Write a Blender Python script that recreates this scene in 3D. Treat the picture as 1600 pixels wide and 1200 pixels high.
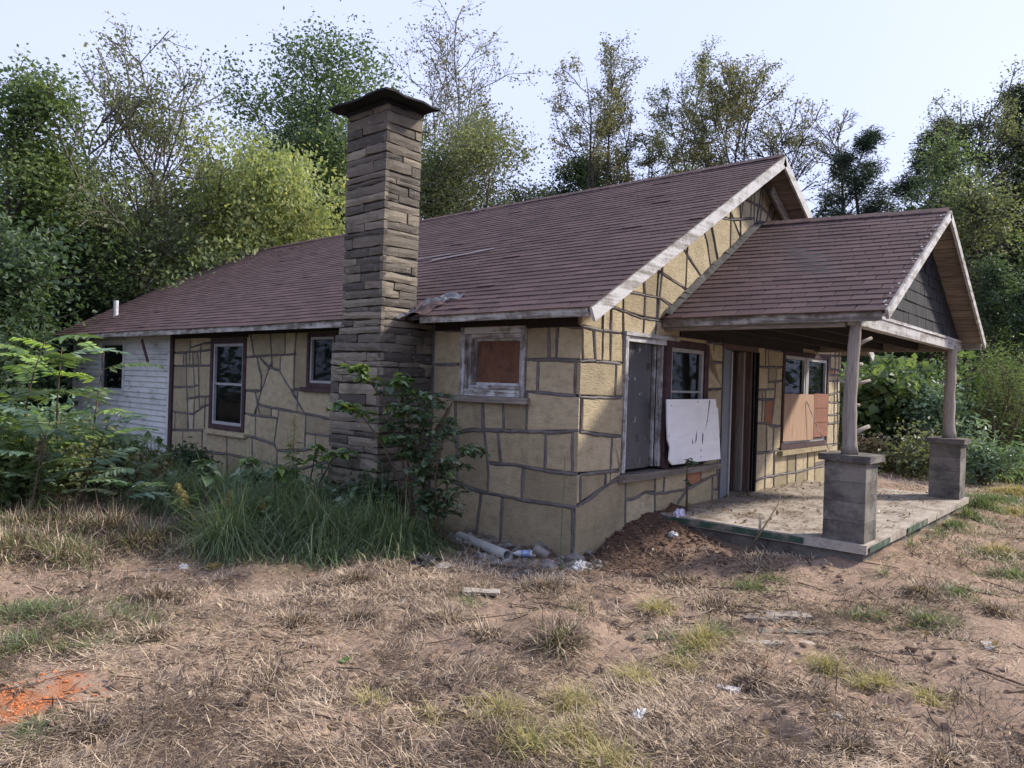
import bpy, math, random, json
import numpy as np
from mathutils import Vector, Matrix

# ------------------------------------------------------------------ clean start
for _o in list(bpy.data.objects):
    bpy.data.objects.remove(_o, do_unlink=True)
S = bpy.context.scene
C = S.collection

# ------------------------------------------------------------------ camera
cam_d = bpy.data.cameras.new("camera")
cam = bpy.data.objects.new("camera", cam_d)
C.objects.link(cam)
cam_d.sensor_width = 36.0
cam_d.lens = 36.0 * 1157.837 / 1600.0
cam_d.clip_start = 0.05
cam_d.clip_end = 1500.0
cam.matrix_world = Matrix(((0.660347,-0.019567,-0.750705,-6.029756),(-0.750303,0.024627,-0.660635,-4.403470),(0.031415,0.999505,0.001581,1.700000),(0.000000,0.000000,0.000000,1.000000)))
S.camera = cam
CAM = np.array(cam.matrix_world.translation)

# ------------------------------------------------------------------ sky, sun, exposure
SUN_TO = Vector((1.12, -.78, 1.02)).normalized()      # towards the sun
w = bpy.data.worlds.new("World")
S.world = w
w.use_nodes = True
wn, wl = w.node_tree.nodes, w.node_tree.links
wn.clear()
sky = wn.new("ShaderNodeTexSky")
sky.sky_type = 'NISHITA'
sky.sun_disc = False
sky.sun_elevation = math.asin(SUN_TO.z)
sky.sun_rotation = math.atan2(SUN_TO.x, SUN_TO.y)
sky.air_density = 1.0
sky.dust_density = 3.0
sky.ozone_density = 1.0
veil = wn.new("ShaderNodeMix")                            # thin high cloud over the whole sky
veil.data_type = 'RGBA'
tc = wn.new("ShaderNodeTexCoord")
vn = wn.new("ShaderNodeTexNoise")
vn.inputs['Scale'].default_value = 1.6
vn.inputs['Detail'].default_value = 5
mp = wn.new("ShaderNodeMapping")
mp.inputs['Scale'].default_value = (1, 1, 3)
wl.new(tc.outputs['Generated'], mp.inputs['Vector'])
wl.new(mp.outputs[0], vn.inputs['Vector'])
vr = wn.new("ShaderNodeMapRange")
vr.inputs['From Min'].default_value = 0.3
vr.inputs['From Max'].default_value = 0.7
vr.inputs['To Min'].default_value = 0.80
vr.inputs['To Max'].default_value = 0.95
wl.new(vn.outputs['Fac'], vr.inputs['Value'])
wl.new(vr.outputs[0], veil.inputs['Factor'])
wl.new(sky.outputs[0], veil.inputs['A'])
veil.inputs['B'].default_value = (3.40, 3.75, 5.55, 1)
bg = wn.new("ShaderNodeBackground")
bg.inputs['Strength'].default_value = 0.12
wo = wn.new("ShaderNodeOutputWorld")
wl.new(veil.outputs['Result'], bg.inputs['Color'])
wl.new(bg.outputs[0], wo.inputs['Surface'])

sd = bpy.data.lights.new("sun", 'SUN')
sd.energy = 3.3
sd.angle = math.radians(5.0)
sd.color = (1.0, 0.91, 0.78)
so = bpy.data.objects.new("sun", sd)
C.objects.link(so)
so.rotation_euler = (-SUN_TO).to_track_quat('-Z', 'Y').to_euler()
so.location = (20, -20, 25)

S.view_settings.view_transform = 'Standard'
S.view_settings.look = 'None'
S.view_settings.exposure = 1.04
S.view_settings.gamma = 1.0
S.view_settings.use_curve_mapping = False
S.render.engine = 'CYCLES'

# ------------------------------------------------------------------ data measured for this house (metres)
RIBS = json.loads('''{"L":[[0.045,[[0.716,2.285],[0.399,2.334],[0.006,2.268]]],[0.045,[[2.169,2.302],[1.729,2.283]]],[0.045,[[1.729,2.283],[1.739,2.504]]],[0.045,[[2.15,1.886],[1.616,1.89]]],[0.045,[[0.741,1.94],[0.509,1.948],[0.306,1.949],[-0.007,1.938]]],[0.045,[[2.134,1.536],[1.753,1.508]]],[0.045,[[0.704,1.609],[0.369,1.596],[0.043,1.58]]],[0.045,[[2.111,1.047],[1.677,1.105],[1.471,1.146],[1.006,1.169],[0.606,1.191],[0.353,1.195],[-0.02,1.237]]],[0.045,[[1.201,0.798],[0.721,0.819],[0.337,0.796],[-0.037,0.799]]],[0.045,[[2.13,0.564],[1.907,0.552],[1.331,0.47],[0.739,0.458],[0.324,0.463],[-0.05,0.467]]],[0.045,[[1.321,1.511],[1.313,1.154]]],[0.045,[[1.01,1.523],[0.988,1.17]]],[0.045,[[0.662,1.598],[0.661,1.192]]],[0.045,[[0.407,2.314],[0.392,1.949]]],[0.045,[[0.282,2.502],[0.297,1.949]]],[0.045,[[0.045,1.938],[0.043,1.58]]],[0.045,[[0.058,1.22],[0.042,0.803]]],[0.045,[[0.029,0.466],[0.002,-0.215]]],[0.045,[[0.068,2.503],[0.059,2.281]]],[0.045,[[0.54,1.943],[0.533,1.602]]],[0.045,[[1.715,1.089],[1.682,0.536]]],[0.045,[[1.309,1.278],[1.201,0.799],[1.197,0.467]]],[0.045,[[1.075,1.159],[1.018,0.811]]],[0.045,[[0.4,1.192],[0.4,0.807]]],[0.045,[[0.682,0.817],[0.706,0.463]]],[0.045,[[1.294,0.467],[1.383,-0.215]]],[0.045,[[0.975,0.449],[0.986,-0.214]]],[0.045,[[1.753,1.508],[1.728,0.942]]],[0.045,[[2.01,1.055],[1.995,0.562]]],[0.035,[[9.084,2.037],[8.411,2.059],[7.58,2.098]]],[0.035,[[8.426,2.129],[7.926,2.208],[7.588,2.217]]],[0.035,[[9.185,1.81],[8.18,1.819],[7.563,1.834]]],[0.035,[[9.158,1.419],[8.515,1.437],[8.073,1.482]]],[0.035,[[8.487,1.241],[8.04,1.291],[7.531,1.316]]],[0.035,[[9.168,0.988],[8.232,0.984],[7.857,1.141],[7.521,1.165]]],[0.035,[[8.667,2.046],[8.673,1.815]]],[0.035,[[8.43,2.501],[8.422,1.836]]],[0.035,[[8.16,2.052],[8.075,1.822]]],[0.035,[[8.031,2.189],[8.04,1.826]]],[0.035,[[8.582,2.044],[8.487,1.241],[8.394,0.71]]],[0.035,[[8.337,2.057],[8.179,1.299]]],[0.035,[[8.095,1.819],[8.02,1.095]]],[0.035,[[7.813,1.302],[7.815,1.144]]],[0.035,[[8.936,0.987],[8.928,0.654]]],[0.035,[[8.441,0.979],[8.436,0.687]]],[0.035,[[8.209,1.267],[8.213,0.702]]],[0.035,[[7.823,1.142],[7.81,0.728]]],[0.035,[[9.144,0.64],[7.495,0.749]]],[0.035,[[8.612,0.675],[8.552,-0.215]]],[0.035,[[9.117,0.258],[8.369,0.331],[7.02,0.389],[6.225,0.383],[5.515,0.348]]],[0.035,[[6.624,1.955],[6.273,1.979],[5.771,2.0],[5.134,2.012]]],[0.035,[[6.446,2.502],[6.273,1.979]]],[0.035,[[5.846,2.501],[5.729,1.814]]],[0.035,[[5.394,2.502],[5.389,2.007]]],[0.035,[[5.084,2.504],[5.134,2.013],[5.125,1.492]]],[0.035,[[6.187,1.97],[6.026,1.63],[6.042,1.446]]],[0.035,[[6.113,1.97],[5.843,1.818],[5.533,1.773],[5.27,1.547],[4.838,1.179]]],[0.035,[[5.758,1.915],[6.211,1.081]]],[0.035,[[5.504,2.003],[5.506,1.767]]],[0.035,[[6.593,1.429],[6.026,1.447]]],[0.035,[[6.212,1.435],[6.05,1.081]]],[0.035,[[6.099,1.242],[5.484,1.188],[4.997,1.173],[3.142,1.057]]],[0.035,[[5.025,1.497],[5.022,1.174]]],[0.035,[[5.125,1.492],[3.142,1.586]]],[0.035,[[6.572,1.078],[6.049,1.067],[5.545,1.059]]],[0.035,[[5.725,1.2],[5.734,1.069]]],[0.035,[[5.5,1.188],[5.613,0.656],[5.525,0.571]]],[0.035,[[6.162,1.069],[6.158,0.719]]],[0.035,[[6.55,0.72],[6.142,0.719],[5.611,0.654]]],[0.035,[[4.791,1.16],[4.796,0.663]]],[0.035,[[4.794,0.885],[3.143,0.891]]],[0.035,[[4.546,0.868],[4.505,0.469]]],[0.035,[[7.045,0.787],[6.983,-0.215]]],[0.035,[[6.255,0.702],[6.226,0.383]]],[0.035,[[5.528,0.571],[4.918,0.628],[4.536,0.687],[3.14,0.675]]],[0.035,[[5.528,0.562],[5.481,-0.214]]],[0.035,[[5.515,0.348],[4.903,0.358],[3.618,0.676]]],[0.035,[[4.372,0.677],[4.326,-0.214]]],[0.035,[[7.897,0.713],[7.838,-0.215]]],[0.035,[[6.225,0.383],[6.204,-0.214]]],[0.035,[[4.5,2.3],[4.5,2.48]]]],"G":[[0.04,[[0.007,2.286],[0.357,2.269],[0.795,2.27],[1.773,2.259]]],[0.04,[[-0.035,1.929],[0.241,1.957]]],[0.04,[[0.253,1.941],[0.626,1.949],[0.814,1.944]]],[0.04,[[-0.026,1.578],[0.223,1.569],[0.835,1.579]]],[0.04,[[0.035,1.225],[0.417,1.179],[0.803,1.151]]],[0.04,[[0.047,0.8],[0.197,0.792],[0.749,0.784]]],[0.04,[[-0.0,0.473],[0.195,0.527],[0.483,0.641],[0.869,0.736]]],[0.04,[[0.007,2.286],[0.026,1.939]]],[0.04,[[0.191,2.273],[0.253,1.941]]],[0.04,[[0.503,2.527],[0.517,1.948]]],[0.04,[[0.634,1.949],[0.629,1.576]]],[0.04,[[0.023,1.574],[0.035,1.225]]],[0.04,[[0.598,1.163],[0.582,0.786]]],[0.04,[[0.047,0.801],[0.057,0.492]]],[0.04,[[0.503,0.788],[0.504,0.646]]],[0.04,[[2.746,2.038],[3.213,2.057]]],[0.04,[[2.723,1.684],[3.238,1.708]]],[0.04,[[3.028,1.093],[3.283,1.085]]],[0.04,[[2.728,2.296],[3.196,2.294]]],[0.03,[[0.338,2.768],[0.371,1.956]]],[0.03,[[0.036,2.584],[0.703,2.508],[1.084,2.464],[1.458,2.468],[1.722,2.477]]],[0.03,[[0.698,2.96],[0.767,1.958]]],[0.03,[[1.081,3.185],[1.16,2.721],[1.15,2.28]]],[0.03,[[1.533,3.427],[1.51,2.942],[1.451,2.486]]],[0.03,[[0.731,2.722],[1.491,2.724],[1.744,2.657],[1.989,2.62]]],[0.03,[[1.445,3.379],[1.415,2.282]]],[0.03,[[1.514,3.017],[2.078,2.899],[2.895,2.722]]],[0.03,[[2.104,3.762],[2.095,3.295],[2.086,2.897]]],[0.03,[[1.715,3.533],[2.52,3.072]]],[0.03,[[2.365,3.907],[2.62,3.519],[2.736,3.207]]],[0.03,[[2.577,4.026],[2.814,3.606],[2.943,3.346]]],[0.03,[[2.66,3.917],[3.188,3.944],[4.0,4.115]]],[0.03,[[3.241,4.398],[3.27,3.54]]],[0.03,[[3.487,4.528],[3.559,4.023],[3.592,3.763]]],[0.03,[[3.343,3.977],[3.592,3.763]]],[0.03,[[3.654,4.627],[3.582,4.027]]],[0.03,[[3.715,4.662],[3.676,4.322],[4.233,4.314],[4.493,4.281],[4.686,4.18],[4.745,4.116]]],[0.03,[[3.901,4.771],[3.884,4.105]]],[0.03,[[4.233,4.643],[4.068,4.035]]],[0.03,[[3.948,4.795],[4.009,4.005]]],[0.03,[[4.275,4.626],[4.195,4.034]]],[0.03,[[4.62,4.538],[4.33,3.952]]],[0.03,[[4.876,4.527],[4.392,3.907]]],[0.04,[[0.887,0.729],[0.903,-0.213]]],[0.04,[[0.892,0.449],[1.118,0.463],[1.315,0.498],[1.524,0.472],[1.739,0.459],[2.105,0.455],[2.313,0.451],[2.617,0.514],[3.258,0.603]]],[0.04,[[1.722,0.731],[1.712,0.461]]],[0.04,[[2.264,0.73],[2.253,0.453]]],[0.04,[[2.633,0.736],[2.642,0.517]]],[0.04,[[3.098,0.769],[3.111,0.387]]],[0.04,[[2.971,0.554],[2.987,-0.214]]],[0.04,[[2.977,0.378],[3.275,0.367]]],[0.04,[[1.494,0.739],[1.552,-0.213]]],[0.04,[[2.298,0.449],[2.045,0.275]]],[0.045,[[4.535,2.407],[4.564,2.042]]],[0.045,[[4.118,2.038],[4.618,2.043],[5.301,2.068]]],[0.045,[[4.641,2.31],[5.282,2.299]]],[0.045,[[4.641,2.311],[4.68,1.82]]],[0.045,[[4.679,1.82],[4.941,1.837],[5.318,1.868]]],[0.045,[[4.129,1.692],[4.456,1.707],[4.922,1.724]]],[0.045,[[4.987,2.046],[4.922,1.578],[4.841,1.19]]],[0.045,[[4.483,1.707],[4.477,1.228]]],[0.045,[[4.244,1.565],[4.92,1.567]]],[0.045,[[4.597,1.709],[4.574,1.226]]],[0.045,[[4.164,1.239],[4.684,1.213],[4.939,1.163],[5.317,1.161]]],[0.045,[[4.673,1.213],[4.695,0.793]]],[0.045,[[4.939,1.163],[4.94,0.794]]],[0.045,[[4.162,0.793],[4.828,0.786],[5.345,0.823]]],[0.045,[[4.997,0.789],[5.014,0.438]]],[0.045,[[5.874,0.797],[5.905,-0.216]]],[0.045,[[6.716,0.798],[6.761,-0.214]]],[0.045,[[4.194,0.38],[4.746,0.424],[5.378,0.423],[5.938,0.407],[6.537,0.428],[7.26,0.424]]],[0.045,[[4.656,0.786],[4.68,-0.214]]],[0.045,[[4.969,0.785],[5.049,-0.214]]],[0.045,[[5.518,0.8],[5.547,-0.213]]],[0.045,[[6.389,0.799],[6.416,-0.213]]],[0.03,[[7.29,2.932],[7.378,2.016]]],[0.03,[[7.767,2.658],[7.819,2.112]]],[0.03,[[7.157,2.337],[8.363,2.378]]],[0.03,[[7.555,2.777],[7.629,2.009]]],[0.03,[[8.05,2.367],[8.076,2.109]]],[0.03,[[7.389,2.111],[8.136,2.097]]],[0.03,[[7.189,1.997],[7.878,2.016]]],[0.03,[[7.749,2.013],[7.771,1.537]]],[0.03,[[7.87,2.095],[7.925,1.538]]],[0.03,[[7.221,1.65],[7.763,1.697],[8.421,1.809]]],[0.03,[[7.591,1.901],[7.664,0.796]]],[0.03,[[7.964,1.731],[7.984,1.523]]],[0.03,[[7.281,1.523],[8.449,1.524]]],[0.03,[[7.788,1.689],[7.874,0.796]]],[0.03,[[7.268,1.151],[8.485,1.167]]],[0.03,[[8.019,1.161],[8.057,0.785]]],[0.03,[[6.728,0.769],[8.523,0.79]]],[0.03,[[7.893,0.783],[7.917,0.53]]],[0.03,[[6.744,0.472],[7.95,0.52]]],[0.03,[[7.283,1.293],[7.95,1.32]]],[0.03,[[7.283,1.893],[7.888,1.918]]]]}''')
STONES = json.loads('''{"L":[[[2,-20],[98,-20],[97,46],[5,46]],[[101,-20],[137,-20],[128,46],[100,46]],[[140,-20],[214,-20],[214,56],[186,54],[132,46]],[[314,-20],[432,-20],[436,48],[361,68],[314,66]],[[434,-20],[547,-20],[551,34],[487,35],[438,48]],[[550,-20],[620,-20],[622,38],[553,34]],[[623,-20],[697,-20],[701,39],[624,38]],[[701,-20],[784,-20],[787,35],[703,38]],[[786,-20],[854,-20],[858,30],[790,34]],[[857,-20],[910,-20],[910,26],[860,30]],[[0,5],[2,46],[0,46]],[[860,33],[910,28],[910,64],[863,66]],[[790,36],[858,33],[860,66],[792,71]],[[452,47],[490,38],[551,36],[552,56],[455,68]],[[553,36],[622,40],[625,71],[563,65],[554,57]],[[704,41],[787,38],[787,72],[749,75],[749,77],[780,75],[781,114],[766,114],[766,78],[707,78]],[[624,40],[702,41],[703,78],[650,78],[650,107],[618,106],[618,74],[656,74],[656,71],[628,71]],[[0,48],[70,47],[68,78],[67,81],[0,80]],[[72,47],[119,48],[120,80],[71,81]],[[121,48],[168,53],[170,110],[148,114],[130,114],[122,84]],[[438,51],[450,48],[452,68],[439,68]],[[373,66],[436,52],[437,68]],[[170,54],[199,58],[200,106],[175,108],[175,94],[172,90]],[[202,58],[214,58],[214,153],[178,150],[176,148],[175,112],[212,107],[212,104],[203,105]],[[481,66],[553,59],[560,69],[550,118],[481,116]],[[455,70],[479,66],[479,88],[456,88]],[[895,68],[910,66],[910,98],[895,98]],[[563,68],[616,74],[616,106],[556,105]],[[846,70],[893,68],[893,98],[846,98]],[[314,69],[452,70],[454,88],[314,88]],[[823,72],[839,71],[844,98],[823,98]],[[782,75],[821,72],[821,99],[784,113]],[[0,82],[4,82],[5,123],[0,123]],[[6,82],[40,82],[40,119],[7,122]],[[42,82],[101,82],[107,116],[42,119]],[[104,82],[120,82],[127,116],[109,116]],[[314,90],[479,90],[479,116],[320,106],[314,105]],[[824,100],[844,100],[847,124],[823,126]],[[846,100],[910,100],[910,142],[853,143]],[[804,108],[821,102],[821,126],[805,129]],[[314,107],[484,118],[502,135],[502,149],[314,158]],[[554,107],[572,108],[572,120],[552,118]],[[575,108],[605,108],[610,123],[575,120]],[[607,108],[616,108],[614,120],[612,120]],[[623,108],[650,110],[649,143],[623,143],[614,125]],[[784,116],[802,111],[803,129],[784,130]],[[101,119],[128,118],[131,148],[132,153],[134,153],[133,117],[150,117],[173,112],[175,153],[214,155],[214,188],[168,189],[168,154],[103,154]],[[766,117],[781,117],[781,130],[766,130]],[[487,118],[502,119],[502,130]],[[68,120],[98,119],[101,154],[70,154],[68,160]],[[504,119],[594,124],[607,125],[610,129],[583,178],[576,180],[554,177],[541,166],[504,134]],[[0,125],[66,120],[66,160],[0,158]],[[820,129],[848,126],[850,143],[823,146]],[[612,129],[619,143],[606,144],[605,142]],[[808,130],[817,130],[821,147],[808,148]],[[766,132],[804,131],[809,182],[766,183]],[[504,138],[512,144],[512,149],[504,149]],[[853,146],[910,144],[910,180],[857,180]],[[606,147],[650,146],[650,196],[620,197],[605,165]],[[823,148],[851,146],[854,180],[830,182]],[[602,147],[602,167],[617,195],[616,198],[584,182]],[[808,150],[821,149],[828,182],[811,182]],[[515,150],[522,152],[550,176],[550,200],[515,201]],[[438,154],[512,152],[512,201],[509,201],[509,203],[512,203],[512,210],[508,250],[452,250],[452,232],[480,232],[480,155]],[[314,160],[410,156],[410,232],[450,232],[450,250],[314,250]],[[0,160],[4,160],[4,194],[0,194]],[[6,160],[53,162],[53,194],[6,194]],[[55,162],[70,162],[70,194],[55,194]],[[552,179],[572,182],[575,200],[552,200]],[[844,184],[856,184],[857,204],[845,206]],[[858,183],[866,183],[866,204],[859,202]],[[869,183],[910,183],[910,203],[869,204]],[[582,184],[610,198],[578,200],[577,192]],[[766,185],[803,184],[803,207],[766,209]],[[805,184],[808,184],[815,207],[805,207]],[[810,184],[828,184],[833,206],[818,207]],[[832,184],[841,184],[842,206],[835,206]],[[168,191],[214,190],[214,230],[168,227]],[[0,196],[29,197],[28,231],[0,226]],[[41,197],[70,196],[70,228],[42,232]],[[31,197],[38,197],[40,232],[30,231]],[[630,200],[650,198],[650,228],[766,228],[766,224],[799,222],[842,215],[842,250],[647,250]],[[578,202],[626,200],[643,250],[587,250]],[[515,203],[539,202],[539,250],[510,250]],[[541,202],[576,202],[583,250],[541,250]],[[845,208],[910,206],[910,250],[845,250]],[[805,209],[842,208],[842,213],[805,218]],[[766,212],[803,209],[803,219],[766,221]],[[0,228],[6,232],[6,250],[0,250]],[[8,230],[28,233],[28,250],[8,250]],[[30,233],[43,236],[66,231],[173,230],[173,250],[30,250]],[[175,231],[214,232],[214,250],[175,250]]],"G":[[[0,-20],[90,-20],[88,72],[54,65],[53,63],[49,64],[23,52],[0,47]],[[92,-20],[155,-20],[150,47],[132,50],[119,46],[91,45]],[[157,-20],[298,-20],[296,56],[232,45],[206,27],[204,27],[206,32],[226,45],[154,46]],[[300,-20],[316,-20],[316,36],[299,38]],[[425,-20],[467,-20],[466,41],[425,38]],[[470,-20],[504,-20],[499,41],[468,41]],[[506,-20],[554,-20],[552,41],[502,41]],[[557,-20],[589,-20],[588,40],[554,41]],[[593,-20],[641,-20],[640,41],[590,40]],[[643,-20],[676,-20],[673,42],[642,41]],[[678,-20],[793,-20],[793,51],[677,47],[676,45],[728,45],[728,42],[676,42]],[[299,40],[311,39],[310,57],[299,56]],[[425,40],[466,44],[466,78],[425,78]],[[554,44],[588,42],[587,80],[553,80]],[[590,42],[640,44],[638,80],[589,80]],[[468,44],[499,44],[497,78],[468,78]],[[503,44],[552,44],[551,80],[502,80]],[[642,45],[672,45],[671,80],[641,80]],[[91,47],[107,47],[130,52],[150,50],[149,74],[90,74]],[[174,47],[224,47],[226,74],[174,74]],[[227,47],[264,53],[263,74],[228,74]],[[154,48],[170,48],[172,74],[151,74]],[[0,50],[5,51],[4,80],[0,80]],[[674,50],[791,53],[790,75],[788,77],[673,76]],[[7,52],[48,65],[49,78],[6,80]],[[266,54],[308,59],[310,78],[312,78],[312,60],[316,60],[316,108],[302,108],[302,111],[316,111],[316,170],[272,167],[272,74],[265,74]],[[52,66],[58,68],[58,78],[52,78]],[[60,69],[78,74],[78,114],[61,116],[60,81],[77,81],[77,78],[60,78]],[[728,80],[766,80],[763,114],[728,114]],[[768,80],[787,80],[784,116],[766,114]],[[791,80],[793,80],[793,116],[786,116]],[[0,82],[58,81],[59,116],[0,122]],[[425,81],[469,81],[467,120],[425,123]],[[472,81],[493,81],[493,116],[469,120]],[[496,81],[522,83],[522,116],[496,116]],[[5,124],[78,117],[78,158],[5,156]],[[728,117],[763,117],[763,128],[762,130],[728,129]],[[486,120],[522,118],[522,185],[499,184],[497,182],[494,156]],[[766,118],[784,118],[782,131],[764,130]],[[786,118],[793,118],[793,131],[785,131]],[[460,124],[484,120],[491,156],[461,156]],[[425,125],[448,124],[448,156],[425,156]],[[450,124],[457,124],[458,156],[450,156]],[[0,125],[2,125],[1,158]],[[728,131],[762,132],[761,152],[728,152]],[[764,132],[781,134],[780,152],[763,152]],[[784,134],[793,134],[793,152],[782,152]],[[728,154],[761,154],[760,167],[728,165]],[[763,154],[776,154],[776,168],[762,167]],[[782,154],[792,154],[791,171],[781,170]],[[0,160],[62,159],[62,195],[0,192]],[[425,159],[448,159],[448,170],[425,170]],[[450,159],[458,159],[458,171],[450,171]],[[461,159],[492,159],[493,172],[462,171]],[[65,160],[78,160],[78,194],[65,195]],[[728,167],[760,170],[758,190],[728,189]],[[143,228],[272,227],[272,171],[316,172],[316,204],[274,203],[274,206],[316,207],[316,228],[292,228],[292,220],[289,220],[289,228],[272,228],[272,232],[289,231],[289,272],[287,273],[223,286],[192,267],[192,264],[200,264],[200,262],[186,263],[166,250],[174,250],[174,248],[160,246],[158,239],[156,239],[156,246],[144,246]],[[762,171],[775,171],[775,190],[761,190]],[[425,172],[468,173],[466,203],[425,203]],[[778,172],[790,173],[788,191],[778,191]],[[470,173],[493,174],[494,183],[470,182]],[[469,184],[496,185],[498,204],[468,204]],[[498,186],[522,188],[522,206],[500,206]],[[728,191],[763,192],[763,197],[762,201],[728,200]],[[766,192],[774,192],[774,201],[764,201]],[[778,194],[788,194],[787,201],[776,201]],[[5,196],[24,197],[18,227],[2,228]],[[26,196],[36,196],[36,221],[35,226],[22,227]],[[38,196],[52,196],[50,226],[37,226]],[[54,196],[76,196],[74,226],[53,226]],[[728,202],[737,202],[734,233],[728,233]],[[739,202],[762,203],[762,210],[739,210]],[[764,203],[774,203],[774,210],[764,210]],[[776,203],[787,203],[787,207],[776,210]],[[425,206],[456,206],[452,243],[456,240],[456,233],[522,232],[522,234],[540,234],[540,322],[542,323],[414,402],[414,230],[425,230]],[[458,206],[466,207],[463,231],[456,231]],[[468,207],[522,208],[522,230],[466,231]],[[763,213],[781,212],[779,236],[762,234]],[[784,212],[793,212],[793,236],[781,236]],[[738,213],[761,213],[760,234],[738,234]],[[0,231],[35,228],[34,255],[0,257]],[[37,228],[50,228],[49,252],[37,254]],[[53,228],[73,228],[72,250],[52,252]],[[77,228],[114,228],[115,246],[74,250]],[[116,228],[140,228],[142,246],[118,246]],[[292,231],[412,230],[412,402],[290,328]],[[542,234],[668,234],[668,245],[542,322]],[[440,389],[671,248],[671,234],[734,236],[727,294],[481,434],[475,435],[466,423],[474,417],[476,411],[463,419]],[[737,237],[758,237],[756,273],[755,279],[731,292]],[[761,237],[779,238],[779,244],[776,267],[757,276]],[[781,238],[793,238],[793,257],[779,264]],[[74,252],[115,249],[115,272],[73,272]],[[118,249],[142,249],[142,272],[118,272]],[[148,249],[160,249],[182,264],[150,272]],[[36,257],[72,252],[70,296],[36,278]],[[6,260],[34,257],[34,275]],[[150,274],[186,266],[208,279],[208,290],[154,300]],[[73,274],[115,274],[108,317],[72,298]],[[118,274],[142,274],[144,338],[110,320]],[[144,274],[148,274],[151,300],[146,303]],[[227,287],[289,274],[289,327]],[[210,292],[223,288],[251,308],[211,329]],[[154,303],[208,292],[209,332],[172,353],[163,350],[155,345]],[[145,305],[151,304],[152,342],[146,340]],[[211,333],[253,309],[274,320],[260,354],[236,389],[212,377]],[[275,322],[293,332],[294,335],[259,400],[256,401],[239,390],[264,354]],[[174,354],[209,335],[210,375]],[[296,335],[326,353],[325,395],[266,392]],[[329,356],[360,374],[335,396],[328,395]],[[361,376],[398,398],[401,400],[400,411],[358,401]],[[338,396],[358,382],[355,401]],[[434,393],[438,392],[443,396],[461,422],[450,426]],[[265,394],[325,398],[324,440],[262,405],[260,401]],[[421,401],[432,395],[448,428],[425,430]],[[328,406],[335,400],[355,404],[348,453],[326,441]],[[403,402],[407,405],[413,431],[401,431]],[[409,406],[414,407],[419,404],[422,431],[415,430]],[[360,405],[388,411],[389,431],[367,431],[371,466],[367,465]],[[356,408],[359,408],[365,462],[350,455]],[[390,411],[400,413],[398,431],[391,431]],[[452,429],[464,424],[473,438],[460,444]],[[426,434],[449,430],[457,447],[430,461]],[[370,434],[389,434],[389,476],[373,467]],[[391,434],[397,434],[395,479],[391,473]],[[401,434],[414,434],[422,466],[397,480]],[[418,434],[424,436],[426,465]]]}''')     # centimetres
R = random.Random(11)
rng = np.random.default_rng(11)

# ------------------------------------------------------------------ noise on numpy arrays
def _hash(ix, iy, seed):
    h = (ix.astype(np.int64) * 374761393 + iy.astype(np.int64) * 668265263 + seed * 1442695041) & 0xFFFFFFFF
    h = ((h ^ (h >> 13)) * 1274126177) & 0xFFFFFFFF
    return ((h ^ (h >> 16)) & 0xFFFFFF) / float(0xFFFFFF)

def vnoise(x, y, seed=0):
    x = np.asarray(x, float); y = np.asarray(y, float)
    ix, iy = np.floor(x), np.floor(y)
    fx, fy = x - ix, y - iy
    fx = fx * fx * (3 - 2 * fx); fy = fy * fy * (3 - 2 * fy)
    a = _hash(ix, iy, seed); b = _hash(ix + 1, iy, seed); c = _hash(ix, iy + 1, seed); d = _hash(ix + 1, iy + 1, seed)
    return (a + (b - a) * fx) * (1 - fy) + (c + (d - c) * fx) * fy

def fbm(x, y, seed=0, octv=4):
    s = 0; a = .5; t = 0
    for i in range(octv):
        s = s + a * vnoise(x * 2 ** i, y * 2 ** i, seed + i * 17); t += a; a *= .55
    return s / t

# ------------------------------------------------------------------ mesh helpers
def mesh_from(name, V, F, mats=(), smooth=False, fmat=None, attr=None):
    me = bpy.data.meshes.new(name)
    V = np.asarray(V, np.float32).reshape(-1, 3)
    if isinstance(F, np.ndarray):
        k = F.shape[1]; n = F.shape[0]
        flat = F.astype(np.int32).ravel(); tot = np.full(n, k, np.int32)
    else:
        tot = np.array([len(f) for f in F], np.int32); n = len(F)
        flat = np.fromiter((i for f in F for i in f), np.int32, int(tot.sum()))
    me.vertices.add(len(V)); me.vertices.foreach_set('co', V.ravel())
    me.loops.add(len(flat)); me.loops.foreach_set('vertex_index', flat)
    st = np.concatenate([[0], np.cumsum(tot)[:-1]]).astype(np.int32)
    me.polygons.add(n); me.polygons.foreach_set('loop_start', st); me.polygons.foreach_set('loop_total', tot)
    me.polygons.foreach_set('use_smooth', np.full(n, bool(smooth)))
    for m in mats: me.materials.append(m)
    if fmat is not None: me.polygons.foreach_set('material_index', np.asarray(fmat, np.int32))
    if attr:
        for an, av in attr.items():
            a = me.attributes.new(an, 'FLOAT', 'POINT'); a.data.foreach_set('value', np.asarray(av, np.float32))
    me.update(calc_edges=True)
    return me

def link(name, me, parent=None, loc=None, label=None, cat=None, group=None, kind=None):
    o = bpy.data.objects.new(name, me)
    C.objects.link(o)
    if parent is not None: o.parent = parent
    if loc is not None: o.location = loc
    for k, v in (('label', label), ('category', cat), ('group', group), ('kind', kind)):
        if v: o[k] = v
    return o

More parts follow.
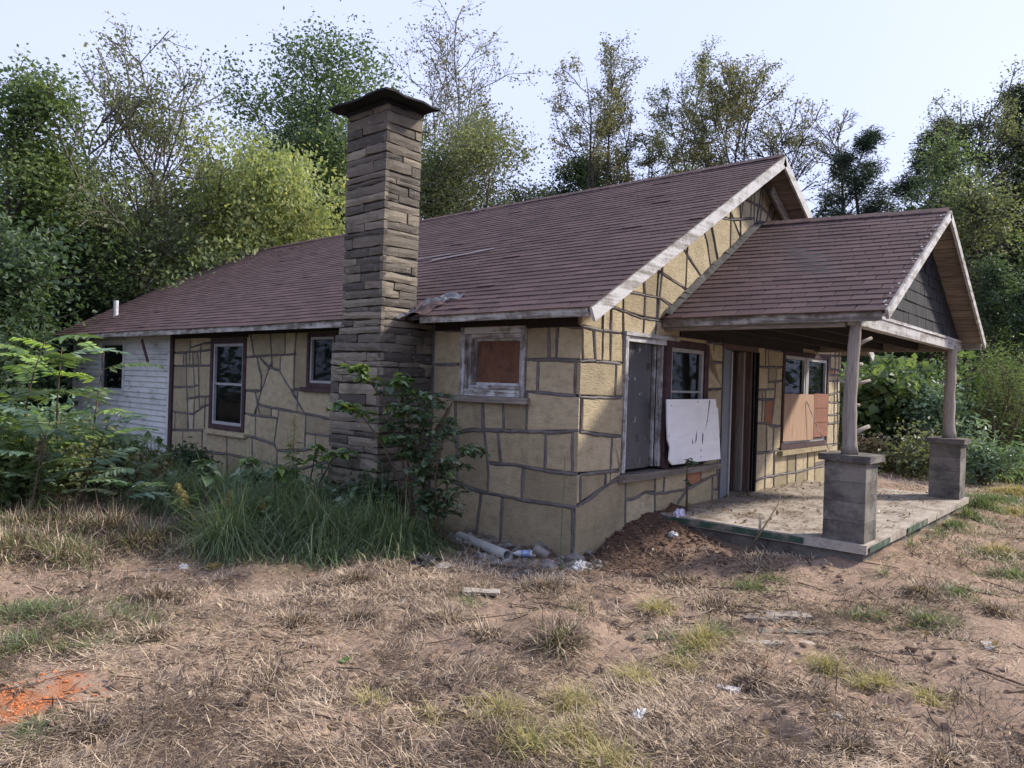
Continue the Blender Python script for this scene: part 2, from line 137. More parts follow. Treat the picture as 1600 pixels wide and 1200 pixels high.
class MB:
    def __init__(s): s.V = []; s.F = []; s.M = []; s.A = []
    def add(s, V, F, m=0, a=None):
        b = len(s.V); s.V.extend([tuple(v) for v in V]); s.F.extend([tuple(b + i for i in f) for f in F]); s.M.extend([m] * len(F))
        s.A.extend([R.random() if a is None else a] * len(V)); return b
    def box(s, x0, x1, y0, y1, z0, z1, m=0, j=0.0, a=None):
        V = [(x, y, z) for x in (x0, x1) for y in (y0, y1) for z in (z0, z1)]
        if j: V = [tuple(c + R.uniform(-j, j) for c in v) for v in V]
        s.add(V, [(0, 1, 3, 2), (4, 6, 7, 5), (0, 4, 5, 1), (2, 3, 7, 6), (0, 2, 6, 4), (1, 5, 7, 3)], m, a)
    def obox(s, o, ex, ey, ez, lx, ly, lz, m=0, j=0.0, a=None):
        """box from corner o along unit vectors"""
        o, ex, ey, ez = (np.array(q, float) for q in (o, ex, ey, ez))
        V = [o + ex * x + ey * y + ez * z for x in (0, lx) for y in (0, ly) for z in (0, lz)]
        if j: V = [v + np.array([R.uniform(-j, j) for _ in range(3)]) for v in V]
        s.add(V, [(0, 1, 3, 2), (4, 6, 7, 5), (0, 4, 5, 1), (2, 3, 7, 6), (0, 2, 6, 4), (1, 5, 7, 3)], m, a)
    def tube(s, pts, rad, n=8, m=0, cap=True, a=None, rough=0.0):
        P = [Vector(p) for p in pts]; V = []; F = []
        for i, p in enumerate(P):
            t = (P[min(i + 1, len(P) - 1)] - P[max(i - 1, 0)]).normalized()
            u = t.orthogonal().normalized() if i == 0 else (u - t * u.dot(t)).normalized()
            vv = t.cross(u); r = rad[i] if hasattr(rad, '__len__') else rad
            for k in range(n):
                q = 2 * math.pi * k / n; rr = r * (1 + R.uniform(-rough, rough))
                V.append(p + (u * math.cos(q) + vv * math.sin(q)) * rr)
        for i in range(len(P) - 1):
            for k in range(n):
                k2 = (k + 1) % n
                F.append((i * n + k, i * n + k2, (i + 1) * n + k2, (i + 1) * n + k))
        if cap: F.append(tuple(range(n - 1, -1, -1))); F.append(tuple((len(P) - 1) * n + k for k in range(n)))
        s.add(V, F, m, a)
    def prism(s, poly, P0, P1, m=0, a=None):
        """poly list of 2D, P0/P1 map 2D->3D for the two faces"""
        n = len(poly); V = [P0(*p) for p in poly] + [P1(*p) for p in poly]
        F = [tuple(range(n)), tuple(range(2 * n - 1, n - 1, -1))] + [(i, n + i, n + (i + 1) % n, (i + 1) % n) for i in range(n)]
        s.add(V, F, m, a)
    def mesh(s, name, mats, smooth=False):
        return mesh_from(name, s.V, s.F, mats, smooth, s.M, {'tint': s.A})
    def part(s, name, mats, parent, smooth=False, **k):
        if not isinstance(mats, (list, tuple)): mats = [mats]
        me = s.mesh(name, mats, smooth)
        if k.pop('fix', True): fix_normals(me)
        return link(name, me, parent, **k)

import bmesh
def fix_normals(me):
    bm = bmesh.new(); bm.from_mesh(me)
    bmesh.ops.recalc_face_normals(bm, faces=bm.faces[:])
    bm.to_mesh(me); bm.free()

def empty(name, loc, label=None, cat=None, group=None):
    return link(name, None, None, loc, label, cat, group)

# ------------------------------------------------------------------ materials
def hexlin(h):
    c = [int(h[i:i + 2], 16) / 255 for i in (0, 2, 4)]
    return tuple(x / 12.92 if x <= .04045 else ((x + .055) / 1.055) ** 2.4 for x in c)

class NT:
    def __init__(s, name):
        s.m = bpy.data.materials.new(name); s.m.use_nodes = True
        s.n = s.m.node_tree.nodes; s.l = s.m.node_tree.links
        s.b = s.n['Principled BSDF']; s.out = s.n['Material Output']
        s.tc = s.n.new('ShaderNodeTexCoord')
    def map(s, scale, src='Object', rot=(0, 0, 0)):
        m = s.n.new('ShaderNodeMapping'); m.inputs['Scale'].default_value = scale if hasattr(scale, '__len__') else (scale,) * 3
        m.inputs['Rotation'].default_value = rot
        s.l.new(s.tc.outputs[src], m.inputs['Vector']); return m.outputs[0]
    def noise(s, scale, detail=5, rough=.6, vec=None, dist=0):
        t = s.n.new('ShaderNodeTexNoise'); t.inputs['Scale'].default_value = 1 if vec is None and hasattr(scale, '__len__') else (scale if not hasattr(scale, '__len__') else 1)
        t.inputs['Detail'].default_value = detail; t.inputs['Roughness'].default_value = rough; t.inputs['Distortion'].default_value = dist
        s.l.new(vec if vec is not None else s.map(scale if hasattr(scale, '__len__') else 1), t.inputs['Vector']); return t.outputs['Fac']
    def ramp(s, fac, stops):
        r = s.n.new('ShaderNodeValToRGB'); e = r.color_ramp.elements
        while len(e) < len(stops): e.new(.5)
        for q, (p, c) in zip(e, stops): q.position = p; q.color = (*c[:3], 1) if len(c) > 2 else (c[0],) * 3 + (1,)
        s.l.new(fac, r.inputs['Fac']); return r.outputs['Color']
    def rng(s, v, a, b, c, d):
        r = s.n.new('ShaderNodeMapRange')
        for k, x in zip(('From Min', 'From Max', 'To Min', 'To Max'), (a, b, c, d)): r.inputs[k].default_value = x
        s.l.new(v, r.inputs['Value']); return r.outputs[0]
    def mix(s, f, a, b, t='MIX'):
        m = s.n.new('ShaderNodeMix'); m.data_type = 'RGBA'; m.blend_type = t; m.clamp_factor = True
        for k, x in (('Factor', f), ('A', a), ('B', b)):
            i = m.inputs[k]
            if isinstance(x, bpy.types.NodeSocket): s.l.new(x, i)
            elif k == 'Factor': i.default_value = x
            else: i.default_value = (*x[:3], 1)
        return m.outputs['Result']
    def math(s, op, a, b=None):
        m = s.n.new('ShaderNodeMath'); m.operation = op
        for i, x in enumerate((a, b)):
            if x is None: continue
            if isinstance(x, bpy.types.NodeSocket): s.l.new(x, m.inputs[i])
            else: m.inputs[i].default_value = x
        return m.outputs[0]
    def attr(s, name):
        a = s.n.new('ShaderNodeAttribute'); a.attribute_name = name; return a
    def orand(s):
        return s.n.new('ShaderNodeObjectInfo').outputs['Random']
    def tint(s):
        return s.math('FRACT', s.math('ADD', s.attr('tint').outputs['Fac'], s.orand()))
    def bump(s, h, strength=.5, dist=.01):
        b = s.n.new('ShaderNodeBump'); b.inputs['Strength'].default_value = strength; b.inputs['Distance'].default_value = dist
        s.l.new(h, b.inputs['Height']); s.l.new(b.outputs[0], s.b.inputs['Normal']); return b
    def done(s, col, rough=.85, spec=.3):
        if isinstance(col, bpy.types.NodeSocket): s.l.new(col, s.b.inputs['Base Color'])
        else: s.b.inputs['Base Color'].default_value = (*col, 1)
        if isinstance(rough, bpy.types.NodeSocket): s.l.new(rough, s.b.inputs['Roughness'])
        else: s.b.inputs['Roughness'].default_value = rough
        s.b.inputs['Specular IOR Level'].default_value = spec
        return s.m

def simple(name, c0, c1, scale=6, bump=.3, bscale=None, bdist=.006, rough=.85, tint=.12, spec=.3, detail=6, stain=None):
    t = NT(name)
    col = t.ramp(t.noise(scale, detail, .65), [(.3, c0), (.7, c1)])
    if stain:
        sc, sf, slo, shi = stain
        col = t.mix(t.rng(t.noise(sf, 6, .7), slo, shi, 0, 1), col, sc)
    if tint: 
        v = t.rng(t.tint(), 0, 1, 1 - tint, 1 + tint)
        col = t.mix(1.0, col, _grey(t, v), 'MULTIPLY')
    t.bump(t.noise(bscale or scale * 4 if not hasattr(scale, '__len__') else (bscale or tuple(x * 4 for x in scale)), 6, .7), bump, bdist)
    return t.done(col, rough, spec)

def _grey(t, v):
    c = t.n.new('ShaderNodeCombineColor')
    for k in range(3): t.l.new(v, c.inputs[k])
    return c.outputs[0]

# stucco stones
def mk_stucco(name, a, b, c):
    t = NT(name)
    f = t.math('ADD', t.math('MULTIPLY', t.noise(1.3, 4), .5), t.math('MULTIPLY', t.tint(), .5))
    col = t.ramp(f, [(.25, a), (.5, b), (.78, c)])
    col = t.mix(t.rng(t.noise((7, 7, 12), 7, .75), .45, .70, 0, .55), col, tuple(x * .60 for x in a))
    col = t.mix(t.rng(t.noise((3, 3, 6), 6, .7, None, 1.5), .55, .75, 0, .4), col, tuple(min(1, x * 1.12) for x in c))
    col = t.mix(t.rng(t.noise((2.3, 2.3, 1.1), 5, .7), .54, .78, 0, .6), col, (.20, .175, .115))
    col = t.mix(t.rng(t.noise((5, 5, 1.2), 6, .8), .62, .8, 0, .5), col, (.10, .085, .06))
    col = t.mix(t.rng(t.noise(40, 3, .7), .68, .78, 0, .5), col, (.5, .42, .3))
    vec = t.map((26, 26, 70), rot=(.25, .2, 0))
    h = t.math('ADD', t.noise(1, 5, .65, vec, .6), t.math('MULTIPLY', t.noise(140, 2), .35))
    t.bump(h, 1.0, .016)
    return t.done(col, .9, .2)
m_stone = mk_stucco('tan_stucco', (.305, .256, .168), (.44, .366, .236), (.535, .450, .305))
m_stone_red = mk_stucco('red_stucco', (.30, .13, .075), (.38, .17, .10), (.42, .22, .13))
m_mortar = simple('mortar', (.075, .066, .066), (.17, .155, .15), 7, .6, 30, .008, tint=.1, stain=((.22, .19, .16), 11, .58, .72))
m_chim = None
def mk_chim():
    t = NT('chimney_stone')
    f = t.math('ADD', t.math('MULTIPLY', t.noise(4, 5), .45), t.math('MULTIPLY', t.tint(), .55))
    col = t.ramp(f, [(.22, (.090, .081, .070)), (.45, (.160, .141, .117)), (.62, (.235, .205, .162)), (.82, (.34, .298, .225))])
    col = t.mix(t.rng(t.noise(2.0, 6, .7), .47, .68, 0, .75), col, (.055, .049, .046))
    col = t.mix(t.rng(t.noise((9, 9, 16), 7, .8), .585, .66, 0, .75), col, (.40, .37, .32))
    vec = t.map((14, 14, 60))
    t.bump(t.math('ADD', t.noise(1, 6, .7, vec, 1.2), t.math('MULTIPLY', t.noise(70, 4), .4)), .9, .02)
    return t.done(col, .92, .2)
m_chim = mk_chim()
m_chim_joint = simple('chimney_joint', (.03, .026, .024), (.07, .06, .054), 20, .6, 60, tint=0)

def mk_shingle():
    t = NT('roof_shingle')
    f = t.math('ADD', t.math('MULTIPLY', t.noise(1.1, 5, .65), .35), t.math('MULTIPLY', t.tint(), .65))
    col = t.ramp(f, [(.2, (.082, .054, .052)), (.5, (.097, .064, .061)), (.8, (.114, .076, .073))])
    col = t.mix(t.rng(t.noise((.5, 1.6, .5), 6, .7), .50, .72, 0, .55), col, (.055, .045, .047))
    col = t.mix(t.rng(t.noise(1.7, 6, .75), .58, .78, 0, .3), col, (.15, .11, .107))
    col = t.mix(t.rng(t.noise(260, 2), .55, .75, 0, .4), col, (.19, .15, .15))
    col = t.mix(t.rng(t.noise(30, 4, .8), .70, .76, 0, .6), col, (.24, .2, .19))
    t.bump(t.noise(320, 2), .5, .004)
    return t.done(col, .9, .15)
m_shingle = mk_shingle()
m_felt = simple('roof_felt', (.035, .03, .03), (.06, .05, .05), 5, .3, 60)
m_grey_sheet = simple('grey_flashing', (.08, .08, .085), (.17, .17, .18), 9, .4, 30, rough=.6, spec=.5, stain=((.04, .04, .04), 12, .55, .7))

def mk_wood(name, a, b, c, peel=None, axis='x', amt=.5, tint=.15):
    t = NT(name)
    sc = {'x': (2.5, 40, 40), 'y': (40, 2.5, 40), 'z': (40, 40, 2.5)}[axis]
    g = t.noise(1, 6, .65, t.map(sc), .8)
    col = t.ramp(g, [(.25, a), (.5, b), (.78, c)])
    if peel:
        sc2 = tuple(x * .35 for x in sc)
        msk = t.rng(t.math('ADD', t.math('MULTIPLY', t.noise(1, 7, .75, t.map(sc2)), .6), t.math('MULTIPLY', t.noise(6, 5, .7), .4)), amt - .05, amt + .05, 0, 1)
        col = t.mix(msk, col, peel)
    col = t.mix(1.0, col, _grey(t, t.rng(t.tint(), 0, 1, 1 - tint, 1 + tint)), 'MULTIPLY')
    t.bump(g, .5, .006)
    return t.done(col, .85, .25)
W_DK, W_MD, W_LT = (.06, .05, .042), (.19, .165, .14), (.33, .29, .25)
m_wood_x = mk_wood('weathered_wood_x', W_DK, W_MD, W_LT, axis='x')
m_wood_y = mk_wood('weathered_wood_y', W_DK, W_MD, W_LT, axis='y')
m_wood_z = mk_wood('post_wood', (.13, .11, .095), (.27, .24, .205), (.38, .34, .30), axis='z')
m_pwhite_x = mk_wood('peeling_white_x', W_DK, (.21, .195, .18), (.31, .295, .28), (.44, .44, .44), 'x', .48)
m_pwhite_y = mk_wood('peeling_white_y', W_DK, (.2, .17, .14), (.32, .28, .24), (.55, .55, .54), 'y', .47)
m_pwhite_z = mk_wood('peeling_white_z', W_DK, (.18, .16, .145), (.28, .26, .24), (.52, .52, .53), 'z', .5)
m_fascia_y = mk_wood('stained_fascia', (.04, .034, .028), (.15, .132, .112), (.27, .245, .21), (.42, .405, .375), 'y', .52)
m_maroon = simple('maroon_trim', (.045, .026, .028), (.085, .05, .055), 9, .4, 40, stain=((.02, .015, .015), 6, .55, .7))
m_alu = simple('window_alloy', (.27, .265, .26), (.40, .40, .40), 14, .2, 60, rough=.5, spec=.5, stain=((.2, .19, .18), 9, .58, .75))
m_siding = None
def mk_siding():
    t = NT('white_siding')
    col = t.ramp(t.noise((.8, .8, 3), 5), [(.3, (.50, .515, .50)), (.7, (.62, .63, .61))])
    col = t.mix(t.rng(t.noise((2.5, 2.5, 6), 7, .75), .50, .72, 0, .85), col, (.20, .19, .15))
    t.bump(t.noise((3, 3, 60), 4), .15, .004)
    return t.done(col, .6, .35)
m_siding = mk_siding()
m_dark = simple('dark_void', (.006, .006, .007), (.012, .012, .012), 4, 0, tint=0, spec=.05)
def mk_glass():
    t = NT('window_glass')
    t.b.inputs['Base Color'].default_value = (.012, .016, .02, 1)
    t.b.inputs['Roughness'].default_value = .07
    t.b.inputs['Specular IOR Level'].default_value = .5
    tr = t.n.new('ShaderNodeBsdfTransparent'); tr.inputs[0].default_value = (.75, .8, .82, 1)
    mx = t.n.new('ShaderNodeMixShader'); fr = t.n.new('ShaderNodeFresnel'); fr.inputs[0].default_value = 1.5
    gl = t.n.new('ShaderNodeBsdfGlossy'); gl.inputs['Roughness'].default_value = .03; gl.inputs['Color'].default_value = (.42, .46, .5, 1)
    d = t.n.new('ShaderNodeBump'); d.inputs['Strength'].default_value = .05; d.inputs['Distance'].default_value = .01
    t.l.new(t.noise(3, 2), d.inputs['Height']); t.l.new(d.outputs[0], gl.inputs['Normal'])
    t.l.new(fr.outputs[0], mx.inputs[0]); t.l.new(tr.outputs[0], mx.inputs[1]); t.l.new(gl.outputs[0], mx.inputs[2])
    m2 = t.n.new('ShaderNodeMixShader'); t.l.new(t.rng(t.noise(3, 3, .5), .45, .75, .05, .18), m2.inputs[0])
    df = t.n.new('ShaderNodeBsdfDiffuse'); df.inputs[0].default_value = (.05, .055, .055, 1)
    t.l.new(mx.outputs[0], m2.inputs[1]); t.l.new(df.outputs[0], m2.inputs[2])
    t.l.new(m2.outputs[0], t.out.inputs['Surface']); return t.m
m_glass = mk_glass()
m_teal = simple('teal_curtain', (.02, .42, .62), (.05, .58, .78), 7, .4, 20)
m_cream = simple('cream_cloth', (.5, .45, .28), (.7, .63, .42), 9, .4, 20)
def mk_concrete(name, a, b, dk, lt, lo=.45):
    t = NT(name)
    col = t.ramp(t.noise(5, 7, .7), [(.3, a), (.7, b)])
    col = t.mix(t.rng(t.noise((2.2, 2.2, 3.5), 7, .75), lo, lo + .18, 0, .85), col, dk)
    col = t.mix(t.rng(t.noise(14, 6, .8), .60, .72, 0, .6), col, lt)
    col = t.mix(1.0, col, _grey(t, t.rng(t.tint(), 0, 1, .8, 1.15)), 'MULTIPLY')
    t.bump(t.math('ADD', t.noise(60, 5, .7), t.math('MULTIPLY', t.noise(9, 4), .6)), .6, .01)
    return t.done(col, .92, .2)
m_block = mk_concrete('concrete_block', (.15, .14, .125), (.23, .212, .188), (.05, .047, .046), (.36, .345, .32), .43)
m_slab = mk_concrete('porch_concrete', (.29, .255, .22), (.40, .36, .315), (.13, .10, .08), (.48, .45, .41), .47)
m_green = simple('green_paint', (.035, .075, .05), (.06, .105, .075), 7, .4, 30, stain=((.20, .18, .15), 7, .52, .62))
m_white_board = None
def mk_wboard():
    t = NT('white_board')
    col = t.ramp(t.noise((3, 3, 12), 6, .7), [(.3, (.74, .74, .76)), (.65, (.86, .86, .88))])
    col = t.mix(t.rng(t.noise((2, 2, 9), 7, .8), .62, .75, 0, .5), col, (.33, .31, .29))
    col = t.mix(t.rng(t.noise((9, 9, 5), 4, .6), .70, .73, 0, 1), col, (.05, .045, .04))
    t.bump(t.noise((6, 6, 50), 5), .3, .004)
    return t.done(col, .6, .35)
m_white_board = mk_wboard()
m_ply = mk_wood('plywood', (.22, .13, .09), (.35, .235, .165), (.42, .30, .22), axis='z', tint=.02)
m_redboard = simple('red_board', (.17, .075, .05), (.24, .11, .075), (5, 5, 9), .3, 40, tint=.08)
m_rustboard = simple('rust_board', (.11, .055, .033), (.19, .092, .055), (8, 8, 5), .4, 40, stain=((.05, .03, .025), 5, .55, .7))
m_greysheet = None
def mk_greysheet():
    t = NT('grey_painted_sheet')
    col = t.ramp(t.noise((2, 2, 1), 5), [(.3, (.038, .040, .046)), (.7, (.08, .082, .092))])
    col = t.mix(t.rng(t.noise((4, 4, 2.5), 6, .7), .60, .63, 0, 1), col, (.012, .012, .013))
    col = t.mix(t.rng(t.noise((9, 9, 6), 6, .75), .63, .66, 0, .9), col, (.42, .42, .44))
    t.bump(t.noise(20, 5), .15, .004)
    return t.done(col, .45, .4)
m_greysheet = mk_greysheet()
m_doorgrey = simple('grey_door_paint', (.13, .145, .175), (.18, .195, .23), 4, .15, 30, rough=.5)
m_browntrim = mk_wood('brown_jamb', (.035, .02, .016), (.10, .065, .055), (.18, .135, .12), axis='z')
m_darkwood = mk_wood('shade_dark_wood', (.010, .009, .010), (.022, .018, .018), (.045, .036, .032), axis='x')  # dark wood; near-black tone stands in for deep shade under porch and eave
m_darkshake = simple('charcoal_shake', (.009, .010, .015), (.020, .023, .031), (20, 20, 4), .5, 60, tint=.3, stain=((.085, .09, .10), 14, .64, .78))
m_cap = simple('chimney_cap', (.010, .010, .012), (.020, .020, .024), 8, .4, 30)
m_pvc = simple('grey_pvc', (.34, .34, .32), (.48, .48, .46), 8, .2, 40, rough=.5, stain=((.16, .13, .1), 7, .55, .7))
m_white_plastic = simple('white_plastic', (.34, .34, .34), (.66, .66, .67), 14, .3, 30, rough=.4, tint=.05)
m_black_plastic = simple('black_plastic', (.01, .01, .011), (.022, .022, .024), 9, .4, 20, rough=.4, spec=.5)
m_pink = simple('pink_wrapper', (.45, .18, .2), (.6, .5, .5), 18, .3, 40, rough=.5)
m_blue = simple('blue_label', (.05, .13, .35), (.4, .5, .65), 24, .2, 40, rough=.4)
m_tin = simple('rusty_tin', (.16, .14, .12), (.32, .31, .3), 10, .3, 40, rough=.45, stain=((.12, .06, .03), 9, .5, .68))
m_purple = simple('lilac_plastic', (.38, .36, .55), (.7, .68, .8), 22, .3, 40, rough=.45)

# foliage
def mk_leaf(name, stops, trans=.4, clump=.25, spec=.35, rough=.5, gain=1.22):
    t = NT(name)
    a = t.attr('rnd').outputs['Fac']
    f = t.math('ADD', t.math('MULTIPLY', a, 1 - clump), t.math('MULTIPLY', t.noise(.55, 3), clump))
    col = t.ramp(f, [(p_, tuple(x * gain for x in c_)) for p_, c_ in stops])
    t.l.new(col, t.b.inputs['Base Color'])
    t.b.inputs['Roughness'].default_value = rough
    t.b.inputs['Specular IOR Level'].default_value = spec
    tr = t.n.new('ShaderNodeBsdfTranslucent'); t.l.new(t.mix(1.0, col, (1.5, 1.5, .8), 'MULTIPLY'), tr.inputs[0])
    mx = t.n.new('ShaderNodeMixShader'); mx.inputs[0].default_value = trans
    t.l.new(t.b.outputs[0], mx.inputs[1]); t.l.new(tr.outputs[0], mx.inputs[2]); t.l.new(mx.outputs[0], t.out.inputs['Surface'])
    return t.m
LEAF = {
 'green': mk_leaf('leaf_green', [(.1, (.045, .078, .035)), (.5, (.085, .130, .055)), (.9, (.15, .19, .08))]),
 'dark': mk_leaf('leaf_dark', [(.1, (.026, .050, .032)), (.5, (.050, .082, .047)), (.9, (.085, .122, .065))]),
 'olive': mk_leaf('leaf_olive', [(.1, (.062, .082, .046)), (.5, (.105, .130, .072)), (.8, (.165, .170, .090)), (.97, (.25, .18, .075))]),
 'pale': mk_leaf('leaf_pale', [(.1, (.11, .155, .070)), (.5, (.20, .245, .110)), (.8, (.30, .31, .13)), (.98, (.38, .33, .12))], .4),
 'brown': mk_leaf('leaf_brown', [(.1, (.070, .082, .048)), (.5, (.115, .120, .066)), (.8, (.165, .145, .075)), (.97, (.20, .14, .07))]),
 'pine': mk_leaf('needle_green', [(.1, (.022, .040, .028)), (.6, (.045, .070, .045)), (.95, (.085, .108, .058))], .15),
 'bright': mk_leaf('leaf_bright', [(.1, (.10, .18, .055)), (.5, (.20, .31, .085)), (.9, (.36, .45, .13))], .4),
 'blue': mk_leaf('leaf_bluegreen', [(.1, (.06, .115, .075)), (.5, (.115, .185, .12)), (.9, (.25, .32, .23))], .3),
 'yellow': mk_leaf('leaf_yellow', [(.1, (.20, .16, .06)), (.5, (.32, .265, .11)), (.9, (.45, .39, .2))], .35),
 'dry': mk_leaf('leaf_dry', [(.1, (.09, .062, .04)), (.5, (.16, .115, .07)), (.9, (.28, .22, .15))], .2),
 'grass': mk_leaf('grass_green', [(.05, (.050, .078, .032)), (.45, (.092, .130, .055)), (.75, (.16, .185, .080)), (.95, (.33, .28, .16))], .3, .4),
 'grassdk': mk_leaf('grass_lush', [(.05, (.055, .088, .045)), (.45, (.105, .150, .078)), (.75, (.18, .215, .11)), (.95, (.36, .33, .20))], .3, .4),
 'straw': mk_leaf('straw_blade', [(.03, (.06, .045, .035)), (.25, (.19, .143, .106)), (.52, (.38, .30, .222)), (.82, (.54, .445, .335)), (.98, (.66, .57, .45))], .15, .35, .2, .8),
 'thatch': mk_leaf('dark_thatch', [(.05, (.035, .026, .021)), (.5, (.085, .062, .048)), (.95, (.17, .13, .10))], .1, .35, .2, .85),
 'strawyel': mk_leaf('yellow_grass', [(.05, (.14, .135, .055)), (.5, (.27, .24, .105)), (.95, (.44, .37, .19))], .25, .35, .2, .7),
}
m_bark = simple('bark', (.045, .038, .032), (.10, .088, .075), (8, 8, 2), .7, (40, 40, 8), .02, tint=.2)
m_bark_pale = simple('pale_bark', (.10, .09, .078), (.19, .17, .15), (8, 8, 2), .6, (40, 40, 8), .02, tint=.2)
m_stem = simple('weed_stem', (.06, .045, .03), (.12, .085, .06), 12, .3, 40, tint=.2)
m_stem_g = simple('green_stem', (.05, .07, .03), (.10, .12, .05), 12, .3, 40, tint=.2)

# ================================================================== TERRAIN
MX = [-2, 0, .36, .72, 1.23, 1.6, 1.9, 2.3, 2.7]
MZ = [0, -.01, .05, .17, .27, .34, .37, .22, .05]
HEAPS = [(-2.74, 5.2, .8, .18), (-4.0, 3.5, .9, .16), (-3.1, 3.2, .6, .12), (-1.9, -1.5, .35, .07), (-2.6, 2.2, .7, .08), (-5.2, 5.4, 1.2, .2), (1.2, -1.75, .3, .07), (.7, -1.1, .35, .08)]
def ground_z(x, y):
    x = np.asarray(x, float); y = np.asarray(y, float)
    near = np.clip(1.2 - np.hypot(x + 2, y + 1) / 25, .15, 1)
    z = .10 * (fbm(x * .35 + 7, y * .35, 3, 3) - .5) + near * (.075 * (fbm(x * 1.7, y * 1.7, 5, 4) - .5) + .045 * (fbm(x * 6.5, y * 6.5, 9, 3) - .5))
    z = z - near * .05 * np.clip(fbm(x * 2.6 + 40, y * 2.6, 77, 2) - .62, 0, 1) * 4
    out = np.maximum(0, -y)
    m = np.interp(x, MX, MZ) * np.exp(-(out / .62) ** 1.4)
    m = np.where(y > .05, 0, m)
    churn = np.exp(-((x - 1.0) / 1.3) ** 2 - (np.minimum(0, y + .5) / .8) ** 2)
    z = z + m + churn * .09 * (fbm(x * 5, y * 5, 21, 4) - .45)
    for hx, hy, hr, ha in HEAPS:
        z = z + ha * np.exp(-((x - hx) ** 2 + (y - hy) ** 2) / hr ** 2) * (.6 + .8 * fbm(x * 3, y * 3, 31, 3))
    sd_ = np.hypot(np.maximum(0, np.maximum(1.7 - x, x - 6.6)), np.maximum(0, np.maximum(-2.33 - y, y + .2)))
    z = z + .11 * np.exp(-(sd_ / .35) ** 2) * (y < -1.9) * (.5 + .9 * fbm(x * 3, y * 3, 51, 2))
    # tyre tracks running past the porch corner
    for k, (px, py, dx, dy) in enumerate(((-1.9, -1.75, .86, .32), (-1.2, -3.0, .8, .6), (-3.39, -1.57, 0.67, 0.91), (-.35, -3.1, .8, .6))):
        L = math.hypot(dx, dy); dx /= L; dy /= L
        a = (x - px) * dx + (y - py) * dy; b = -(x - px) * dy + (y - py) * dx
        z = z - .036 * np.exp(-(b / .16) ** 2) * np.exp(-(a / 1.6) ** 2) * (1 + .9 * np.sin(a * 42))
    z = z + np.where((x > 0) & (x < 8.2) & (y > -.0) & (y < 14.5), -.15, 0)
    return z - .02
def gz(x, y): return float(ground_z(x, y))

def make_ground():
    yaw = math.atan2(.66, .75)            # direction of view in the xy plane
    half = math.radians(52)
    fa = np.linspace(-half, half, 460)
    ba = np.linspace(half, 2 * math.pi - half, 50)[1:-1]
    ang = np.concatenate([fa, ba]) + yaw
    r = np.concatenate([[.4, 1.0, 1.6], np.geomspace(2.2, 22, 250), np.geomspace(23.5, 72, 26)])
    A, Rr = np.meshgrid(ang, r)
    X = CAM[0] + Rr * np.cos(A); Y = CAM[1] + Rr * np.sin(A)
    Z = ground_z(X, Y)
    na, nr = len(ang), len(r)
    V = np.stack([X, Y, Z], -1).reshape(-1, 3)
    i, j = np.meshgrid(np.arange(na), np.arange(nr - 1)); i2 = (i + 1) % na
    F = np.stack([j * na + i, j * na + i2, (j + 1) * na + i2, (j + 1) * na + i], -1).reshape(-1, 4)
    c = len(V); V = np.vstack([V, [[CAM[0], CAM[1], float(ground_z(CAM[0], CAM[1]))]]])
    F3 = [(c, k, (k + 1) % na) for k in range(na)]
    x, y = V[:, 0], V[:, 1]
    orange = np.clip(1.2 - np.hypot((x + 4.80) / .40, (y + .02) / .28) + 1.3 * (fbm(x * 6, y * 6, 8) - .5), 0, 1)
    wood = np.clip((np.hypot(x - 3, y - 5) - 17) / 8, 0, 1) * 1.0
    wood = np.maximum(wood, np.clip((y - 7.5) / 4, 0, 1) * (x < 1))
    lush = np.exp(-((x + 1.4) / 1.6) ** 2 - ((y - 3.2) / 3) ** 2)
    mound = np.interp(x, [-.6, .3, 3, 3.6], [0, 1, 1, 0]) * np.exp(-(np.maximum(0, -y) / 1.1) ** 2) * (y < .2)
    me = mesh_from('ground', V, [tuple(f) for f in F] + F3, [m_ground], True, None, {'orange': orange, 'wood': wood, 'lush': lush, 'mound': mound})
    return link('ground', me, kind='structure')

def mk_ground():
    t = NT('red_clay_ground')
    n1 = t.noise(1.6, 6, .65); n2 = t.noise(9, 6, .7); n3 = t.noise(60, 4, .7)
    col = t.ramp(t.math('ADD', t.math('MULTIPLY', n1, .6), t.math('MULTIPLY', n2, .4)), [(.3, (.16, .115, .086)), (.47, (.295, .212, .156)), (.62, (.40, .29, .212)), (.8, (.49, .375, .282))])
    col = t.mix(t.rng(n3, .5, .72, 0, .6), col, (.085, .062, .05))
    col = t.mix(t.rng(t.noise(.8, 4), .5, .72, 0, .5), col, (.33, .20, .135))
    col = t.mix(t.attr('mound').outputs['Fac'], col, t.ramp(t.noise(7, 6, .7), [(.3, (.07, .042, .03)), (.7, (.155, .092, .066))]))
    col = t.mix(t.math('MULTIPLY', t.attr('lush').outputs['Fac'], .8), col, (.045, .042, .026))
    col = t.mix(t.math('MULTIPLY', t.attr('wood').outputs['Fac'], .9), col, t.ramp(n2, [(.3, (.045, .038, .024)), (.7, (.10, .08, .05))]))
    col = t.mix(t.rng(t.attr('orange').outputs['Fac'], .25, .55, 0, 1), col, t.ramp(n2, [(.3, (.30, .135, .070)), (.7, (.45, .205, .110))]))
    h = t.math('ADD', t.math('MULTIPLY', t.noise(26, 6, .75), .7), t.math('MULTIPLY', t.noise(120, 4, .7), .3))
    t.bump(h, .9, .03)
    return t.done(col, .95, .15)
m_ground = mk_ground()
make_ground()

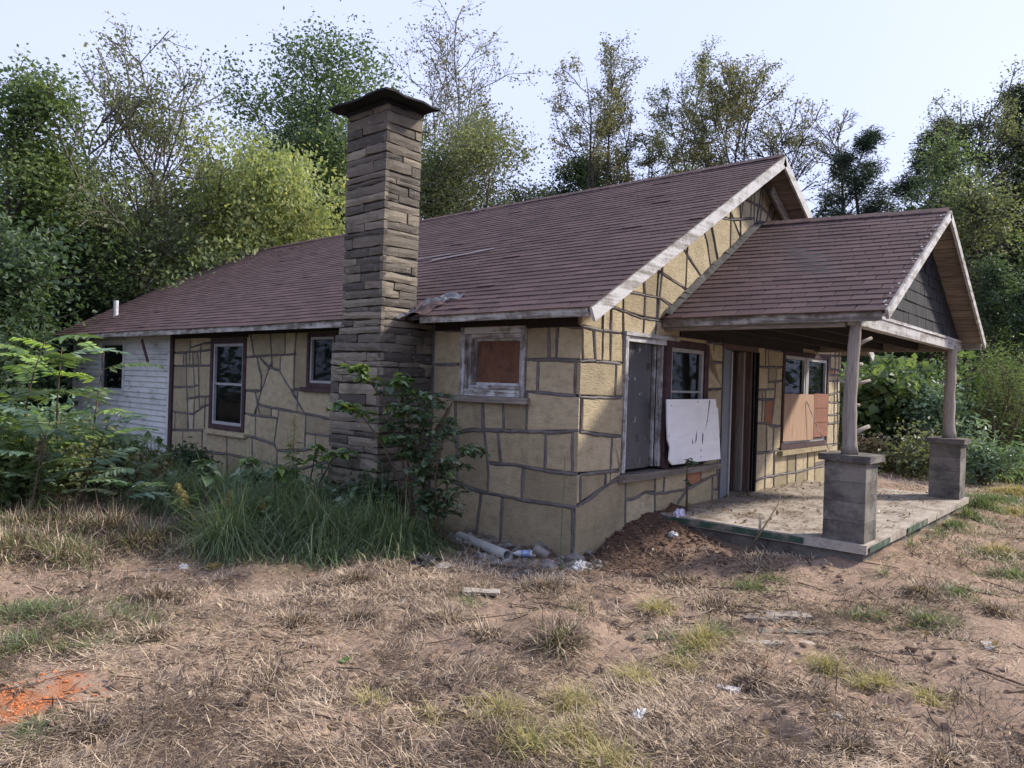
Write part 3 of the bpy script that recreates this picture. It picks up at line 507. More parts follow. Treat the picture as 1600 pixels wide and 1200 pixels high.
# ================================================================== HOUSE
W_ = 7.9339; OV = 0.4506; YO = 0.4191; ZE = 2.4409; ZR = 4.9352
SL = (ZR - ZE) / (W_ / 2 + OV)
XM = W_ / 2
LEN = 14.0; YEND = 14.25
ZSL = .25
PXL, PXR, PYF, PXM, PZE = 1.56, 6.69, -2.40, 4.125, 2.53
PZR = 3.97
PSL = (PZR - PZE) / (PXM - PXL)
house = empty('stone_house', (0, 0, 0), 'abandoned tan stone house with rusty brown shingle roof and stacked stone chimney', 'house')

def PL(u, d, z): return (-d, u, z)       # long wall x = 0, outward -x
def PG(u, d, z): return (u, -d, z)       # gable wall y = 0, outward -y

def wall_grid(name, P, u0, u1, z0, z1, holes, th, mat, parent):
    us = sorted({u0, u1} | {h[0] for h in holes} | {h[1] for h in holes}); zs = sorted({z0, z1} | {h[2] for h in holes if h[2] > z0} | {h[3] for h in holes})
    solid = lambda i, k: 0 <= i < len(us) - 1 and 0 <= k < len(zs) - 1 and not any(h[0] <= (us[i] + us[i + 1]) / 2 <= h[1] and h[2] <= (zs[k] + zs[k + 1]) / 2 <= h[3] for h in holes)
    mb = MB()
    for i in range(len(us) - 1):
        for k in range(len(zs) - 1):
            if not solid(i, k): continue
            a, b, c, d = us[i], us[i + 1], zs[k], zs[k + 1]
            mb.add([P(a, 0, c), P(b, 0, c), P(b, 0, d), P(a, 0, d)], [(0, 1, 2, 3)])
            mb.add([P(a, -th, c), P(b, -th, c), P(b, -th, d), P(a, -th, d)], [(3, 2, 1, 0)])
            for di, dk, q in ((-1, 0, (a, c, a, d)), (1, 0, (b, c, b, d)), (0, -1, (a, c, b, c)), (0, 1, (a, d, b, d))):
                if not solid(i + di, k + dk):
                    mb.add([P(q[0], 0, q[1]), P(q[2], 0, q[3]), P(q[2], -th, q[3]), P(q[0], -th, q[1])], [(0, 1, 2, 3)])
    return mb.part(name, mat, parent, fix=False)

H_L = [(.70, 1.68, 1.54, 2.31), (6.50, 7.66, .78, 2.28), (4.10, 4.80, 1.55, 2.32), (11.3, 12.45, 1.25, 2.28)]
H_G = [(.78, 2.72, .74, 2.27), (3.16, 4.25, -1, 2.30), (5.22, 7.28, .80, 2.34)]
zt = ZE + SL * OV - .10                   # wall top under the roof
wall_l = wall_grid('side_wall', PL, 0.0, LEN, -.3, zt, H_L, .18, m_mortar, house)
wall_g = wall_grid('gable_wall', PG, .0, W_, -.3, 2.5, H_G, .18, m_mortar, house)
mb = MB()
tri = [(0, 2.5), (W_, 2.5), (W_, zt), (XM, zt + SL * XM), (0, zt)]
mb.prism(tri, lambda a, b: PG(a, 0, b), lambda a, b: PG(a, -.18, b))
mb.part('gable_peak', m_mortar, house)
mb = MB(); mb.box(W_ - .18, W_, .2, LEN, -.3, zt); mb.part('rear_wall', m_stone, house)
mb = MB(); mb.prism([(.0, -.3), (W_, -.3), (W_, zt), (XM, zt + SL * XM), (0, zt)], lambda a, b: (a, LEN, b), lambda a, b: (a, LEN - .18, b)); mb.part('far_gable_wall', m_siding, house)
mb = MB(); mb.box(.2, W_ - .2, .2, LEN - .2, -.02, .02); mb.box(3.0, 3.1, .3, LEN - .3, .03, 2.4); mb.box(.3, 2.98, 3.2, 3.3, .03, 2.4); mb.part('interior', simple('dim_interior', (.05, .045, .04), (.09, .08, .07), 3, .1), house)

# stones of the two walls ------------------------------------------------
REDS = [(2.55, .62), (4.82, 1.38), (7.55, 2.05), (2.55, .35), (.1, .1)]
def inset(P, d):
    n = len(P); out = []
    for i in range(n):
        a, b, c = P[i - 1], P[i], P[(i + 1) % n]
        e1 = (b - a) / (np.hypot(*(b - a)) + 1e-9); e2 = (c - b) / (np.hypot(*(c - b)) + 1e-9)
        n1 = np.array([-e1[1], e1[0]]); n2 = np.array([-e2[1], e2[0]])
        k = n1 + n2; L = np.hypot(*k)
        k = k / L if L > 1e-6 else n1
        out.append(b + k * d / max(.5, k @ n1))
    return np.array(out)
def inside(pt, P):
    r = False
    for a, b in zip(P, np.roll(P, -1, 0)):
        if (a[1] > pt[1]) != (b[1] > pt[1]) and pt[0] < (b[0] - a[0]) * (pt[1] - a[1]) / (b[1] - a[1]) + a[0]: r = not r
    return r
def stones(polys, P, parent):
    for pl in polys:
        Q = np.array(pl, float) / 100
        if len(Q) < 3: continue
        ar = .5 * np.sum(Q[:, 0] * np.roll(Q[:, 1], -1) - np.roll(Q[:, 0], -1) * Q[:, 1])
        if ar < 0: Q = Q[::-1]
        if abs(ar) < .004: continue
        d = R.uniform(.010, .018); n = len(Q)
        edge_ = Q[:, 0] < .03
        A = inset(Q, .004); B = inset(Q, .013)
        A[edge_, 0] = -.012; B[edge_, 0] = -.012
        tl = R.uniform(-.004, .004); c = Q.mean(0)
        V = [P(a, .001, b) for a, b in A] + [P(a, d - .004, b) for a, b in A] + [P(a, d + tl * (a - c[0]), b) for a, b in B]
        F = [tuple(range(2 * n, 3 * n))]
        for i in range(n):
            j = (i + 1) % n
            F += [(i, j, n + j, n + i), (n + i, n + j, 2 * n + j, 2 * n + i)]
        red = P is PG and any(inside(q, Q) for q in REDS[:3]) 
        me = mesh_from('stone', V, F, [m_stone_red if red else m_stone]); fix_normals(me)
        o = link('stone', me, parent)
        if red: o['label'] = 'reddish stone'
stones(STONES['L'], PL, wall_l)
stones(STONES['G'], PG, wall_g)
def ribs(lines, P, parent, ok):
    mb = MB()
    for wd, pts in lines:
        Q = [np.array(p) for p in pts]
        fine = []
        for a, b in zip(Q[:-1], Q[1:]):
            n = max(1, int(np.hypot(*(b - a)) / .09))
            fine += [a + (b - a) * k / n for k in range(n)]
        fine.append(Q[-1])
        fine = [p + rng.normal(0, .0035, 2) for p in fine]
        for p in fine:
            if -.13 < p[0] < 0: p[0] = -.008
        run = []
        for p in fine + [None]:
            if p is not None and ok(p): run.append(p); continue
            if len(run) > 1:
                V = []; F = []; n = len(run)
                for i, q in enumerate(run):
                    t = run[min(i + 1, n - 1)] - run[max(i - 1, 0)]; t = t / (np.hypot(*t) + 1e-9); nr = np.array([-t[1], t[0]])
                    h = wd * .5 * R.uniform(.8, 1.15); e = .6 if i in (0, n - 1) else 1; o = R.uniform(-.2, .2) * h
                    for k, (s_, dd) in enumerate(((-1, .006), (-.72, .019), (0.05, .027), (.72, .020), (1, .006))):
                        pt = q + nr * (h * s_ * e + o * .5)
                        V.append(P(pt[0], dd * (.8 if e < 1 else 1) + R.uniform(-.002, .002), pt[1]))
                for i in range(n - 1):
                    for k in range(4): F.append((i * 5 + k, i * 5 + k + 1, (i + 1) * 5 + k + 1, (i + 1) * 5 + k))
                F += [(0, 1, 2, 3, 4), tuple((n - 1) * 5 + k for k in (4, 3, 2, 1, 0))]
                mb.add(V, F)
            run = []
    mb.part('mortar_joints', m_mortar, parent, kind='stuff')
inh = lambda p, H: any(h[0] - .005 < p[0] < h[1] + .005 and h[2] < p[1] < h[3] for h in H)
ribs(RIBS['L'], PL, wall_l, lambda p: -.25 < p[1] < zt and -.01 < p[0] < 9.08 and not inh(p, H_L))
ribs(RIBS['G'], PG, wall_g, lambda p: -.25 < p[1] < zt + SL * min(p[0], W_ - p[0]) and -.01 < p[0] < W_ and not inh(p, H_G))

mb = MB(); mb.box(-.0115, .002, -.0115, .002, -.3, zt); mb.part('corner_mortar', m_mortar, wall_g)
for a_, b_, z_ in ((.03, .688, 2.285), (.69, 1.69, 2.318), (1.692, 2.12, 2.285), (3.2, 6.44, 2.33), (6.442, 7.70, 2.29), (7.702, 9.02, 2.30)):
    mb = MB(); mb.box(-.034, -.001, a_, b_, z_, 2.53, 0, .003); mb.part('frieze_shade_board', m_darkwood, house)  # dark-stained frieze at the wall top, eave shade painted into its tone
# ------------------------------------------------------------------ siding at the far end of the long wall
sid = wall_grid('siding_wall', lambda u, d, z: (-d - .012, u, z), 9.13, LEN + .01, -.28, zt, [(11.3, 12.45, 1.25, 2.28)], .01, m_siding, house)
z = -.05
while z < 2.42:
    segs = [(9.24, 11.19), (12.52, LEN - .06)] if 1.2 < z + .05 < 2.36 else [(9.24, LEN - .06)]
    for a, b in segs:
        zz = z + R.uniform(-.003, .003); s_ = R.uniform(-.006, .006)
        V = [(-.044, a, zz), (-.044, b, zz + s_), (-.016, b, zz + s_ + .112), (-.016, a, zz + .112), (-.013, a, zz), (-.013, b, zz + s_)]
        me = mesh_from('siding_board', V, [(0, 1, 2, 3), (0, 4, 5, 1), (0, 3, 4), (1, 5, 2)], [m_siding]); link('siding_board', me, sid)
    z += .104
for nm, a, b, m in (('corner_trim', 9.15, 9.235, m_siding), ('corner_trim', LEN - .055, LEN + .03, m_siding)):
    mb = MB(); mb.box(-.045, -.013, a, b, -.2, 2.5); mb.part(nm, m, sid)
mb = MB(); mb.box(-.05, -.002, 9.03, 9.145, -.2, 2.5); mb.part('joint_trim', m_maroon, house)

# ------------------------------------------------------------------ windows
def bx(mb, P, u0, u1, d0, d1, z0, z1, m=0, j=0.0, a=None):
    p = [P(u, d, z) for u in (u0, u1) for d in (d0, d1) for z in (z0, z1)]
    xs = [q[0] for q in p]; ys = [q[1] for q in p]; zs = [q[2] for q in p]
    mb.box(min(xs), max(xs), min(ys), max(ys), min(zs), max(zs), m, j, a)
def frame(mb, P, u0, u1, z0, z1, t, d0, d1, m=0, j=.0, bottom=True):
    bx(mb, P, u0, u0 + t, d0, d1, z0, z1, m, j); bx(mb, P, u1 - t, u1, d0, d1, z0, z1, m, j)
    bx(mb, P, u0 + t, u1 - t, d0, d1 - .001, z1 - t, z1, m, j)
    if bottom: bx(mb, P, u0 + t, u1 - t, d0, d1 - .001, z0, z0 + t, m, j)
def p1(name, P, u0, u1, d0, d1, z0, z1, mat, parent, j=0.0, **k):
    mb = MB(); bx(mb, P, u0, u1, d0, d1, z0, z1, 0, j); return mb.part(name, mat, parent, **k)
def pfr(name, P, u0, u1, z0, z1, t, d0, d1, mat, parent, j=0.0, bottom=True):
    mb = MB(); frame(mb, P, u0, u1, z0, z1, t, d0, d1, 0, j, bottom); return mb.part(name, mat, parent)

def pfr4(name, P, u0, u1, z0, z1, t, d0, d1, mv, mh, parent):
    o = p1(name, P, u0, u0 + t, d0, d1, z0, z1, mv, parent, .002)
    p1(name, P, u1 - t, u1, d0, d1, z0, z1, mv, parent, .002)
    p1(name, P, u0 + t, u1 - t, d0, d1 - .002, z1 - t, z1, mh, parent, .002); p1(name, P, u0 + t, u1 - t, d0, d1 - .002, z0, z0 + t, mh, parent, .002)
# tall two-sash window on the long wall
wd = pfr('window', PL, 6.50, 7.66, .78, 2.28, .085, -.06, .03, m_maroon, house); wd['label'] = 'tall two sash window'
pfr('frame', PL, 6.585, 7.575, .865, 2.195, .045, -.05, .012, m_alu, wd)
p1('meeting_rail', PL, 6.63, 7.53, -.03, .006, 1.515, 1.55, m_alu, wd)
p1('pane', PL, 6.63, 7.53, -.034, -.030, .91, 1.515, m_glass, wd); p1('pane', PL, 6.63, 7.53, -.034, -.030, 1.55, 2.15, m_glass, wd)
p1('sill', PL, 6.40, 7.72, .0, .075, .70, .765, m_stone, wd, .004)
# small window beside the chimney
wd = pfr('window', PL, 4.10, 4.80, 1.55, 2.32, .06, -.06, .03, m_maroon, house); wd['label'] = 'small window half hidden by the chimney'
pfr('frame', PL, 4.16, 4.74, 1.61, 2.26, .035, -.05, .01, m_alu, wd); p1('pane', PL, 4.195, 4.705, -.03, -.026, 1.645, 2.225, m_glass, wd)
p1('sill', PL, 4.05, 4.90, .0, .065, 1.485, 1.545, m_maroon, wd, .004)
# window in the siding
wd = pfr('window', PL, 11.20, 12.52, 1.22, 2.33, .085, -.05, .045, m_siding, house); wd['label'] = 'dark window in the white siding'
pfr('frame', PL, 11.285, 12.435, 1.30, 2.245, .035, -.04, .02, m_alu, wd); p1('pane', PL, 11.32, 12.40, -.03, -.026, 1.335, 2.21, m_glass, wd)
# small white peeling window boarded with rust coloured board
wd = p1('window', PL, .765, 1.615, -.15, -.145, 1.60, 2.25, m_dark, house); wd['label'] = 'small boarded window in thick peeling white frame'
pfr4('frame', PL, .70, 1.68, 1.545, 2.312, .07, -.02, .038, m_pwhite_z, m_pwhite_y, wd)
pfr4('inner_frame', PL, .77, 1.61, 1.615, 2.242, .05, -.10, -.022, m_pwhite_z, m_pwhite_y, wd)
pfr4('sash', PL, .82, 1.56, 1.665, 2.192, .028, -.13, -.09, m_pwhite_z, m_pwhite_y, wd)
bd = p1('board', PL, .848, 1.532, -.125, -.115, 1.693, 2.164, m_rustboard, wd)
p1('sill', PL, .62, 1.78, .0, .085, 1.475, 1.54, m_wood_y, wd, .006)

# gable: double window group left of the door
wd = p1('window', PG, .78, .835, -.05, .035, .76, 2.27, m_pwhite_z, house, .002); wd['label'] = 'window opening closed by a scratched grey metal sheet'
p1('sheet', PG, .836, 1.44, -.06, -.045, .78, 2.19, m_greysheet, wd)
for a, b, d in ((1.445, 1.47, -.07), (1.50, 1.52, -.09), (1.55, 1.575, -.06), (1.60, 1.655, -.01)): p1('jamb', PG, a, b, d - .05, d, .78, 2.19, m_pwhite_z, wd, .002)
p1('jamb', PG, 1.44, 1.70, -.14, -.10, .78, 2.19, m_dark, wd)
p1('header', PG, .80, 1.80, -.02, .022, 2.195, 2.255, m_pwhite_x, wd, .003); p1('header', PG, .77, 1.95, .0, .045, 2.258, 2.30, m_pwhite_x, wd, .003)
p1('sill', PG, .72, 3.10, -.02, .085, .665, .735, m_wood_x, wd, .006)
wd = p1('window', PG, 1.665, 1.785, -.06, .03, .76, 2.26, m_maroon, house); wd['label'] = 'maroon framed window with teal curtain behind the pane'
p1('trim', PG, 2.635, 2.74, -.06, .03, .76, 2.26, m_maroon, wd); p1('trim', PG, 1.786, 2.634, -.06, .025, 2.185, 2.262, m_maroon, wd)
pfr('frame', PG, 1.79, 2.63, .80, 2.18, .045, -.05, .01, m_alu, wd)
p1('meeting_rail', PG, 1.836, 2.584, -.035, .004, 1.645, 1.668, m_alu, wd)
p1('pane', PG, 1.836, 2.584, -.034, -.030, .846, 1.644, m_glass, wd); p1('pane', PG, 1.836, 2.584, -.034, -.030, 1.669, 2.134, m_glass, wd)
mb = MB(); n = 15
for k in range(n):
    pass
V = []; F = []
for k in range(25):
    u = 1.84 + .6 * k / 24
    for zz in (1.66, 2.13): V.append(PG(u, -.058 + .012 * math.sin(k * 1.15) - (.0 if zz > 2 else .006), zz - (.10 if k > 20 and zz < 2 else 0)))
for k in range(24): F.append((2 * k, 2 * k + 2, 2 * k + 3, 2 * k + 1))
link('curtain', mesh_from('curtain', V, F, [m_teal], True), wd)
V = []; F = []
for k in range(9):
    u = 2.42 + .14 * k / 8
    for zz in (1.35, 1.63): V.append(PG(u + (.01 if zz < 1.5 else 0), -.055 + .012 * math.sin(k * 1.7), zz))
for k in range(8): F.append((2 * k, 2 * k + 2, 2 * k + 3, 2 * k + 1))
link('curtain', mesh_from('curtain', V, F, [m_cream], True), wd, label='cream rag of curtain')

# gable: right window with two panes, boarded below
wd = pfr('window', PG, 5.22, 7.28, .80, 2.34, .075, -.07, .03, m_maroon, house); wd['label'] = 'two pane window boarded across its lower half'
pfr('frame', PG, 5.30, 6.20, .88, 2.26, .05, -.05, .008, m_alu, wd); pfr('frame', PG, 6.30, 7.20, .88, 2.26, .05, -.05, .008, m_alu, wd)
p1('mullion', PG, 6.201, 6.299, -.06, .018, .88, 2.26, m_alu, wd)
p1('pane', PG, 5.351, 6.149, -.034, -.030, .931, 2.209, m_glass, wd); p1('pane', PG, 6.351, 7.149, -.034, -.030, .931, 2.209, m_glass, wd)
p1('sill', PG, 5.12, 7.36, -.02, .09, .725, .79, m_stone, wd, .005)
p1('inner_board', PG, 5.55, 5.95, -.5, -.47, 1.2, 2.2, m_wood_z, wd)

# near-black strip below the porch ceiling: dark paint plus deep shade in its colour
for a, b in ((1.98, 3.12), (3.125, 4.6), (4.605, 6.0)): p1('dark_shade_board', PG, a, b, .0, .032, 2.315, 2.50, m_darkwood, house, .002)
# door opening
dr = p1('door', PG, 3.17, 3.215, -.10, .028, .23, 2.27, m_doorgrey, house); dr['label'] = 'doorway with grey door half open'
mb = MB(); a = math.radians(9)
mb.obox((3.22, -.01, .255), (math.cos(a), math.sin(a), 0), (-math.sin(a), math.cos(a), 0), (0, 0, 1), .30, .04, 1.98); mb.part('door_leaf', m_doorgrey, dr)
p1('door_edge', PG, 3.50, 3.535, -.085, -.015, .255, 2.22, m_alu, dr)
p1('header', PG, 3.15, 4.27, -.12, .03, 2.245, 2.31, m_browntrim, dr, .003)
for k, (a, b, d, m) in enumerate(((3.93, 4.0, -.36, m_browntrim), (4.02, 4.07, -.26, m_wood_z), (4.08, 4.12, -.2, m_browntrim), (4.13, 4.18, -.12, m_wood_z), (4.19, 4.245, -.04, m_browntrim), (4.25, 4.31, .03, m_dark))):
    p1('jamb', PG, a, b, d - .1, d, .25, 2.24, m, dr, .003)
p1('threshold', PG, 3.17, 4.25, -.3, .0, .2, .245, m_wood_x, dr, .004)

# boards put over the windows: loose things of their own
poly = [(1.55, 1.565), (2.79, 1.575), (2.815, 1.47), (2.86, 1.455), (2.975, .80), (1.72, .80), (1.64, .86), (1.66, 1.0), (1.60, 1.10), (1.575, 1.27)]
mb = MB(); mb.prism([(a - 2.25, b - .8) for a, b in poly], lambda a, b: (a + b * .02, .0 + b * .012, b), lambda a, b: (a + b * .02, .016 + b * .012, b))
me = mb.mesh('white_board', [m_white_board]); fix_normals(me)
wb = link('white_board', me, None, (2.25, -.115, .80), 'broken white painted board leaning on the sill below the teal curtain', 'board')
for q in ([(.36, .76), (.385, .76), (.33, .50), (.27, .38), (.32, .52)], [(.03, .32), (.055, .40), (.05, .27), (.02, .22)], [(.20, .36), (.225, .33), (.215, .20), (.195, .25)], [(-.06, .30), (-.03, .24), (-.055, .22)], [(.17, .16), (.19, .14), (.175, .11)], [(-.60, .70), (-.585, .705), (-.59, .68)], [(.05, .745), (.075, .74), (.06, .725)]):
    mb = MB(); mb.prism(q, lambda a, b: (a + b * .02, -.0006 + b * .012, b), lambda a, b: (a + b * .02, .004 + b * .012, b)); mb.part('crack', m_dark, wb)
mb = MB(); mb.box(-.75, .53, -.012, .0, 0, .735); mb.V = [(x + (.012 if z > .5 else 0), y, z - (.015 if x > 0 and z < .1 else 0)) for x, y, z in mb.V]
me = mb.mesh('plywood_sheet', [m_ply]); link('plywood_sheet', me, None, (5.99, -.034, .93), 'bare plywood sheet fixed over the right window, left of the red boards', 'plywood')
rb = empty('red_board_panel', (6.53, -.034, .95), 'three stacked brick red boards closing the right window beside plywood', 'boards')
for k in range(3):
    mb = MB(); mb.box(0, .68, -.014, 0, k * .245, k * .245 + .238, 0, .002); mb.part('board', m_redboard, rb)
mb = MB(); mb.tube([(6.15, -.06, 1.55), (6.42, -.16, 1.1), (6.75, -.36, .55), (6.95, -.5, .27)], .008, 6)
me = mb.mesh('thin_stick', [m_pwhite_z]); link('thin_stick', me, None, None, 'thin pale stick leaning against plywood of the right window', 'stick')

# ------------------------------------------------------------------ chimney
ch = MB(); ch.box(-.76, .0, 2.20, 3.10, -.2, 2.02); ch.box(-.76, -.01, 2.20, 3.0, 2.02, 2.28); ch.box(-.76, -.27, 2.21, 2.91, 2.28, 4.80)
ch = ch.part('chimney', m_chim_joint, house)
def chim_stone(O, eu, en, L, H, T, jit=.010):
    """stone whose face spans eu (length L) and z (height H), standing T proud along en"""
    nu = max(2, int(L / .11)); V = []; F = []
    eu = np.array(eu, float); en = np.array(en, float); O = np.array(O, float); ez = np.array([0, 0, 1.])
    tl = R.uniform(-.016, .016)
    for k in range(3):
        for i in range(nu + 1):
            ed = (i in (0, nu)) or k in (0, 2)
            d = T * (R.uniform(.62, .8) if ed else R.uniform(.85, 1.1))
            V.append(O + eu * (L * i / nu + (R.uniform(-.006, .006) if 0 < i < nu else R.uniform(0, .008) * (1 if i == 0 else -1))) + ez * (H * k / 2 + tl * i / nu + R.uniform(-.007, .007)) + en * d)
    n1 = nu + 1; b = len(V)
    for k in range(2):
        for i in range(nu): F.append((k * n1 + i, k * n1 + i + 1, (k + 1) * n1 + i + 1, (k + 1) * n1 + i))
    loop = [i for i in range(n1)] + [n1 + nu] + [2 * n1 + i for i in range(nu, -1, -1)] + [n1]
    for q in loop:
        v = V[q]; V.append(v - en * ((v - O) @ en) - en * .02)
    m = len(loop)
    for i in range(m): F.append((loop[i], b + i, b + (i + 1) % m, loop[(i + 1) % m]))
    me = mesh_from('stone', V, F, [m_chim]); fix_normals(me); link('stone', me, ch)
z = -.05; row = 0
while z < 4.78:
    H = min(R.choice([.062, .075, .085, .095, .105, .13]), 4.79 - z) if z < 4.6 else 4.79 - z
    up = z > 2.28
    step = 0 if z < 2.0 else (.0 if not up else 0)
    yb = 3.12 if z < 1.98 else (3.12 - (z - 1.98) * .6 if not up else 2.93)
    ya = 2.17 if z < 2.0 else 2.18
    xb = 0.0 if z < 2.3 else -.26
    # -x face, running from the near corner (ya) to yb
    L = yb - ya + .0; p = 0
    while p < L - .05:
        l = min(R.uniform(.2, .95), L - p)
        if L - p - l < .14: l = L - p
        chim_stone((-.765, ya + p, z + .006), (0, 1, 0), (-1, 0, 0), l - .010, H - .012, R.uniform(.03, .046)); p += l
    # -y face, running from the near corner (x=-.79) back
    L = xb + .795; p = 0
    while p < L - .04:
        l = min(R.uniform(.16, .62), L - p)
        if L - p - l < .10: l = L - p
        chim_stone((-.795 + p, ya + .035, z + .006), (1, 0, 0), (0, -1, 0), l - .010, H - .012, R.uniform(.03, .046)); p += l
    # hidden +y face as one rough course
    z += H; row += 1
mb = MB(); hz = 4.80
V = []; F = []; nx, ny = 6, 7
for k in (0, 1):
    for i in range(nx + 1):
        for j in range(ny + 1):
            x = -1.0 + .80 * i / nx; y = 1.955 + 1.07 * j / ny
            dx, dy = abs(x + .60) / .40, abs(y - 2.49) / .535
            V.append((x, y, hz + .07 - .05 * max(dx, dy) + .012 * math.sin(i * 2.1 + j * 1.3) * max(dx, dy) + k * .022))
n1 = (nx + 1) * (ny + 1)
for k in (0, 1):
    for i in range(nx):
        for j in range(ny):
            q = [k * n1 + i * (ny + 1) + j, k * n1 + (i + 1) * (ny + 1) + j, k * n1 + (i + 1) * (ny + 1) + j + 1, k * n1 + i * (ny + 1) + j + 1]
            F.append(tuple(q))
edge = [i * (ny + 1) for i in range(nx + 1)] + [nx * (ny + 1) + j for j in range(1, ny + 1)] + [i * (ny + 1) + ny for i in range(nx - 1, -1, -1)] + [j for j in range(ny - 1, 0, -1)]
for a, b in zip(edge, edge[1:] + edge[:1]): F.append((a, b, n1 + b, n1 + a))
mb.add(V, F); mb.box(-.80, -.25, 2.19, 2.94, 4.775, 4.83, 0)
mb.part('chimney_cap', m_cap, ch)

# ------------------------------------------------------------------ roofs
def slope_x(x0, z0, sl):    # z of a plane rising with x
    return lambda x: z0 + sl * (x - x0)
def roof_sheet(name, pts, th, mat, parent):
    """pts: 4 corners top surface"""
    mb = MB(); V = [tuple(p) for p in pts] + [(p[0], p[1], p[2] - th) for p in pts]
    mb.add(V, [(0, 1, 2, 3), (7, 6, 5, 4), (0, 4, 5, 1), (1, 5, 6, 2), (2, 6, 7, 3), (3, 7, 4, 0)]); return mb.part(name, mat, parent)
ch_ = math.hypot(1, SL)
dn = .030
roof = roof_sheet('roof', [(-OV, -YO, ZE - dn), (XM, -YO, ZR - dn), (XM, YEND, ZR - dn), (-OV, YEND, ZE - dn)], .03, m_felt, house)
mb = MB(); 
mb.add([(W_ + OV, -YO, ZE), (XM, -YO, ZR), (XM, YEND, ZR), (W_ + OV, YEND, ZE)], [(0, 1, 2, 3)]); mb.part('rear_slope', m_shingle, roof, fix=False)
# porch roof; its ridge falls a little towards the front
PZB = 4.08
def prz(x, y):           # top of porch roof
    zr = PZB + (PZR - PZB) * (y / PYF)
    return PZE + (zr - PZE) * (1 - abs(x - PXM) / (PXM - PXL))
proof = roof_sheet('porch_roof', [(PXL, PYF, prz(PXL, PYF) - dn), (PXM, PYF, prz(PXM, PYF) - dn), (PXM, 0, prz(PXM, 0) - dn), (PXL, 0, prz(PXL, 0) - dn)], .03, m_felt, house)
mb = MB(); mb.add([(PXR, PYF, PZE), (PXM, PYF, PZR), (PXM, 0, PZB), (PXR, 0, PZE)], [(0, 1, 2, 3)]); mb.part('rear_slope', m_shingle, proof, fix=False)

def tabs(fO, ea_len, eb_len, gap_ok=None, seed=0, expo=.128, tabw=.305):
    out = []; k = 0; r = random.Random(seed)
    wav = [r.uniform(-.004, .004) for _ in range(200)]
    nrow = int(eb_len / expo)
    for k in range(nrow + 1):
        b0 = k * expo; b1 = min(b0 + expo + .03, eb_len)
        if b1 - b0 < .04: continue
        a = -r.uniform(0, tabw)
        a = -((k % 3) * tabw / 3 + r.uniform(0, .03))
        while a < ea_len:
            x0 = max(0, a + .005); x1 = min(ea_len, a + tabw - .005); a += tabw
            if x1 - x0 < .05: continue
            out.append((x0, x1, b0 + r.uniform(-.003, .003) - (.02 if k == 0 else 0), b1, r.uniform(.009, .0135) + (.008 if r.random() < .012 else 0), r.random()))
    return out
def tab_verts(t, fpos):
    x0, x1, b0, b1, h, _ = t
    # 8 verts: bottom at felt, top
    return [fpos(x0, b0, h - .0105), fpos(x1, b0, h - .0105), fpos(x1, b1, 0.0), fpos(x0, b1, 0.0), fpos(x0, b0, h), fpos(x1, b0, h), fpos(x1, b1, .0015), fpos(x0, b1, .0015)]
TF = [(4, 5, 6, 7), (0, 1, 5, 4), (0, 4, 7, 3), (1, 2, 6, 5)]
ns = np.array([-SL, 0, 1.0]) / ch_
def f_main(a, b, h):
    p = np.array([-OV, -YO - .02, ZE - dn]) + np.array([0, 1, 0]) * a + np.array([1, 0, SL]) / ch_ * b + ns * (h + .016)
    p[2] += .018 * (vnoise(a * .5, b * .6, 4) - .5)
    return p
pch = math.hypot(1, PSL); npv = np.array([-PSL, 0, 1.0]) / pch
def f_porch(a, b, h):
    x = PXL - .015 + b / pch; y = PYF - .01 + a
    return np.array([x, y, prz(x, min(0, y)) - dn]) + npv * (h + .016) + np.array([0, 0, .008 * (vnoise(a * .9, b * .8, 6) - .5)])
allt = [(t, f_main, roof) for t in tabs(None, YEND + YO, math.hypot(XM + OV, ZR - ZE), seed=3)] + [(t, f_porch, proof) for t in tabs(None, -PYF - .0, (PXM - PXL + .02) * pch, seed=5)]
allt = [(np.linalg.norm(f((t[0] + t[1]) / 2, t[2], 0) - CAM), t, f, p) for t, f, p in allt]
# leave out tabs standing inside the chimney and the torn strip beside it
def keep(t, f):
    c = f((t[0] + t[1]) / 2, (t[2] + t[3]) / 2, 0)
    if f is f_main:
        if 2.2 < c[1] < 2.92 and c[0] < -.28: return False
        if 1.85 < c[1] < 2.25 and c[0] < -.30: return False
    return True
allt = [q for q in allt if keep(q[1], q[2])]
allt.sort(key=lambda q: q[0] * (1.0 if q[3] is proof else 1.12))
for d, t, f, p in allt[:298]:
    me = mesh_from('shingle', tab_verts(t, f), TF, [m_shingle], False, None, {'tint': [t[5]] * 8}); link('shingle', me, p)
for par in (roof, proof):
    V = []; F = []; A = []
    for d, t, f, p in allt[298:]:
        if p is not par: continue
        b = len(V); V += tab_verts(t, f); F += [tuple(b + i for i in q) for q in TF]; A += [t[5]] * 8
    if V: link('shingles', mesh_from('shingles', V, F, [m_shingle], False, None, {'tint': A}), par, kind='stuff')
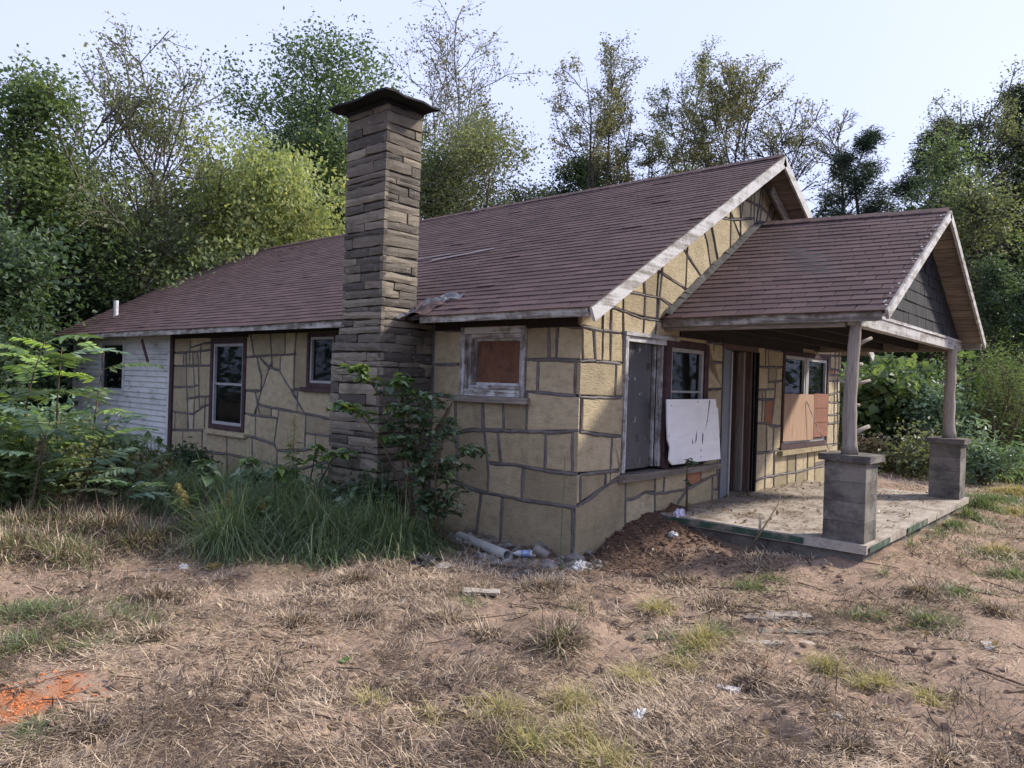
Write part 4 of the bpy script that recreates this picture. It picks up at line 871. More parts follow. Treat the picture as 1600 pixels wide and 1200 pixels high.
# ridge caps
for par, pts in ((roof, [(XM, -YO, ZR), (XM, YEND, ZR)]), (proof, [(PXM, PYF, PZR), (PXM, 0, PZB)])):
    a, b = (np.array(q) for q in pts); L = np.linalg.norm(b - a); n = int(L / .16); mb = MB(); e = (b - a) / L
    for k in range(n):
        o = a + e * k * L / n + np.array([0, 0, .012 + R.uniform(0, .006)]); l = L / n * 1.15
        s_ = SL if par is roof else PSL
        V = [o + np.array([-.13, 0, -.13 * s_]), o, o + np.array([.13, 0, -.13 * s_])]; V += [v + e * l + np.array([0, 0, -.006]) for v in V]
        V += [v - np.array([0, 0, .012]) for v in V]
        mb.add(V, [(0, 1, 4, 3), (1, 2, 5, 4), (0, 6, 7, 1), (1, 7, 8, 2), (0, 3, 9, 6), (2, 8, 11, 5)])
    mb.part('ridge_caps', m_shingle, par, kind='stuff', fix=False)
# fascia, barge boards, soffit boards
def fascia(parent, x0, x1, y0, y1, z0, z1, mat, j=.004):
    mb = MB(); n = max(1, int(abs(y1 - y0) / 1.2)); V = []; F = []
    for i in range(n + 1):
        y = y0 + (y1 - y0) * i / n; w = .012 * (vnoise(y * .7, 3.3, 2) - .5)
        V += [(x0, y, z0 + w), (x1, y, z0 + w), (x1, y, z1 + w * .3), (x0, y, z1 + w * .3)]
    for i in range(n):
        for k in range(4): F.append((i * 4 + k, i * 4 + (k + 1) % 4, (i + 1) * 4 + (k + 1) % 4, (i + 1) * 4 + k))
    F += [(0, 1, 2, 3), tuple(n * 4 + k for k in range(3, -1, -1))]
    mb.add(V, F); return mb.part('fascia_board', mat, parent)
fascia(roof, -OV - .004, -OV + .03, -YO + .02, 1.92, ZE - .10, ZE - .014, m_fascia_y)
fascia(roof, -OV - .004, -OV + .03, 3.0, YEND, ZE - .105, ZE - .014, m_fascia_y)
fascia(proof, PXL - .006, PXL + .03, PYF + .03, -.02, PZE - .125, PZE - .014, m_fascia_y)
fascia(proof, PXR - .03, PXR, PYF + .03, -.02, PZE - .125, PZE - .03, m_fascia_y)
def barge(parent, P0, P1, h, th, mat):
    """board between P0 and P1 (top edge line), hanging h below square to it, th thick along -y"""
    P0, P1 = np.array(P0, float), np.array(P1, float); e = P1 - P0; L = np.linalg.norm(e); e /= L
    nd = np.array([e[2], 0, -e[0]]); nd = nd if nd[2] < 0 else -nd
    mb = MB(); n = 5; V = []; F = []
    for i in range(n + 1):
        p = P0 + e * L * i / n + nd * R.uniform(-.004, .004)
        V += [p, p + nd * h, p + nd * h + np.array([0, -th, 0]), p + np.array([0, -th, 0])]
    for i in range(n):
        for k in range(4): F.append((i * 4 + k, i * 4 + (k + 1) % 4, (i + 1) * 4 + (k + 1) % 4, (i + 1) * 4 + k))
    F += [(0, 1, 2, 3), tuple(n * 4 + k for k in range(3, -1, -1))]
    mb.add(V, F); return mb.part('barge_board', mat, parent)
lo = .03
barge(roof, (-OV - .01, -YO, ZE - lo), (XM, -YO, ZR - lo), .135, .03, m_pwhite_x)
barge(roof, (W_ + OV, -YO, ZE - lo), (XM + .01, -YO, ZR - lo), .135, .03, m_pwhite_x)
barge(proof, (PXL - .01, PYF, PZE - lo), (PXM, PYF, PZR - lo), .095, .03, m_pwhite_x)
barge(proof, (PXR + .01, PYF, PZE - lo), (PXM + .01, PYF, PZR - lo), .095, .03, m_pwhite_x)
barge(roof, (XM + .25, -.16, ZR - .34), (W_ + .1, -.16, ZE + .12), .14, .03, m_wood_x)
def soffit(parent, xa, za, xb, zb, y0, y1, n, mat):
    e = np.array([xb - xa, 0, zb - za]); L = np.linalg.norm(e); e /= L; nn = np.array([-e[2], 0, e[0]]); nn = nn if nn[2] < 0 else -nn
    w = L / n
    for k in range(n):
        mb = MB(); mb.obox(np.array([xa, y0, za]) + e * (k * w + .004) + nn * (.05 + R.uniform(0, .004)), e, (0, 1, 0), -nn, w - .008, y1 - y0, .02, 0, .0015)
        mb.part('soffit_board', mat, parent)
soffit(proof, PXM, PZR, PXR, PZE, PYF + .002, -.03, 17, m_wood_y)
soffit(roof, XM, ZR, W_ + OV, ZE, -YO + .002, 3.0, 24, m_wood_y)
# broken flap of flashing beside the chimney and worn strips
def crumple(nx, ny, lx, ly, f, seed):
    V = []; F = []
    for i in range(nx + 1):
        for j in range(ny + 1): V.append(f(lx * i / nx, ly * j / ny))
    for i in range(nx):
        for j in range(ny): F.append((i * (ny + 1) + j, (i + 1) * (ny + 1) + j, (i + 1) * (ny + 1) + j + 1, i * (ny + 1) + j + 1))
    return V, F
def flap(x0, y0, lx, ly, lift, seed, mat, name='flashing', par=roof):
    def f(a, b):
        x = x0 + a; y = y0 + b
        z = ZE + SL * (x + OV) + .012 + lift * (.5 + .5 * math.sin(a * 9 + seed)) * (b / ly) + .05 * float(vnoise(x * 14, y * 14, seed) - .3)
        return (x + .02 * float(vnoise(y * 9, a * 9, seed)), y + .05 * float(vnoise(x * 9, seed, 3)), z)
    V, F = crumple(7, 7, lx, ly, f, seed); link(name, mesh_from(name, V, F, [mat]), par)
flap(-.50, 1.78, .34, .42, .03, 3, m_shingle, 'lifted_shingle')
flap(-.28, 1.80, .16, .38, .07, 5, m_grey_sheet)
flap(-.10, 1.62, .10, .34, .02, 7, m_grey_sheet)
flap(-.60, 2.06, .30, .13, .04, 9, m_grey_sheet)
def strip(pts, wdt, mat, name='worn_strip'):
    V = []; F = []
    for i, (x, y) in enumerate(pts):
        for s_ in (-.5, .5):
            xx = x + s_ * wdt * R.uniform(.4, 1.1); V.append((xx, y, ZE + SL * (xx + OV) + .013))
    for i in range(len(pts) - 1): F.append((2 * i, 2 * i + 1, 2 * i + 3, 2 * i + 2))
    link(name, mesh_from(name, V, F, [mat]), roof)
m_worn = simple('worn_felt', (.15, .13, .14), (.24, .215, .22), 14, .4, 60)
strip([(1.47, 4.3), (1.50, 4.0), (1.52, 3.7), (1.55, 3.5)], .06, m_worn)
strip([(1.36, 3.75), (1.40, 3.4), (1.44, 3.1), (1.50, 2.9), (1.52, 2.65)], .07, m_worn)
# flashing where the porch roof meets the gable wall
mb = MB(); n = 22
for k in range(n):
    x = PXL + (PXM - PXL) * k / n; x2 = PXL + (PXM - PXL) * (k + 1.1) / n
    mb.add([(x, -.13, prz(x, -.1) + .016), (x2, -.13, prz(x2, -.1) + .016), (x2, -.035, prz(x2, 0) + .05 + R.uniform(-.012, .012)), (x, -.035, prz(x, 0) + .05 + R.uniform(-.012, .012))], [(0, 1, 2, 3)])
mb.part('flashing', simple('tar_flashing', (.05, .05, .05), (.13, .125, .12), 16, .6, 50), proof, fix=False)
mb = MB()
for k in range(34):
    t = R.random(); x = PXL + (PXM - PXL) * t; l = R.uniform(.01, .03)
    mb.obox((x, PYF - .012 + R.uniform(0, .05), prz(x, PYF) + .006), np.array([1, 0, PSL]) / pch, (0, 1, 0), npv, l, R.uniform(.008, .022), .006, 0, .003)
mb.part('peeling_paint', m_pwhite_x, proof, kind='stuff')
# vent pipe
mb = MB(); mb.tube([(.35, 12.75, 2.86), (.35, 12.75, 3.22)], .05, 12); mb.part('vent_pipe', m_white_plastic, roof)
# loose hanging slat under the far eave
mb = MB(); mb.obox((-.30, 9.75, 2.30), (0, -.58, -.82), (1, 0, 0), (0, .82, -.58), .52, .02, .07); mb.part('hanging_slat', m_maroon, house)

# ------------------------------------------------------------------ porch
pz = ZSL
mb = MB(); mb.box(1.535, 6.46, -2.315, -.002, pz - .085, pz, 0, .006); slab = mb.part('porch_floor', m_slab, house)
mb = MB(); mb.box(1.58, 6.42, -2.27, -.004, -.3, pz - .09); mb.part('porch_base', m_block, slab)
for q in ((1.520, 1.527, -1.72, -.1), (3.0, 3.9, -2.328, -2.323), (1.6, 2.3, -2.328, -2.323)): mb = MB(); mb.box(*q, pz - .075, pz - .014, 0, .003); mb.part('green_edge_paint', m_green, slab)
def pier(x, y):
    pr = MB(); pr.box(x + .01, x + .38, y + .01, y + .38, pz, pz + .77); pr = pr.part('pier', m_chim_joint, house)
    for k in range(4):
        z0 = pz + k * .195
        for s_ in (0, 1):
            mb = MB()
            if k % 2: mb.box(x + s_ * .1965, x + s_ * .1965 + .1935, y, y + .39, z0 + .002, z0 + .1935, 0, .0015)
            else: mb.box(x, x + .39, y + s_ * .1965, y + s_ * .1965 + .1935, z0 + .002, z0 + .1935, 0, .0015)
            if s_ == 0 and k % 2 == 0:
                mb = MB(); mb.box(x, x + .39, y, y + .39, z0 + .002, z0 + .1935, 0, .0015)
            elif s_ == 1 and k % 2 == 0: continue
            mb.part('block', m_block, pr)
    mb = MB(); V = []
    mb.box(x - .05, x + .44, y - .05, y + .44, pz + .782, pz + .85, 0, .004); mb.part('pier_cap', m_block, pr)
pier(1.59, -2.27); pier(6.02, -2.27)
def post(x, y, z0, z1, dx, stubs, r0):
    mb = MB(); n = 15; pts = []; rad = []
    for i in range(n):
        t = i / (n - 1)
        pts.append((x + dx * t + .010 * math.sin(t * 6 + x), y + .012 * math.sin(t * 5), z0 + (z1 - z0) * t)); rad.append(r0 * (1.12 - .28 * t) * (1 + .05 * math.sin(t * 23 + x)) * (1.12 if i == 0 else 1))
    mb.tube(pts, rad, 14, rough=.035); po = mb.part('post', m_wood_z, house, smooth=True)
    for (t, l, ang, up, r) in stubs:
        q = Vector(pts[int(t * (n - 1))]); d = Vector((math.cos(ang), math.sin(ang), up)).normalized()
        mb = MB(); mb.tube([q + d * .04, q + d * (.06 + l * .4), q + d * (.07 + l)], [r * 1.5, r, r * .85], 8, rough=.06); mb.part('branch_stub', m_wood_z, po, smooth=True)
post(1.70, -2.08, pz + .85, 2.46, .01, [(.16, .15, -.75, .42, .024), (.52, .14, -.75, .28, .018), (.80, .13, -.75, .5, .02), (.42, .03, -.8, 0, .02), (.66, .04, -.7, .2, .02), (.50, .06, 2.3, .4, .014)], .064)
post(6.24, -2.08, pz + .85, 2.42, -.06, [(.62, .13, 2.6, .35, .012), (.66, .05, -.6, -.6, .02), (.4, .05, 2.5, .3, .012)], .074)
mb = MB(); mb.box(1.66, 6.62, -2.13, -2.03, 2.375, 2.50, 0, .003); mb.part('tie_beam', m_pwhite_x, house)
mb = MB(); mb.box(1.9, 6.55, -2.145, -2.131, 2.497, 2.53, 0, .002); mb.part('cladding_rail', m_pwhite_x, house)
mb = MB(); mb.box(6.56, 6.66, -2.02, -.02, 2.37, 2.49, 0, .003); mb.part('side_beam', m_wood_y, house)
mb = MB(); mb.box(1.60, 1.68, -2.02, -.02, 2.36, 2.47, 0, .003); mb.part('side_beam', m_wood_y, house)
mb = MB()
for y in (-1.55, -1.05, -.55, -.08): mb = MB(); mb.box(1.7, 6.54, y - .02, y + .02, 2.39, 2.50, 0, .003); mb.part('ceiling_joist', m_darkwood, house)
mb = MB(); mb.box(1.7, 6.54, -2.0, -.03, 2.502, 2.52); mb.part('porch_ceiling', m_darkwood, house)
# dark shake cladding of the porch gable
def clip(poly, a, b, c):     # keep a*x+b*z<=c
    out = []
    for p, q in zip(poly, poly[1:] + poly[:1]):
        dp, dq = a * p[0] + b * p[1] - c, a * q[0] + b * q[1] - c
        if dp <= 0: out.append(p)
        if dp * dq < 0:
            t = dp / (dp - dq); out.append((p[0] + (q[0] - p[0]) * t, p[1] + (q[1] - p[1]) * t))
    return out
gb = MB(); top = prz(PXM, -2.1) - .10
gb.prism([(1.8, 2.53), (6.45, 2.53), (PXM, top)], lambda a, b: (a, -2.10, b), lambda a, b: (a, -2.06, b)); gb = gb.part('gable_cladding', m_darkshake, house)
z = 2.535; r_ = 0
while z < top - .06:
    x = 1.8
    while x < 6.5:
        wsh = R.choice([.13, .16, .19, .24]); q = clip(clip([(x + .003, z), (x + wsh - .003, z), (x + wsh - .003, z + .148), (x + .003, z + .148)], -PSL, 1, top - PSL * PXM), PSL, 1, top + PSL * PXM)
        x += wsh
        if len(q) < 3 or max(p[1] for p in q) - z < .02: continue
        cx = sum(p[0] for p in q) / len(q)
        if 4.22 < cx < 4.38 and 2.98 < z < 3.3: continue
        mb = MB(); t0 = R.uniform(.010, .018)
        mb.prism(q, lambda a, b: (a, -2.102 - t0 * (1 - .7 * (b - z) / .148), b), lambda a, b: (a, -2.1005, b)); mb.part('shake', m_darkshake, gb)
    z += .142; r_ += 1
mb = MB(); mb.box(4.2, 4.38, -2.1015, -2.1008, 2.98, 3.40); mb.part('missing_shake_gap', m_dark, gb)

# ================================================================== VEGETATION
def tubes_np(Pts, Rad, sides):
    """Pts (B,n,3), Rad (B,n) -> verts, quads"""
    B, n, _ = Pts.shape
    T = np.gradient(Pts, axis=1); T /= np.linalg.norm(T, axis=2, keepdims=True) + 1e-9
    ref = np.where(np.abs(T[..., 2:3]) < .8, np.array([0, 0, 1.]), np.array([1., 0, 0]))
    U = np.cross(T, ref); U /= np.linalg.norm(U, axis=2, keepdims=True) + 1e-9
    Vv = np.cross(T, U)
    a = np.arange(sides) * 2 * math.pi / sides
    V = Pts[:, :, None, :] + Rad[:, :, None, None] * (U[:, :, None, :] * np.cos(a)[:, None] + Vv[:, :, None, :] * np.sin(a)[:, None])
    idx = np.arange(B * n * sides).reshape(B, n, sides)
    F = np.stack([idx[:, :-1], np.roll(idx[:, :-1], -1, 2), np.roll(idx[:, 1:], -1, 2), idx[:, 1:]], -1).reshape(-1, 4)
    return V.reshape(-1, 3), F

def unit(v): return v / (np.linalg.norm(v, axis=-1, keepdims=True) + 1e-9)

def leaves_np(P, size, g, asp=.55, up=.35, droop=0.0, rnd=None, axis=None):
    """one folded diamond leaf per point: 4 verts, 2 tris"""
    n = len(P)
    d = unit(g.normal(size=(n, 3)) * np.array([1, 1, .6]) - np.array([0, 0, droop])) if axis is None else axis
    nn = unit(g.normal(size=(n, 3)) + np.array([0, 0, up * 3]))
    s_ = unit(np.cross(nn, d)); L = size * g.uniform(.6, 1.35, n)[:, None]
    nn = unit(np.cross(d, s_))
    V = np.stack([P, P + d * L * .5 + s_ * L * asp * .5 + nn * L * .10, P + d * L, P + d * L * .5 - s_ * L * asp * .5 + nn * L * .10], 1).reshape(-1, 3)
    b = np.arange(n) * 4
    F = np.concatenate([np.stack([b, b + 1, b + 2], 1), np.stack([b, b + 2, b + 3], 1)])
    r = np.repeat(g.uniform(0, 1, n) if rnd is None else rnd, 4)
    return V, F, r

def grow(parP, parR, t, ang_az, tilt, length, g, npts=4, curve=.25, taper=.35, rr=.55, maxr=None):
    """children of one set of branches. parP (B,n,3) picked per child"""
    B, n, _ = parP.shape
    f = t * (n - 1); i = np.minimum(f.astype(int), n - 2); w_ = (f - i)[:, None]
    k = np.arange(B)
    st = parP[k, i] * (1 - w_) + parP[k, i + 1] * w_
    ax = unit(parP[k, i + 1] - parP[k, i])
    r0 = (parR[k, i] * (1 - w_[:, 0]) + parR[k, i + 1] * w_[:, 0]) * rr
    ref = np.where(np.abs(ax[:, 2:3]) < .9, np.array([0, 0, 1.]), np.array([1., 0, 0]))
    u = unit(np.cross(ax, ref)); v = np.cross(ax, u)
    d = ax * np.cos(tilt)[:, None] + (u * np.cos(ang_az)[:, None] + v * np.sin(ang_az)[:, None]) * np.sin(tilt)[:, None]
    P = np.zeros((B, npts, 3)); P[:, 0] = st
    step = (length / (npts - 1))[:, None]
    for q in range(1, npts):
        d = unit(d + g.normal(size=(B, 3)) * curve * .5 + np.array([0, 0, curve * .22]))
        P[:, q] = P[:, q - 1] + d * step
    Rr = r0[:, None] * np.linspace(1, taper, npts)[None]
    return P, Rr

def tree(h, w_, base, seed, style='round', n_leaf=9000, leaf=.17, stems=1, r0=None, twigs=True, tw=1.0, lean=.04, n1=26, clump=.32, droop=.2, bare_top=0.0):
    g = np.random.default_rng(seed)
    r0 = r0 or h * .011 + .03
    # trunks
    nt = 9; T = []; TR = []
    for s_ in range(stems):
        az = g.uniform(0, 6.28); sp = lean * h * (1 if stems == 1 else .25 * w_ / (lean * h) * g.uniform(.5, 1.1))
        tt = np.linspace(0, 1, nt)
        hh = h * (.90 if s_ == 0 else g.uniform(.75, .95))
        p = np.stack([np.cos(az) * sp * tt ** 1.3 + g.normal(0, .012 * h, nt) * tt, np.sin(az) * sp * tt ** 1.3 + g.normal(0, .012 * h, nt) * tt, hh * tt - .15], 1)
        T.append(p); TR.append(r0 * (1 if stems == 1 else .62) * (1.12 - 1.05 * tt) + .006)
    T = np.array(T); TR = np.array(TR)
    # limbs
    n = n1; k = g.integers(0, stems, n)
    lo = np.clip(base / h, .03, .9)
    t = lo + (0.985 - lo) * (np.arange(n) + g.uniform(0, 1, n)) / n
    q = (t - lo) / (1 - lo)
    if style == 'round': prof = np.sin(np.pi * (.16 + .80 * q)) ** .75; tilt = np.radians(82 - 45 * q) + g.normal(0, .12, n)
    elif style == 'vase': prof = .55 + .45 * np.sin(np.pi * (.1 + .75 * q)); tilt = np.radians(56 - 16 * q) + g.normal(0, .15, n)
    elif style == 'pine': prof = (1 - q) ** .6 * (.55 + .45 * np.sin(q * 3)) + .12; tilt = np.radians(92 - 40 * q) + g.normal(0, .15, n)
    else: prof = np.ones(n) * .8; tilt = np.radians(60 - 20 * q)
    ln = w_ * .5 * prof * g.uniform(.65, 1.1, n)
    if style == 'vase': ln = ln * 1.25
    L1, R1 = grow(T[k], TR[k], t, g.uniform(0, 6.28, n), tilt, ln, g, 5, .28, .3, .5)
    m = 5; kk = np.repeat(np.arange(n), m)
    L2, R2 = grow(L1[kk], R1[kk], g.uniform(.25, 1, n * m), g.uniform(0, 6.28, n * m), g.uniform(.5, 1.0, n * m), ln[kk] * g.uniform(.3, .6, n * m), g, 4, .4, .35, .6)
    m3 = 4; k3 = np.repeat(np.arange(n * m), m3)
    L3, R3 = grow(L2[k3], R2[k3], g.uniform(.25, 1, len(k3)), g.uniform(0, 6.28, len(k3)), g.uniform(.4, 1.0, len(k3)), np.maximum(.25, ln[kk][k3] * g.uniform(.14, .32, len(k3))), g, 3, .4, .4, .6)
    V, F = tubes_np(T, TR, 8); parts = [(V, F)]
    for L, Rr, sd_ in ((L1, np.maximum(R1, .016 * tw), 5), (L2, np.maximum(R2, .011 * tw), 4)) + (((L3, np.maximum(R3, .007 * tw), 3),) if twigs else ()): parts.append(tubes_np(L, np.maximum(Rr, .007), sd_))
    b = 0; VV = []; FF = []
    for V, F in parts: VV.append(V); FF.append(F + b); b += len(V)
    tv, tf = np.vstack(VV), np.vstack(FF)
    # leaves
    wt_ = np.linalg.norm(L3[:, -1] - L3[:, 0], axis=1) ** 1.6; pick = g.choice(len(L3), n_leaf, p=wt_ / wt_.sum())
    if bare_top > 0:
        hz = L3[pick, 2, 2] / h; keep = g.uniform(0, 1, n_leaf) > bare_top * np.clip((hz - .55) / .45, 0, 1); pick = pick[keep]
    nl = len(pick); u = g.uniform(.1 if style != 'pine' else .55, 1.1, nl) * 2; i = np.minimum(u.astype(int), 1); f = (u - i)[:, None]
    P = L3[pick, i] * (1 - f) + L3[pick, i + 1] * f + g.normal(0, clump, (nl, 3)) * np.array([1, 1, .8])
    P[:, 2] = np.maximum(P[:, 2], .1)
    tone = g.uniform(0, 1, len(L1)); tl = np.clip(tone[kk[k3[pick]]] * .45 + g.uniform(0, 1, nl) * .55, 0, 1)
    if style == 'pine':
        # needle tufts: thin blades
        lv, lf, lr = leaves_np(P, leaf, g, .16, .15, 0.0, tl)
    else: lv, lf, lr = leaves_np(P, leaf, g, .62, .3, droop, tl)
    return (tv, tf), (lv, lf, lr)

def place_tree(x, y, data, names, pal, label, cat='tree', group=None, bark=None, rot=0, base=None):
    (tv, tf), (lv, lf, lr) = data
    nm, n_t, n_l = names
    r = empty(nm, (x, y, gz(x, y) if base is None else base), label, cat, group); r.rotation_euler = (0, 0, rot)
    link(n_t, mesh_from(n_t, tv, tf, [bark or m_bark], True), r)
    link(n_l, mesh_from(n_l, lv, lf, [LEAF[pal]], False, None, {'rnd': lr}), r)
    return r
def copy_tree(r, x, y, rot, sc, label, group):
    c = r.copy(); C.objects.link(c); c.location = (x, y, gz(x, y)); c.rotation_euler = (0, 0, rot); c.scale = (sc, sc, sc * R.uniform(.9, 1.1))
    c['label'] = label
    if group: c['group'] = group
    for chd in r.children:
        q = chd.copy(); C.objects.link(q); q.parent = c
    return c
TN = ('tree', 'trunk', 'crown')
# (x, y, height, crown width, crown base, style, leaves, leaf size, palette, label, options)
TREES = [
(-1.13, 16.02, 8.87, 4.17, 1.89, 'round', 26250, 0.114, 'green', 'tall dense green tree at the left edge of the wood', {}),
(2.16, 17.09, 10.16, 4.97, 3.09, 'vase', 19250, 0.106, 'olive', 'tall open crowned tree with thinning olive leaves behind the siding', {'stems': 3, 'bark': 'pale', 'bare_top': 0.35, 'clump': 0.2, 'tw': 1.6, 'n1': 40}),
(1.7, 20.42, 8.26, 4.27, 3.54, 'round', 11375, 0.114, 'green', 'mid green loose tree between dense left tree and olive tree', {'clump': 0.4}),
(9.94, 27.86, 12.54, 2.8, 6.38, 'round', 3500, 0.114, 'brown', 'small thin treetop showing between olive tree and pale maple', {'bare_top': 0.6}),
(7.38, 22.43, 8.38, 2.85, 4.42, 'round', 8750, 0.129, 'dark', 'dark evergreen bush like tree behind the pale maple, at its left', {'clump': 0.3}),
(12.04, 23.21, 15.73, 7.7, 6.31, 'round', 26250, 0.152, 'green', 'tallest dense green tree, left of the chimney top', {'stems': 3, 'n1': 34, 'clump': 0.45}),
(10.42, 21.87, 13.05, 5.09, 5.73, 'round', 22750, 0.152, 'dark', 'dark rounded tree below the tallest tree, above the pale maple', {}),
(5.25, 15.64, 7.85, 6.56, 2.93, 'round', 33800, 0.134, 'pale', 'broad pale yellow green maple behind the roof left of chimney', {'droop': 0.9, 'clump': 0.36, 'n1': 34}),
(16.57, 24.89, 16.74, 4.79, 7.06, 'round', 9625, 0.152, 'green', 'light green tree standing directly behind the chimney', {'bare_top': 0.3}),
(17.94, 21.1, 17.1, 6.05, 9.65, 'vase', 9100, 0.129, 'brown', 'nearly bare tall tree just right of the chimney', {'stems': 2, 'bark': 'pale', 'bare_top': 0.7, 'clump': 0.12, 'tw': 1.25}),
(14.54, 16.03, 12.52, 5.51, 7.09, 'round', 18375, 0.122, 'olive', 'airy grey green tree right of the chimney above the roof', {'bark': 'pale', 'clump': 0.42}),
(14.61, 18.72, 11.88, 3.21, 6.84, 'round', 12250, 0.129, 'green', 'green tree close to the right side of the chimney', {'clump': 0.4}),
(18.74, 17.4, 11.12, 3.71, 7.91, 'round', 8750, 0.129, 'olive', 'low olive tree above the middle of the roof', {'clump': 0.4}),
(22.94, 16.96, 13.81, 4.04, 7.31, 'round', 19250, 0.152, 'dark', 'dark round crown above the roof, left of the thin trees', {}),
(26.27, 15.61, 13.07, 2.46, 7.66, 'round', 8750, 0.152, 'dark', 'small dark round crown low above the roof ridge', {}),
(20.94, 14.61, 16.99, 4.28, 9.41, 'vase', 11375, 0.106, 'brown', 'tall thin tree with brownish leaves, tallest above the mid roof', {'stems': 3, 'bare_top': 0.15, 'clump': 0.12, 'tw': 1.25}),
(22.72, 13.75, 16.43, 3.23, 9.65, 'vase', 8050, 0.106, 'brown', 'thin sparse tree second left of the forked roof tree', {'stems': 2, 'clump': 0.12, 'tw': 1.25, 'bare_top': 0.1}),
(24.53, 12.65, 16.83, 3.93, 9.86, 'vase', 9100, 0.106, 'olive', 'thin sparse tree with olive top next to the forked tree', {'stems': 2, 'clump': 0.12, 'tw': 1.25}),
(21.97, 8.91, 15.5, 4.55, 10.43, 'vase', 13125, 0.106, 'brown', 'forked thin leaved tree above the main gable ridge', {'stems': 3, 'clump': 0.12, 'tw': 1.25}),
(24.55, 7.99, 13.83, 3.14, 10.35, 'vase', 1925, 0.106, 'brown', 'almost leafless twiggy tree left of the gable peak', {'stems': 2, 'clump': 0.12, 'tw': 1.25}),
(25.47, 5.44, 13.67, 3.56, 6.77, 'pine', 14000, 0.205, 'pine', 'bushy pine between the two roof peaks', {'name': 'pine_tree', 'n1': 20, 'clump': 0.14}),
(27.18, 6.64, 14.33, 2.42, 9.61, 'vase', 1050, 0.106, 'brown', 'thin bare tree behind the pine between the roof peaks', {'bare_top': 0.4, 'clump': 0.12, 'tw': 1.25}),
(28.94, 4.15, 14.73, 4.04, 7.14, 'pine', 15750, 0.243, 'pine', 'dark leaning pine above the porch roof', {'name': 'pine_tree', 'lean': 0.1, 'n1': 22, 'clump': 0.15}),
(23.29, 1.94, 11.71, 2.46, 6.2, 'round', 7350, 0.099, 'green', 'green leaved tree above the porch ridge', {'clump': 0.4}),
(25.43, 1.45, 13.77, 3.32, 7.41, 'vase', 7875, 0.099, 'olive', 'olive tinged open tree right of the porch gable', {'clump': 0.16, 'tw': 1.6, 'stems': 2}),
(27.63, 0.36, 15.13, 3.82, 6.67, 'pine', 19250, 0.258, 'pine', 'tallest dark pine at the right edge of the wood', {'name': 'pine_tree', 'n1': 24, 'clump': 0.16}),
(25.78, -0.9, 12.92, 3.32, 6.32, 'round', 8750, 0.114, 'olive', 'olive leaved tree cut by the right edge', {'clump': 0.4}),
(20.6, 0.03, 8.9, 1.87, 5.48, 'round', 6125, 0.114, 'olive', 'lower olive tree right of the porch gable', {'clump': 0.4})]
for k, (x, y, h, w_, b, style, nl, ls, pal, label, opt) in enumerate(TREES):
    o = dict(opt); bark = {'pale': m_bark_pale}.get(o.pop('bark', ''), m_bark); name = o.pop('name', 'deciduous_tree'); grp = o.pop('group', None)
    place_tree(x, y, tree(h, w_, b, 100 + k, style, nl, ls, **o), (name, 'trunk', 'crown'), pal, label, 'tree', grp, bark)
